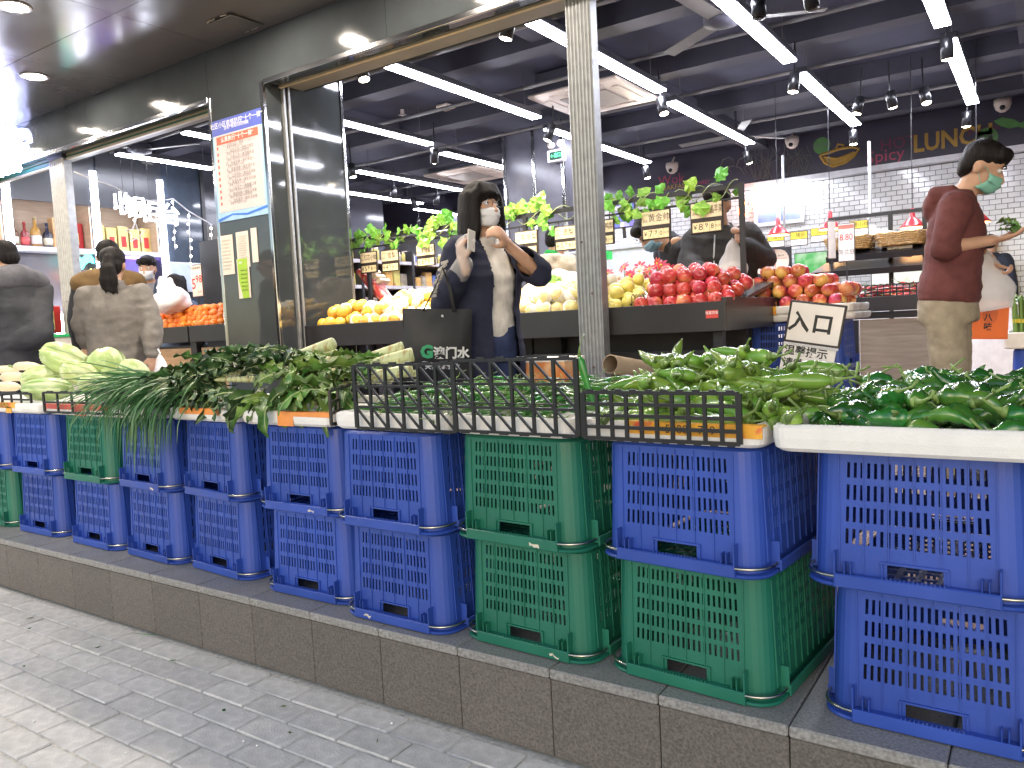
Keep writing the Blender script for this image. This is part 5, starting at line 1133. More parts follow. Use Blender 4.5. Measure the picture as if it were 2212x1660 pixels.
# liquor wall
XL = -8.8
m_lwall = mat('liquor_wall', (.10, .10, .12), .18, var=.1, scale=2); m_shelfw = mat('shelf_white', (.62, .63, .72), .4); m_oakl = mat('cabinet_oak', (.48, .36, .25), .5, var=.12, scale=5, stretch=(1, 1, 8)); m_strip = mat('led_strip', (.9, .9, 1), .4, emit=9, ecol=(.80, .84, 1)); m_uv = mat('violet_strip', (.5, .35, 1), .4, emit=5, ecol=(.42, .28, 1))
lw = MB().bb((XL - .5, 3.4, 0), (XL - .46, 10, CEIL - .002)).build('liquor_wall', m_lwall); struct(lw)
def yx(x, y=500): return at(x, y, X=XL)
cols = [-25, 18, 208, 350]
yc = [yx(c).y for c in cols]
ztop = yx(100, 470).z; zsh = yx(120, 535).z; zsh2 = yx(120, 600).z
cab = thing('liquor_cabinet', 'lit liquor cabinet of three bays with white shelves behind the cashier', 'cabinet', (XL, yc[1], FZ))
def cp(name, a, b, m, bev=0): 
    L = cab.location; return MB().bb(Vector(a) - L, Vector(b) - L).build(name, m, cab, bevel=bev)
for i in range(3):
    y0, y1 = yc[i] + .04, yc[i + 1] - .04
    cp('shelf', (XL - .4, y0, zsh - .05), (XL + .02, y1, zsh), m_shelfw); cp('back', (XL - .44, y0, zsh), (XL - .41, y1, ztop + .25), m_oakl); cp('cabinet_top', (XL - .4, y0, ztop + .25), (XL, y1, ztop + .29), m_oakl); cp('fascia', (XL, y0, ztop + .16), (XL + .03, y1, CEIL - .18), m_wall)
    cp('side', (XL - .4, y1 - .02, zsh), (XL - .01, y1, ztop + .25), m_oakl)
    cp('lower_back', (XL - .2, y0, FZ), (XL - .17, y1, zsh - .055), mat('panel_grey', (.13, .12, .14), .3) if i < 2 else mat('violet_panel', (.20, .16, .42), .4))
    for k in range(2): 
        L = cab.location; MB().lathe([(.06, 0), (.05, -.012), (.01, -.014)], 14, None, Vector((XL - .18, y0 + (y1 - y0) * (.3 + .4 * k), ztop + .249)) - L).build('shelf_light', m_strip, cab, True)
for y in yc[1:]: cp('light_strip', (XL + .005, y - .033, zsh2 - .6), (XL + .045, y + .033, CEIL - .45), m_strip); cp('strip_backing', (XL - .3, y - .04, FZ), (XL + .003, y + .04, CEIL - .2), m_wall)
for k, z in enumerate((zsh - .35, zsh - .72, zsh - 1.05)):
    cp('shelf', (XL - .16, yc[2] + .05, z), (XL + .0, yc[3] - .05, z + .03), m_shelfw); cp('violet_strip', (XL - .15, yc[2] + .06, z + .28), (XL - .13, yc[3] - .06, z + .30), m_uv)
rd = random.Random(4)
BC = [(.12, .05, .02), (.25, .04, .04), (.4, .22, .05), (.03, .03, .05), (.55, .5, .5)]
def bottle(x, y, z, k, h, r, lab):
    t = thing('bottle', lab, 'bottle', (x, y, z), 0, 'liquor bottles'); m = mat('bottle_glass_%d' % (k % 5), BC[k % 5], .1, coat=.3)
    MB().lathe([(r, 0), (r, h * .5), (r * .9, h * .58), (r * .35, h * .7), (r * .32, h * .92)], 14).build('glass', m, t, True); MB().lathe([(r * .36, h * .9), (r * .36, h)], 12).build('cap', mat('cap_%d' % (k % 3), [(.02, .02, .04), (.4, .05, .05), (.5, .4, .2)][k % 3], .3), t, True); MB().lathe([(r * 1.02, h * .12), (r * 1.02, h * .40)], 14).build('label_band', mat('label_%d' % (k % 3), [(.7, .65, .5), (.6, .1, .1), (.75, .7, .66)][k % 3], .6), t, True)
y = yc[1] + .12; k = 0
while y < yc[1] + (yc[2] - yc[1]) * .52:
    bottle(XL - .16, y, zsh, k, rd.uniform(.26, .34), rd.uniform(.042, .055), 'liquor bottle, place %s from the left on the lit shelf' % ['one', 'two', 'three', 'four', 'five', 'six', 'seven', 'eight', 'nine', 'ten', 'eleven', 'twelve', 'thirteen'][k]); y += rd.uniform(.10, .125); k += 1
def gbox(x, y, z, w_, d, h, m, m2, lab, nm='gift_box'):
    t = thing(nm, lab, 'box', (x, y, z), 0, 'boxed liquor on the shelves'); MB().rbox((0, 0, h / 2), (d, w_, h), .004).build('carton', m, t); MB().rbox((.002, 0, h * .42), (d, w_ * .5, h * .42), .002).build('print_panel', m2, t)
G = [mat('gift_tan', (.62, .36, .16), .4), mat('gift_red', (.5, .03, .03), .35), mat('gift_gold', (.62, .50, .18), .3, .2), mat('gift_cream', (.75, .68, .5), .4)]
y1 = y + .06; gbox(XL - .2, y1, zsh, .22, .1, .34, G[0], G[3], 'tan spirit box with blue foot on the first shelf'); gbox(XL - .2, yc[2] - .17, zsh, .2, .1, .30, G[1], G[2], 'red spirit box with round gold emblem')
for q in range(5): gbox(XL - .2, yc[2] + .12 + q * .14, zsh, .12, .1, .30 - .02 * (q % 2), G[2], G[1], 'gold spirit box, place %s from left on the second shelf' % ['one', 'two', 'three', 'four', 'five'][q])
gbox(XL - .2, yc[2] + .86, zsh, .14, .1, .31, G[1], G[3], 'tall red spirit box with white lettering on the second shelf'); gbox(XL - .2, yc[2] + 1.02, zsh, .11, .1, .26, G[1], G[0], 'red spirit box with arched top on the second shelf')
for q in range(9):
    for z in (zsh - .69, zsh - 1.02): gbox(XL - .08, yc[2] + .12 + q * .12, z, .09, .06, .13, G[(q * 7 + int(z * 10)) % 4], G[(q + 1) % 4], 'small cigarette carton on the violet lit shelves', 'small_carton')
# neon heart and smile, glowing letters under it
m_cy = mat('neon_cyan', (.1, .9, .9), .4, emit=4, ecol=(.05, .75, .70)); m_yo = mat('neon_yellow', (1, .8, .2), .4, emit=5, ecol=(1, .72, .18)); m_ro = mat('neon_red', (1, .2, .05), .4, emit=4, ecol=(1, .18, .03))
p = yx(175, 580); t = thing('neon_logo', 'cyan two lobed leaf over a yellow smile glowing on the grey panel', 'sign', (XL + .02, p.y, p.z)); S_ = .24
def sh(pts, m, nm, x): MB().poly([(x, a * S_, b * S_) for a, b in pts], (.02, 0, 0)).build(nm, m, t, fix=True)
sh([(0, -.05), (.15, .18), (.35, .30), (.55, .22), (.55, .45), (.42, .62), (.2, .60), (0, .42), (-.2, .60), (-.42, .62), (-.55, .45), (-.55, .22), (-.35, .30), (-.15, .18)], m_cy, 'leaf', 0)
def arc(r0, r1, a0, a1, oy): n = 14; return [(r1 * math.cos(a0 + (a1 - a0) * k / n), oy + r1 * math.sin(a0 + (a1 - a0) * k / n)) for k in range(n + 1)] + [(r0 * math.cos(a1 + (a0 - a1) * k / n), oy + .0 + r0 * math.sin(a1 + (a0 - a1) * k / n)) for k in range(n + 1)]
sh(arc(.48, .66, math.radians(200), math.radians(340), .12), m_ro, 'smile_rim', 0); sh(arc(.36, .52, math.radians(205), math.radians(335), .12), m_yo, 'smile', .022)
for k, (x, y) in enumerate(((138, 706), (182, 706))):
    p = yx(x, y); t = thing('glowing_letter', 'white glowing letter below the smile logo, %s' % ['left one', 'right one'][k], 'sign', (XL + .03, p.y, p.z), 0, 'glowing letters below the logo'); text('优鲜'[k], .24, m_glow, t, (0, 0, 0), RXL, depth=.02, bold=.012)
# hanging cashier sign
XS = -7.6
for k, ch in enumerate('收银柜台'):
    p = at((268, 293, 325, 368)[k], (444, 452, 461, 467)[k], X=XS); t = thing('hanging_letter', 'white glowing letter of the hanging cashier sign, %s from left' % ['first', 'second', 'third', 'fourth'][k], 'sign', p, 0, 'hanging cashier sign letters'); text(ch, .235, mat('cashier_letter', (1, 1, 1), .4, emit=3, ecol=(.82, .86, 1)), t, (0, 0, 0), RXL, depth=.006, bold=.003)
    MB().tube([(0, 0, .12), (0, 0, CEIL - p.z)], .002, 5).build('hanger', m_leg, t)
# string of lights with stars
m_fairy = mat('fairy_light', (1, 1, 1), .4, emit=10, ecol=(.9, .92, 1)); m_cord = mat('white_cord', (.6, .6, .62), .5)
t = thing('string_lights', 'white string of fairy lights with hanging stars across the cashier area', 'string lights', at(160, 372, X=-7.2)); L = t.location
path = [at(x, y, X=-7.2) - L for x, y in ((160, 372), (200, 388), (250, 405), (288, 430), (325, 434), (360, 432), (374, 430), (405, 455), (430, 470), (458, 486))]
MB().tube(path, .006, 5).build('cord', m_cord, t, True)
for x, y, y2 in ((288, 430, 480), (374, 430, 540), (408, 458, 580), (198, 388, 480), (456, 486, 590)):
    a = at(x, y, X=-7.2) - L; c2 = at(x + 4, y2, X=-7.2) - L; MB().tube([a, c2], .004, 5).build('drop_cord', m_cord, t)
    for k in range(7): q = a.lerp(c2, (k + .5) / 7); MB().ell(q + Vector((0, random.uniform(-.02, .02), 0)), (.011, .011, .015), None, 6, 4).build('bulb', m_fairy, t)
for x, y, r_ in ((293, 505, .10), (325, 470, .06), (470, 560, .11)):
    p = at(x, y, X=-7.2) - L; pts = [p + Vector((0, r_ * q * math.sin(a), r_ * q * math.cos(a))) for k in range(11) for a, q in ((math.pi * k / 5, 1.0 if k % 2 == 0 else .45),)]; MB().tube(pts, .007, 5).build('star', m_cord, t)
# certificate frame, dark glossy wall, slatted shelf
p = yx(398, 600); t = thing('certificate', 'framed pale blue certificate on the dark glossy wall', 'frame', (XL + .05, p.y, p.z)); MB().rbox((0, 0, 0), (.03, .46, .36), .006).build('frame', m_steel, t); MB().box((.017, 0, 0), (.004, .42, .32)).build('paper', mat('paper_blue', (.50, .58, .68), .4), t)
p0, p1 = yx(357, 500), yx(438, 500); t = group('glossy_panel', 'dark glossy wall panel behind the hanging letters', 'panel', (XL, p0.y, FZ)); part(t, 'panel', (XL - .04, p0.y, FZ), (XL, p1.y, CEIL - .2), mat('glossy_blue', (.06, .075, .10), .08)); part(t, 'edge_trim', (XL - .04, p1.y + .002, FZ), (XL + .02, p1.y + .05, CEIL - .2), m_bd)
t = group('slat_rack', 'cream slatted wall rack right of the glossy panel', 'rack', (XL - .2, p1.y + .1, FZ))
for k in range(16): part(t, 'slat', (XL - .22, p1.y + .06, 1.0 + k * .085), (XL - .2, p1.y + 1.6, 1.075 + k * .085), mat('slat_cream', (.62, .57, .48), .5))
part(t, 'back', (XL - .25, p1.y + .06, FZ), (XL - .225, p1.y + 1.6, 2.6), mat('slat_gap', (.15, .14, .12), .7))
# freezer and red goods between the left man and the post
p = at(120, 700, X=-7.4); t = group('goods_counter', 'white goods counter with green edge and red packs left of the steel post', 'counter', (-7.4, p.y, FZ)); zc2 = at(120, 722, X=-7.4).z
part(t, 'body', (-7.9, p.y - .8, FZ), (-7.4, p.y + .25, zc2 - .03), mat('counter_cream', (.66, .64, .58), .5)); part(t, 'green_edge', (-7.9, p.y - .8, zc2 - .028), (-7.38, p.y + .25, zc2), mat('edge_green', (.02, .4, .12), .4))
for k in range(8): tag(MB().rbox((0, 0, .11), (.1, .12, .2 + .05 * (k % 3)), .006).build('snack_pack', G[1] if k % 3 else G[2], None, loc=(-7.6 - .1 * (k % 2), p.y - .65 + .11 * k, zc2 + .03)), ('red' if k % 3 else 'gold') + ' snack pack on the white goods counter', 'pack', 'packs on the goods counter')
# goods shelves behind the pears
XG = -6.6
t = group('goods_shelf', 'black and wood grocery shelving behind the left pears', 'shelf', (XG, 6.3, FZ)); y0, y1 = 4.9, 8.6
for k, z in enumerate((1.08, 1.36, 1.66, 1.96)):
    part(t, 'shelf', (XG - .4, y0, z - .03), (XG, y1, z), mat('shelf_wood', (.42, .32, .20), .5)); part(t, 'tag_rail', (XG + .001, y0, z - .035), (XG + .012, y1, z + .005), mat('tag_rail', (.5, .48, .5), .4))
for y in (y0, 5.8, 6.7, 7.6, y1): part(t, 'upright', (XG - .42, y - .02, FZ), (XG + .02, y + .02, 2.1), m_leg)
part(t, 'back', (XG - .45, y0, FZ), (XG - .425, y1, 2.1), mat('shelf_back', (.10, .09, .10), .6))
PC = [(.5, .05, .06), (.7, .68, .65), (.08, .15, .45), (.6, .35, .1), (.35, .3, .25), (.55, .5, .15)]
rd = random.Random(21)
for k, z in enumerate((1.08, 1.36, 1.66, 1.96)):
    y = y0 + .1
    while y < y1 - .1:
        w_ = rd.uniform(.08, .15); h = rd.uniform(.12, .22); c_ = rd.randrange(6); m = mat('pack_%d' % c_, PC[c_], .4, var=.2, scale=25, col2=PC[(c_ + 1) % 6], c2s=12, c2t=.62)
        tt = thing('grocery_jar' if k % 2 else 'grocery_pack', 'small %s on the grocery shelving behind the pears' % ('jar' if k % 2 else 'pack'), 'grocery', (XG - .12, y, z + .001), 0, 'groceries on the shelving')
        if k % 2: MB().lathe([(w_ * .32, 0), (w_ * .35, .01), (w_ * .35, h * .6), (w_ * .25, h * .68)], 12).build('jar', m, tt, True); MB().lathe([(w_ * .28, h * .68), (w_ * .28, h * .8)], 12).build('lid', mat('lid_white', (.7, .6, .55), .4), tt)
        else: MB().rbox((0, 0, h / 2), (.08, w_, h), .012).build('pack', m, tt)
        y += w_ + .015
# ================================================================== posters on the pillar
m_pos = mat('poster_paper', (.50, .45, .45), .7, var=.03); m_posb = mat('poster_blue', (.06, .09, .42), .6); m_posr = mat('poster_redbar', (.55, .09, .05), .6); m_posl = mat('poster_lightblue', (.28, .45, .62), .6); m_pow = mat('print_white', (.85, .85, .85), .6)
YP = YF - .008
a, b2, c2 = at(457, 262, Y=YP), at(563, 228, Y=YP), at(476, 484, Y=YP)
w_ = b2.x - a.x; h = (a.z + b2.z) / 2 - c2.z
cx_ = (a.x + b2.x) / 2 + .0; cz = (at(460, 370, Y=YP).z + 0) 
t = thing('epidemic_poster', 'blue topped notice poster with red title bar and ten rules on the pillar', 'poster', (cx_, YP, (a.z + c2.z) / 2))
h = a.z - c2.z - .02
MB().box((0, 0, 0), (w_, .003, h)).build('sheet', m_posl, t); MB().box((0, -.0022, -.03 * h), (w_ * .92, .001, h * .76)).build('panel', m_pos, t); MB().box((0, -.0022, h * .425), (w_, .001, h * .15)).build('header', m_posb, t); MB().box((0, -.0034, h * .295), (w_ * .84, .001, h * .078)).build('title_bar', m_posr, t)
text('社区小区疫情防控“十个一律”', w_ * .082, m_pow, t, (0, -.0032, h * .445)); text('坚决严格落实防控措施', w_ * .05, m_pow, t, (0, -.0032, h * .405)); text('认真执行“十个一律”', w_ * .075, m_pow, t, (0, -.0044, h * .295))
m_pgr = mat('print_soft', (.13, .11, .11), .7)
rules = ['一、封闭小区，保留一个出入口', '二、返回人员一律登记报告', '三、外来人员一律测量体温', '四、外来车辆一律不得进入', '五、居家观察一律不得外出', '六、公共场所一律关闭消毒', '七、快递外卖一律定点交接', '八、小区住户一律佩戴口罩', '九、楼道电梯一律每日消毒', '十、违反规定一律依法处理']
for k, s_ in enumerate(rules): 
    z = h * (.225 - .061 * k); text(s_, w_ * .048, m_pgr, t, (w_ * .03, -.0032, z + .008)); text('请住户配合执行共同防控' if k % 3 else '违者不得进入小区', w_ * .042, m_pgr, t, (w_ * (.0 if k % 3 else -.06), -.0032, z - .010)); MB().box((-w_ * .41, -.0030, z), (w_ * .03, .001, w_ * .04)).build('bullet', m_posr, t)
MB().poly([(-w_ / 2, -.003, -h * .5), (-w_ / 2, -.003, -h * .47), (-w_ * .2, -.003, -h * .435), (w_ * .1, -.003, -h * .455), (w_ / 2, -.003, -h * .415), (w_ / 2, -.003, -h * .44), (w_ * .1, -.003, -h * .475), (-w_ * .2, -.003, -h * .45)], (0, .001, 0)).build('wave', mat('poster_wave', (.03, .14, .55), .6), t, fix=True)
m_note = mat('note_paper', (.62, .56, .49), .6, var=.04)
def note(x0, y0, x1, y1, lab, m=m_note, lines=9):
    A = at(x0, y0, Y=YP); B = at(x1, y1, Y=YP); w_ = abs(B.x - A.x); h = abs(A.z - B.z); t = thing('paper_notice', lab, 'notice', ((A.x + B.x) / 2, YP, (A.z + B.z) / 2), 0, 'paper notices on the pillar'); MB().box((0, 0, 0), (w_, .002, h)).build('sheet', m, t)
    for k in range(lines): text('告示内容请各位顾客配合' [:9 - (k % 3)], min(w_ * .085, h / lines * .6), mat('print_grey', (.2, .18, .16), .6), t, (-w_ * .03, -.0015, h * (.36 - .72 * k / max(1, lines - 1))))
note(470, 512, 508, 592, 'beige printed notice at the left on the pillar'); note(509, 503, 541, 576, 'beige notice with a yellow corner mark on the pillar', lines=12); note(541, 494, 559, 566, 'plain narrow paper at the right of the notices', lines=0)
t = thing('green_leaflet', 'green folded leaflet in a clear holder on the pillar', 'leaflet', at(526, 602, Y=YP - .006)); A = at(509, 560, Y=YP); B = at(541, 642, Y=YP); w_ = B.x - A.x; h = A.z - B.z
MB().poly([(-w_ * .42, 0, h / 2), (w_ * .38, 0, h / 2), (w_ * .36, 0, -h / 2), (-w_ * .12, 0, -h / 2), (-w_ * .40, 0, -h * .05)], (0, .002, 0)).build('leaflet', mat('leaflet_green', (.30, .48, .04), .5), t, fix=True); MB().box((0, .004, 0), (w_, .002, h)).build('backing', m_note, t)
for k in range(6): text('健康防护指南', w_ * .09, m_ink, t, (w_ * .08, -.0015, h * (.2 - .1 * k)))
text('优鲜', w_ * .14, m_pow, t, (-w_ * .15, -.0015, h * .4))
# ================================================================== people
m_skin = mat('skin', (.56, .33, .22), .5, var=.08, scale=20, sss=.12); m_hair = mat('hair_black', (.010, .008, .008), .6, var=.5, scale=60, bump=1.0, bscale=110, stretch=(1, 1, .12), spec=.2); m_mask = mat('mask_white', (.70, .70, .72), .7, var=.04); m_maskg = mat('mask_green', (.22, .52, .42), .7, var=.04); m_maskb = mat('mask_blue', (.30, .52, .70), .7, var=.04)
m_eye = mat('eye_white', (.75, .72, .7), .2); m_iris = mat('iris_dark', (.02, .012, .01), .15)
def cloth(name, col, b=.5, **k): return mat(name, col, .85, var=.18, scale=18, bump=b, bscale=55, **k)
class Blob:
    def __init__(s): s.b = MB()
    def cap(s, p, q, r0, r1=None):
        r1 = r0 if r1 is None else r1; p, q = Vector(p), Vector(q); s.b.tube([p, q], [r0, r1], 14); s.b.ell(p, (r0,) * 3, None, 12, 8); s.b.ell(q, (r1,) * 3, None, 12, 8); return s
    def chain(s, pts, rs):
        for i in range(len(pts) - 1): s.cap(pts[i], pts[i + 1], rs[i], rs[i + 1])
        return s
    def ell(s, c, r, M=None): s.b.ell(c, r, M, 16, 12); return s
    def loft(s, secs, M=None, n=24, pw=2.4):
        vs = []
        for (cx_, cy_, z, rx, ry) in secs:
            for k in range(n):
                a = 2 * math.pi * k / n; c, d = math.cos(a), math.sin(a)
                q = (abs(c) ** pw + abs(d) ** pw) ** (-1 / pw); v = Vector((cx_ + rx * c * q, cy_ + ry * d * q, z)); vs.append((M(*v) if callable(M) else M @ v) if M is not None else v)
        m = len(secs); s.b.add(vs, [(i * n + k, i * n + (k + 1) % n, (i + 1) * n + (k + 1) % n, (i + 1) * n + k) for i in range(m - 1) for k in range(n)] + [tuple(range(n - 1, -1, -1)), tuple((m - 1) * n + k for k in range(n))]); return s
    def bake(s, name, m, parent, vox=.012, smooth=4, fold=0.0, fs=(9, 9, 5), cut=None, thick=0.0, seed=0):
        o = s.b.build(name, None); r = o.modifiers.new('r', 'REMESH'); r.mode = 'VOXEL'; r.voxel_size = vox
        sm = o.modifiers.new('s', 'SMOOTH'); sm.factor = .5; sm.iterations = smooth
        me = baked(o); me.name = name
        if fold:
            cs = [(v.co.copy(), v.normal.copy()) for v in me.vertices]; out = []
            for c, nn in cs:
                f = noise.noise(Vector((c.x * fs[0] + seed, c.y * fs[1], c.z * fs[2]))) * .7 + (.35 - abs(noise.noise(Vector((c.x * 7 + c.z * 17 + seed * 3, c.y * 7 - c.z * 8, c.z * 9))))) * 1.1
                out += list(c + nn * (fold * f))
            me.vertices.foreach_set('co', out)
        if cut:
            bm = bmesh.new(); bm.from_mesh(me); bmesh.ops.delete(bm, geom=[v for v in bm.verts if cut(v.co)], context='VERTS')
            for _ in range(10): bmesh.ops.smooth_vert(bm, verts=[v for v in bm.verts if v.is_boundary], factor=.5, use_axis_x=True, use_axis_y=True, use_axis_z=True)
            bm.to_mesh(me); bm.free()
        me.polygons.foreach_set('use_smooth', [True] * len(me.polygons)); me.update()
        o = link(name, me, m, parent)
        if thick: q = o.modifiers.new('t', 'SOLIDIFY'); q.thickness = thick; q.offset = -1
        return o
def hand(bl, wrist, d, palmn, curl=.5, s=1.0, side=1):
    """palm and five separate bent fingers; d points along the hand, palmn out of the palm"""
    w_ = Vector(wrist); d = Vector(d).normalized(); n_ = Vector(palmn); n_ = (n_ - d * n_.dot(d)).normalized(); a = d.cross(n_) * side
    M = Matrix((a, d, n_)).transposed(); bl.ell(w_ + d * .045 * s, (.040 * s, .050 * s, .016 * s), M); bl.cap(w_ - d * .03, w_ + d * .01, .024 * s, .026 * s)
    for i, (o_, L) in enumerate(((-.030, .062), (-.010, .072), (.010, .068), (.028, .052))):
        p = w_ + d * .085 * s + a * o_ * s; c = curl
        for k in range(3):
            e = (d * math.cos(c) + n_ * math.sin(c)); q = p + e * (L * s * (.45, .32, .26)[k]); bl.cap(p, q, .0088 * s, .0080 * s); p = q; c += curl * .9
    p = w_ + d * .03 * s - a * .030 * s; e = (d * .6 - a * .7 + n_ * .35).normalized(); q = p + e * .04 * s; bl.cap(p, q, .0125 * s, .0105 * s); bl.cap(q, q + (e * .4 + d * .8 + n_ * curl * .6).normalized() * .032 * s, .0102 * s, .009 * s)
def person(label, base, H, yaw, top, legs, lean=0.0, head=(0, 0), armR=None, armL=None, tone=m_skin, hair='short', mask=None, vox=.011, topw=1.0, hem=.86, hands=(True, True), fold=.011, tee=None, cut=None, handR=((0, 0, -1), (0, 1, 0), .5), handL=((0, 0, -1), (0, 1, 0), .5), shoes=True, sleeve=.93, hood=False, seed=0, glasses=False, legspread=.09, legsw=1.0):
    t = thing('person', label, 'person', base, 0, None); k = H / 1.7; RZ = Matrix.Rotation(yaw, 3, 'Z'); LN = Matrix.Rotation(-lean, 3, 'X'); piv = Vector((0, 0, .92))
    def J(x, y, z, up=True):
        v = Vector((x, y, z))
        if up: v = LN @ (v - piv) + piv
        return RZ @ (v * k)
    W = lambda p: Vector(p) - Vector(base)             # world point to person space
    sR, sL = J(.165, 0, 1.345), J(-.165, 0, 1.345)
    eR = W(armR[0]) if armR else J(.22, -.01, 1.09); wR = W(armR[1]) if armR else J(.23, .06, .85)
    eL = W(armL[0]) if armL else J(-.22, -.01, 1.09); wL = W(armL[1]) if armL else J(-.23, .06, .85)
    hc = J(0, .02, 1.575); HM = RZ @ LN @ Matrix.Rotation(-head[1], 3, 'X') @ Matrix.Rotation(head[0], 3, 'Z') if False else RZ @ LN @ Matrix.Rotation(head[0], 3, 'Z') @ Matrix.Rotation(-head[1], 3, 'X')
    nb = J(0, -.01, 1.40); hc = nb + HM @ Vector((0, .028, .165)) * k
    def HP(x, y, z): return hc + HM @ Vector((x, y, z)) * k
    # body
    b = Blob(); b.ell(HP(0, -.012, .03), Vector((.074, .092, .088)) * k, HM); b.ell(HP(0, .022, -.035), Vector((.058, .068, .082)) * k, HM); b.ell(HP(0, .05, -.085), Vector((.034, .034, .026)) * k, HM)
    b.cap(HP(0, .088, .005), HP(0, .104, -.028), .009 * k, .014 * k)
    for s_ in (-1, 1): b.ell(HP(.073 * s_, -.012, -.012), Vector((.012, .022, .032)) * k, HM)
    b.cap(nb - Vector((0, 0, .04)) * k, HP(0, -.01, -.06), .056 * k, .050 * k)
    b.loft([(0, 0, .88, .13, .09), (0, 0, 1.05, .115, .08), (0, 0, 1.25, .14, .09), (0, 0, 1.36, .12, .07), (0, -.005, 1.43, .06, .055)], J)
    b.chain([J(.12, 0, 1.36), sR, eR, wR], [.06 * k, .045 * k, .036 * k, .026 * k]); b.chain([J(-.12, 0, 1.36), sL, eL, wL], [.06 * k, .045 * k, .036 * k, .026 * k])
    for s_ in (-1, 1): b.chain([J(.07 * s_, 0, .9, False), J(legspread * s_, .01, .48, False), J(legspread * s_, -.01, .09, False)], [.075 * k, .052 * k, .036 * k]); b.cap(J(legspread * s_, -.02, .045, False), J(legspread * 1.15 * s_, .13, .03, False), .035 * k, .03 * k)
    if hands[0]: hand(b, wR, RZ @ Vector(handR[0]), RZ @ Vector(handR[1]), handR[2], k * 1.02, 1)
    if hands[1]: hand(b, wL, RZ @ Vector(handL[0]), RZ @ Vector(handL[1]), handL[2], k * 1.02, -1)
    b.bake('body', tone, t, .0085 if vox < .011 else .012, 2)
    # eyes and brows
    for s_ in (-1, 1):
        e = MB().ell(HP(.031 * s_, .071, .012), (.0115 * k,) * 3, None, 10, 8).build('eye', m_eye, t, True); MB().ell(HP(.031 * s_, .0815, .012), (.0045 * k,) * 3, None, 8, 6).build('iris', m_iris, e, True)
        MB().tube([HP(.016 * s_, .088, .034), HP(.032 * s_, .087, .040), HP(.05 * s_, .076, .034)], .0032 * k, 5).build('eyebrow', m_hair, t, True)
    if not mask: MB().tube([HP(-.022, .078, -.066), HP(0, .088, -.064), HP(.022, .078, -.066)], .0042 * k, 6).build('mouth', mat('lips', (.42, .16, .13), .5), t, True)
    # hair
    h = Blob()
    if hair == 'short':
        h.ell(HP(0, -.022, .052), Vector((.084, .096, .078)) * k, HM); h.ell(HP(0, -.06, .0), Vector((.074, .052, .075)) * k, HM); h.ell(HP(0, .05, .085), Vector((.066, .042, .034)) * k, HM)
        for i in range(14): q = -1 + 2 * i / 13; h.cap(HP(.062 * q, .04, .098), HP(.064 * q + .008 * math.sin(i * 3), .078 - .026 * q * q, .066 - .008 * (i % 3)), .012 * k, .007 * k)
    elif hair == 'bob':
        h.ell(HP(0, -.02, .055), Vector((.092, .104, .082)) * k, HM)
        for i in range(30):
            a = math.radians(-35 + 250 * i / 29) + math.pi; r_ = .088; x, y = r_ * math.cos(a), -.015 + .095 * math.sin(a)
            if y > .062: continue
            h.chain([HP(x * .9, y * .9, .06), HP(x * 1.06, y * 1.05, -.03), HP(x * 1.12, y * 1.1, -.11 - .012 * (i % 3)), HP(x * .98, y, -.155 - .014 * (i % 2))], [.026 * k, .024 * k, .021 * k, .009 * k])
        for i in range(8): q = -1 + 2 * i / 7; h.cap(HP(.05 * q, .05, .105), HP(.062 * q, .096 - .02 * q * q, .05 + .01 * (i % 2)), .015 * k, .008 * k)
    elif hair == 'tail':
        h.ell(HP(0, -.018, .048), Vector((.086, .10, .082)) * k, HM); h.ell(HP(0, -.055, -.01), Vector((.074, .058, .08)) * k, HM); h.ell(HP(0, -.115, .02), Vector((.034, .03, .034)) * k, HM)
        for i in range(9): q = (i - 4) / 4; h.chain([HP(.012 * q, -.118, .02), HP(.030 * q, -.145, -.05), HP(.046 * q, -.135, -.13), HP(.05 * q + .008 * (i % 2), -.115, -.195 - .02 * (i % 3))], [.017 * k, .020 * k, .018 * k, .005 * k])
    elif hair == 'crop':
        h.ell(HP(0, -.018, .044), Vector((.079, .094, .076)) * k, HM); h.ell(HP(0, -.05, .0), Vector((.071, .054, .066)) * k, HM)
    h.bake('hair', m_hair, t, .010, 3, fold=.005, fs=(45, 45, 9), seed=seed)
    if mask:
        n, m_ = 11, 9; vs = []
        for i in range(n):
            for j in range(m_):
                u = -1 + 2 * i / (n - 1); v = j / (m_ - 1); x = .064 * u * (1 - .12 * v); y = .112 - .058 * u * u - .014 * (v - .35) ** 2 * 6 + .0045 * math.sin(v * 19) * (1 - u * u); z = -.012 - .092 * v - (.006 * u * u if v < .5 else -.012 * u * u); vs.append(HP(x, y, z))
        mk = MB().add(vs, [(i * m_ + j, (i + 1) * m_ + j, (i + 1) * m_ + j + 1, i * m_ + j + 1) for i in range(n - 1) for j in range(m_ - 1)]).build('face_mask', mask, t, True); mk.modifiers.new('t', 'SOLIDIFY').thickness = .003
        for s_ in (-1, 1): MB().tube([HP(.062 * s_, .056, -.02), HP(.076 * s_, -.01, .012), HP(.078 * s_, -.022, -.01), HP(.062 * s_, .052, -.09)], .0016, 5).build('ear_loop', mask, mk)
    if glasses:
        g_ = MB()
        for s_ in (-1, 1): g_.tube([HP(.032 * s_ + .023 * math.cos(a), .102 - .006 * abs(math.cos(a)), .008 + .018 * math.sin(a)) for a in [2 * math.pi * q / 14 for q in range(15)]], .0013, 5); g_.tube([HP(.056 * s_, .094, .012), HP(.076 * s_, -.02, .01)], .0012, 5)
        g_.tube([HP(-.01, .103, .01), HP(.01, .103, .01)], .0013, 5); g_.build('glasses', m_chr, t)
    # top garment
    g_ = Blob(); tw = topw
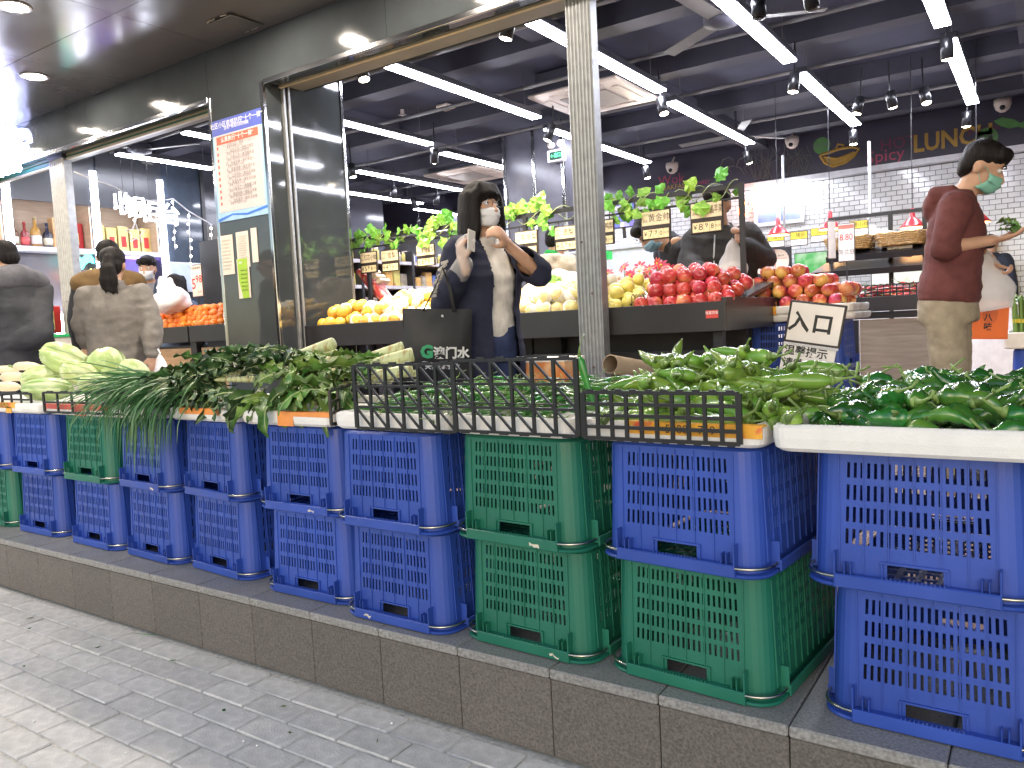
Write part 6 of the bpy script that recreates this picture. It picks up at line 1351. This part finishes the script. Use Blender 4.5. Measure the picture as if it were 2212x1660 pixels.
    g_.loft([(0, 0, hem, .182 * tw, .13 * tw), (0, 0, hem + .05, .190 * tw, .138 * tw), (0, 0, 1.06, .174 * tw, .128 * tw), (0, .005, 1.22, .186 * tw, .135 * tw), (0, 0, 1.32, .170 * tw, .112), (0, -.005, 1.385, .118, .085), (0, -.008, 1.43, .070, .066)], J)
    for s0, e0, w0 in ((sR, eR, wR), (sL, eL, wL)):
        we = e0.lerp(w0, sleeve); ins = s0 * .75 + J(0, 0, 1.33) * .25
        g_.chain([ins, s0 + Vector((0, 0, -.005)), s0.lerp(e0, .5), e0, e0.lerp(we, .5), we], [.082 * k, .078 * k * tw, .068 * k * tw, .062 * k * tw, .056 * k * tw, .046 * k * tw])
    if hood: g_.chain([J(-.085, -.03, 1.42), J(-.05, -.09, 1.41), J(.05, -.09, 1.41), J(.085, -.03, 1.42)], [.034 * k, .042 * k, .042 * k, .034 * k]); g_.ell(J(0, -.115, 1.35), (.095 * k, .04 * k, .075 * k), RZ)
    else: g_.chain([J(-.055, -.02, 1.43), J(0, -.055, 1.445), J(.055, -.02, 1.43)], [.026 * k, .026 * k, .026 * k])
    RI = RZ.transposed()
    g_.bake('top', top, t, vox, 3, fold=fold, cut=(lambda c: cut(RI @ c / k)) if cut else None, thick=.006 if cut else 0, seed=seed)
    if tee is not None:
        e_ = Blob(); e_.loft([(0, .004, .90, .155, .112), (0, .006, 1.06, .152, .112), (0, .010, 1.22, .165, .118), (0, .004, 1.33, .145, .095), (0, 0, 1.395, .10, .078), (0, 0, 1.42, .068, .066)], J); e_.bake('tee_shirt', tee, t, .012, 3, fold=.006, seed=seed + 5)
    # trousers and shoes
    l_ = Blob(); lw = legsw; l_.loft([(0, -.005, .80 * k, .165 * k * lw, .125 * k * lw), (0, -.005, .90 * k, .165 * k * lw, .125 * k * lw), (0, 0, 1.0 * k, .15 * k, .105 * k)], RZ)
    for s_ in (-1, 1): l_.chain([J(.082 * s_, -.005, .82, False), J(legspread * s_, .01, .47, False), J(legspread * s_, -.01, .09, False)], [.092 * k * lw, .074 * k * lw, .062 * k * lw])
    l_.bake('trousers', legs, t, max(vox, .012), 3, fold=fold, seed=seed + 9)
    if shoes:
        for s_ in (-1, 1): q = Blob(); q.cap(J(legspread * s_, -.05, .045, False), J(legspread * 1.2 * s_, .15, .038, False), .046 * k, .040 * k); q.bake('shoe', mat('shoe_black', (.02, .02, .022), .5), t, .012, 2)
    return t, dict(J=J, HP=HP, HM=HM, k=k, wR=wR, wL=wL, eR=eR, eL=eL, sR=sR, sL=sL, RZ=RZ, base=Vector(base))
CR = RM @ Vector((1, 0, 0)); CT = RM @ Vector((0, 0, 1)); CR.z = 0; CT.z = 0; CR.normalize(); CT.normalize()     # picture right, towards the camera
def yawof(a, b, x=1106):
    v = ray(x, 700); v.z = 0; v.normalize(); d = Vector((-v.y * -1, -v.x, 0)) * 0 + Vector((v.y, -v.x, 0)) * a - v * b; return math.atan2(-d.x, d.y)   # a: to the right as seen, b: towards the viewer
def foot(x, D): p = at(x, 700, D=D); return Vector((p.x, p.y, FZ))
# --- woman with tote bag
D = 3.55
navy = cloth('jacket_navy', (.015, .018, .044)); jean = cloth('jeans_blue', (.03, .045, .12), .7); wtee = cloth('tee_cream', (.76, .72, .66), .4)
bs = foot(1052, D)
t, q = person('woman in navy hooded jacket, glasses and pale mask raising a gloved hand', bs, 1.515, yawof(.70, .62, 1052), navy, jean, head=(-.18, -.02), hair='bob', mask=m_mask, vox=.0105, topw=1.10, hem=.72, glasses=True, tee=wtee, hood=True,
    armR=(at(958, 655, D=D - .12), at(1002, 572, D=D - .30)), armL=(at(1166, 590, D=D - .05), at(1098, 530, D=D - .16)), handR=((.1, -.1, 1), (-.9, .3, 0), .75), handL=((.7, .1, .55), (0, -1, -.3), .7), cut=lambda c: c.y > .02 and -.055 - .02 * (1.3 - c.z) < c.x < .075 + .05 * (1.3 - c.z) and c.z < 1.47 and c.z > .5 and abs(c.x) < .15, seed=1, sleeve=.86)
m_glove = mat('clear_glove', (.75, .72, .70), .3, alpha=.35, bump=.5, bscale=60)
g_ = Blob(); hand(g_, q['wR'], q['RZ'] @ Vector((.1, -.1, 1)), q['RZ'] @ Vector((-.9, .3, 0)), .7, q['k'] * 1.14, 1); g_.cap(q['wR'], q['wR'].lerp(q['eR'], .22), .04, .045); g_.bake('glove', m_glove, t, .007, 1)
p = at(1018, 520, D=D - .36); tt = thing('folded_tissue', 'folded white paper held up in the gloved hand of the woman', 'tissue', p, yawof(.8, .5)); MB().rbox((0, 0, 0), (.05, .006, .085), .002, Matrix.Rotation(-.15, 3, 'Y')).build('paper', mat('tissue_white', (.75, .70, .64), .8, bump=.3, bscale=30), tt)
# printed sleeve stripes and jacket tag
for i in range(9): a = q['sR'].lerp(q['eR'], .22 + .08 * i); o = MB().box((0, 0, 0), (.05, .003, .012), Matrix.Rotation(.35 * math.sin(i * 2.3), 3, 'Y')).build('sleeve_print', wtee, t); o.location = a - CR * .045 + CT * .078; o.rotation_euler = (0, .25, yawof(1, 0) - math.pi / 2 + .9)
# tote bag
p = at(945, 735, D=D - .25); tt = thing('tote_bag', 'black tote bag with green and white lettering hanging from her elbow', 'bag', p, 0); m_tote = mat('tote_black', (.018, .018, .019), .6, var=.2, scale=8, bump=.3, bscale=14); rz = math.atan2(CR.y, CR.x) + .12; tt.rotation_euler = (0, .06, rz)
b = MB(); n = 12; vs = []
for j in range(9):
    for i in range(n + 1):
        u = -1 + 2 * i / n; v = j / 8; vs.append((.145 * u * (1 - .04 * v), -.045 * math.sin(math.pi * v * .9 + .15) * (1 - u * u) ** .6 + .006 * noise.noise(Vector((u * 3, v * 3, 1))), .13 - .30 * v))
fs = [(j * (n + 1) + i, j * (n + 1) + i + 1, (j + 1) * (n + 1) + i + 1, (j + 1) * (n + 1) + i) for j in range(8) for i in range(n)]
k0 = len(vs); vs += [(x, -y + .002, z) for x, y, z in vs]; fs += [tuple(k0 + a for a in f[::-1]) for f in fs[:8 * n]]
b.add(vs, fs).build('body', m_tote, tt, True)
MB().tube([(-.06, -.02, .12), (-.01, -.02, .22), (.02, -.01, .30), (.05, -.01, .22), (.07, -.02, .12)], .009, 6, flat=.4).build('handle', m_tote, tt, True)
text('G', .07, mat('logo_green', (.02, .30, .12), .5), tt, (-.045, -.058, -.05), bold=.004); text('澳门水', .05, mat('logo_white', (.6, .6, .58), .5), tt, (.055, -.056, -.055), bold=.002); text('天然健康好水', .024, mat('logo_white', (.6, .6, .58), .5), tt, (.02, -.05, -.11), bold=.0012)
MB().ell((.02, -.02, .10), (.006, .004, .006)).build('snap', m_steel, tt, True)
# --- man in maroon hoodie
D = 3.8
maroon = cloth('hoodie_maroon', (.125, .035, .034)); khaki = cloth('trousers_khaki', (.30, .255, .185), .7)
bs = foot(2050, D)
t, q = person('man in maroon hoodie, khaki trousers and green mask looking at greens in his hand', bs, 1.66, yawof(1, .06, 2060), maroon, khaki, lean=.10, head=(0, .45), hair='short', mask=m_maskg, vox=.0105, topw=.98, hem=.90, hood=True,
    armR=(at(2036, 536, D=D - .20), at(2140, 520, D=D - .20)), armL=(at(2110, 560, D=D + .12), at(2138, 560, D=D + .02)), handR=((.1, 1, .12), (0, -.1, 1), .28), handL=((0, .5, -.8), (0, .8, .3), 1.0), sleeve=.18, seed=2, legspread=.10, legsw=1.05)
p = at(2182, 492, D=D - .20); tt = thing('leafy_greens', 'small bunch of leafy greens held on the palm of the man in maroon', 'greens', p)
rd = random.Random(8)
for i in range(14):
    me, rb = LFM[rd.randrange(len(LFM))]; o = bpy.data.objects.new('leaf', me); COL.objects.link(o); o.parent = tt; o.scale = (.42,) * 3; o.rotation_euler = (rd.uniform(-1, 1), rd.uniform(-.6, .4), rd.uniform(-1, 1.2)); o.location = (rd.uniform(-.06, .0), rd.uniform(-.02, .02), rd.uniform(-.015, .03))
p = at(2135, 610, D=D + .0); tt = thing('produce_bag', 'crumpled translucent plastic bag hanging from the hand of the man in maroon', 'bag', p); m_clr = mat('clear_bag', (.92, .90, .92), .3, var=.05, alpha=.55, bump=1.0, bscale=22)
def bagmesh(w_, h, seed, d=.4):
    b = MB(); n, m_ = 16, 12; vs = []
    for j in range(m_ + 1):
        v = j / m_; r_ = w_ * (.16 + .84 * min(1, v * 1.5) ** .7) * (1 - .25 * max(0, v - .75) / .25)
        for i in range(n): a = 2 * math.pi * i / n; e = 1 + .22 * noise.noise(Vector((math.cos(a) * 1.6, math.sin(a) * 1.6 + seed, v * 4))) + .10 * math.sin(a * 5 + v * 3); vs.append((r_ * e * math.cos(a), r_ * e * math.sin(a) * d, h * (.5 - v)))
    b.add(vs, [(j * n + i, j * n + (i + 1) % n, (j + 1) * n + (i + 1) % n, (j + 1) * n + i) for j in range(m_) for i in range(n)] + [tuple(m_ * n + i for i in range(n))]); return b
o = bagmesh(.115, .27, 1).build('bag', m_clr, tt, True); o.rotation_euler = (0, -.12, math.atan2(CR.y, CR.x)); MB().tube([(-.01, 0, .13), (.0, 0, .15), (.015, 0, .13)], .006, 6).build('handles', m_clr, tt)
p = at(2133, 692, D=D + .25); tt = thing('orange_paper_bag', 'flat orange paper bag with vertical brush lettering beside the man in maroon', 'bag', p, math.atan2(CR.y, CR.x) - .1); tt.rotation_euler = (0, .05, math.atan2(CR.y, CR.x) - .1)
MB().rbox((0, 0, 0), (.185, .05, .195), .003).build('bag', mat('bag_orange', (.80, .16, .02), .5, var=.05), tt); 
MB().poly([(.0 + .038 * math.cos(a), -.0262, .03 + .05 * math.sin(a)) for a in [2 * math.pi * i / 20 for i in range(20)]], (0, .001, 0)).build('emblem', mat('bag_orange2', (.62, .12, .02), .5), tt, fix=True)
for i, ch in enumerate('李八味'): text(ch, .042, m_brush, tt, (-.01, -.0275, .06 - i * .048), bold=.001)
MB().tube([(-.04, 0, .097), (-.035, 0, .20), (.03, 0, .20), (.04, 0, .097)], .003, 6).build('handle', m_brush, tt)
# --- woman in grey sweater, seen from behind
D = 4.9
greyk = cloth('sweater_grey', (.17, .155, .14), .6)
t, q = person('woman with ponytail in grey sweater seen from behind, left of the pillar', foot(252, D), 1.49, yawof(.12, -1, 250), greyk, jean, head=(-.15, .15), hair='tail', vox=.0125, topw=1.10, hem=.80, armR=(at(330, 702, D=D), at(328, 768, D=D - .08)), armL=(at(176, 698, D=D - .02), at(186, 745, D=D + .02)), seed=3, fold=.014)
for k_, (x, y, dd, s_, lab) in enumerate(((345, 800, -.06, .09, 'white plastic bag hanging from the right hand of the grey sweater woman'), (205, 775, .05, .08, 'white plastic bag hanging from the left hand of the grey sweater woman'))):
    p = at(x, y, D=D + dd); tt = thing('carrier_bag', lab, 'bag', p); bagmesh(s_, .20, k_ + 4).build('bag', m_wb, tt, True); MB().tube([(-.02, 0, .1), (0, 0, .13), (.02, 0, .1)], .006, 6).build('handles', m_wb, tt)
# --- man in brown and black jacket
D = 5.45
blackj = cloth('jacket_black', (.018, .018, .022)); brownj = cloth('yoke_brown', (.13, .075, .025)); dark = cloth('trousers_dark', (.02, .022, .035))
t, q = person('man in brown and black jacket seen from behind beside the left steel post', foot(243, D), 1.62, yawof(.1, -1, 205), blackj, dark, head=(-.2, .15), hair='crop', vox=.013, topw=1.05, hem=.82, seed=4)
g_ = Blob(); J = q['J']; g_.chain([J(-.17, -.02, 1.36), J(0, -.03, 1.40), J(.17, -.02, 1.36)], [.076, .086, .076]); g_.chain([J(-.11, -.035, 1.33), J(.11, -.035, 1.33)], [.088, .088]); g_.bake('jacket_yoke', brownj, t, .012, 3, fold=.006)
g_ = Blob(); g_.chain([J(-.05, -.02, 1.45), J(0, -.055, 1.46), J(.05, -.02, 1.45)], [.026] * 3); g_.bake('collar', cloth('collar_blue', (.03, .07, .16)), t, .01, 2)
# --- man at the left edge
D = 4.75
fleece = cloth('fleece_charcoal', (.035, .037, .045), .7); fgrey = cloth('fleece_grey', (.10, .10, .115), .7)
t, q = person('man in charcoal fleece cut by the left edge, seen from behind', foot(38, D), 1.56, yawof(-.55, -.75, 24), fleece, dark, head=(.1, .3), hair='crop', vox=.012, topw=1.2, hem=.80, armR=(at(88, 722, D=D - .1), at(0, 745, D=D - .15)), armL=(at(-70, 700, D=D), at(-80, 740, D=D)), seed=5)
J = q['J']; g_ = Blob(); g_.chain([J(-.15, -.01, 1.39), J(0, -.03, 1.42), J(.15, -.01, 1.39)], [.078, .085, .078]); g_.chain([J(-.06, -.02, 1.47), J(0, -.06, 1.48), J(.06, -.02, 1.47)], [.032] * 3); g_.bake('yoke', fgrey, t, .012, 3, fold=.006)
# --- cashier
D = 7.9
person('cashier in navy jacket and white mask behind the tangerines', foot(332, D), 1.76, yawof(-.3, .9, 330), cloth('jacket_bluegrey', (.03, .045, .075)), dark, head=(0, .2), hair='short', mask=m_mask, vox=.015, topw=1.15, hem=.8, tee=cloth('shirt_plaid', (.2, .2, .22)), cut=lambda c: c.y > .03 and abs(c.x) < .03 + .06 * (c.z - 1.2) and c.z > 1.15, seed=6)
person('person with dark hair half hidden behind the white shopping bag', foot(385, 7.3), 1.5, yawof(.5, -.6, 385), cloth('coat_blue', (.06, .09, .15)), dark, hair='bob', vox=.016, topw=1.1, seed=7)
# --- man in black jacket with bag, man bending with blue mask, person in beige
D = 5.15
slate = cloth('jacket_slate', (.030, .028, .028))
t, q = person('man in dark slate jacket with zip holding up a clear bag behind the apples', foot(1563, D), 1.72, yawof(-.25, .95, 1563), slate, dark, head=(0, .3), hair='short', vox=.012, topw=1.22, hem=.8, armL=(at(1652, 560, D=D - .05), at(1594, 528, D=D - .3)), armR=(at(1488, 575, D=D - .05), at(1520, 590, D=D - .25)), handL=((-.2, .3, .8), (.5, .6, 0), 1.0), seed=8)
J = q['J']; MB().tube([J(0, .14, 1.36), J(.005, .165, 1.22), J(.0, .155, 1.05), J(0, .15, .9)], .005, 6).build('zip', m_steel, t)
p = at(1583, 562, D=D - .33); tt = thing('produce_bag', 'clear plastic bag of greens held by the man in the dark slate jacket', 'bag', p); bagmesh(.085, .24, 7, .6).build('bag', m_clr, tt, True); MB().tube([(-.01, 0, .11), (.0, 0, .13), (.015, 0, .11)], .006, 6).build('handles', m_clr, tt)
D = 5.6
t, q = person('man with blue mask bending over the fruit, face turned down to the left', foot(1535, D), 1.78, yawof(-.85, .45, 1535), blackj, dark, lean=.62, head=(0, .30), hair='short', mask=m_maskb, vox=.012, hem=.8, armR=(at(1480, 585, D=D - .1), at(1478, 545, D=D - .22)), armL=(at(1500, 590, D=D + .1), at(1470, 580, D=D)), handR=((0, .3, 1), (0, 1, 0), .9), seed=9)
D = 6.3
beige = cloth('hoodie_beige', (.52, .43, .31), .5)
t, q = person('person in beige hooded top with green collar turned away behind the pears', foot(1200, D), 1.66, yawof(.55, -.7, 1200), beige, dark, head=(-.2, .2), hair='crop', vox=.013, topw=1.2, hem=.8, hood=True, seed=10)
J = q['J']; g_ = Blob(); g_.chain([J(-.05, -.02, 1.455), J(0, -.06, 1.465), J(.05, -.02, 1.455)], [.022] * 3); g_.bake('collar', cloth('collar_green', (.02, .35, .07)), t, .01, 2)
# --- far customer
D = 9.6
t, q = person('far customer in dark hooded coat and jeans behind the man in maroon', foot(2138, D), 1.70, yawof(.3, -.9, 2138), cloth('coat_navy', (.022, .028, .045)), jean, hair='crop', head=(0, .2), vox=.017, topw=1.25, hem=.72, hood=True, seed=11)
# --- produce at the right edge
p = at(2180, 735, D=4.3); TBX = p.x; t0 = tray(p.x - .03, p.x + .55, p.y, p.y + .45, .09, 'white foam box of bundled greens at the right edge', 0, z=p.z - .05)
crate_long(p.x + .28, p.y + .02, p.z - .05 - CH - .004, 'upturned blue crate under the foam box at the right edge')
t = thing('crate_plinth', 'dark plinth under the blue crate at the right edge', 'plinth', (p.x + .28, p.y + .22, FZ)); MB().bb((-.25, -.18, 0), (.25, .18, p.z - .06 - CH - FZ)).build('plinth', m_bd, t)
for i in range(5):
    tt = thing('green_bundle', 'upright bundle of green stalks tied with yellow band at the right edge, place %s' % ['one', 'two', 'three', 'four', 'five'][i], 'vegetable', (p.x + .06 + (i % 3) * .11, p.y + .12 + .12 * (i // 3), p.z + .05), 0, 'bundled green stalks'); rd = random.Random(i)
    b = MB()
    for j in range(14): a = rd.uniform(0, 6.28); r_ = .04 * math.sqrt(rd.random()); b.tube([(r_ * math.cos(a), r_ * math.sin(a), -.05), (r_ * 1.3 * math.cos(a), r_ * 1.3 * math.sin(a), .16 + rd.uniform(-.02, .02))], [.008, .006], 6)
    b.build('stalks', mat('stalk_green', (.20, .34, .08), .5, rnd=.2), tt); MB().lathe([(.05, .04), (.051, .06)], 14).build('band', m_yel, tt)
for i in range(5):
    me, rb = LFM[i]; 
    tt = thing('leafy_bunch', 'leafy green bunch on top of the bundles at the right edge, number %s' % ['one', 'two', 'three', 'four', 'five'][i], 'vegetable', (p.x + .08 + .07 * i, p.y + .15, p.z + .21), random.uniform(-1, 1), 'leafy bunches at the right edge')
    for j in range(6): o = bpy.data.objects.new('leaf', LFM[(i + j) % 12][0]); COL.objects.link(o); o.parent = tt; o.rotation_euler = (random.uniform(-.6, .6), random.uniform(-.6, .2), j * 1.05); o.scale = (.7,) * 3
# ================================================================== scraps on the pavement and step
m_scr1 = mat('leaf_scrap', (.05, .13, .03), .6, rnd=.4, hue=.04); m_scr2 = mat('foam_crumb', (.8, .8, .78), .8)
rd = random.Random(31)
for i in range(15):
    x = rd.uniform(-4.2, -.5); y = KY - .02 - abs(rd.gauss(0, .28)); b = MB(); L = rd.uniform(.006, .018); w_ = L * rd.uniform(.2, .5); a = rd.uniform(0, 6.28)
    b.add([(-L, 0, .002), (-.3 * L, -w_, .006), (.4 * L, -w_ * .8, .004), (L, 0, .007), (.4 * L, w_, .003), (-.3 * L, w_ * .7, .007)], [(0, 1, 2, 3, 4, 5)])
    o = b.build('leaf_scrap', m_scr1); o.location = (x, y, .003); o.rotation_euler = (0, 0, a); tag(o, 'small torn green leaf scrap lying on the paving by the step', 'leaf scrap', 'scraps on the paving')
for i in range(26):
    x = rd.uniform(-4.2, -.8); y = KY - .03 - abs(rd.gauss(0, .4)); s_ = rd.uniform(.0025, .006)
    o = MB().ell((0, 0, 0), (s_, s_ * rd.uniform(.6, 1.2), s_ * .7), None, 7, 5).build('foam_crumb', m_scr2); o.location = (x, y, s_ * .6); tag(o, 'tiny white foam crumb on the paving', 'crumb', 'foam crumbs on the paving')
for (x0, y0, x1, y1, xm, ym) in ((288, 1368, 365, 1352, 330, 1372), (1190, 1590, 1260, 1640, 1215, 1610)):
    A, B, C_ = at(x0, y0, Z=.004), at(x1, y1, Z=.004), at(xm, ym, Z=.010); o = MB().tube([A, A.lerp(C_, .6), C_, C_.lerp(B, .6), B], [.001, .0026, .003, .0026, .0012], 6, flat=.4).build('chive_blade', m_chv); tag(o, 'single fallen chive blade on the paving, %s' % ('at the left' if x0 < 600 else 'near the bottom edge'), 'chive blade')
bpy.data.scenes.remove(BENCH)      # bench used only for turning lettering and modifiers into meshes
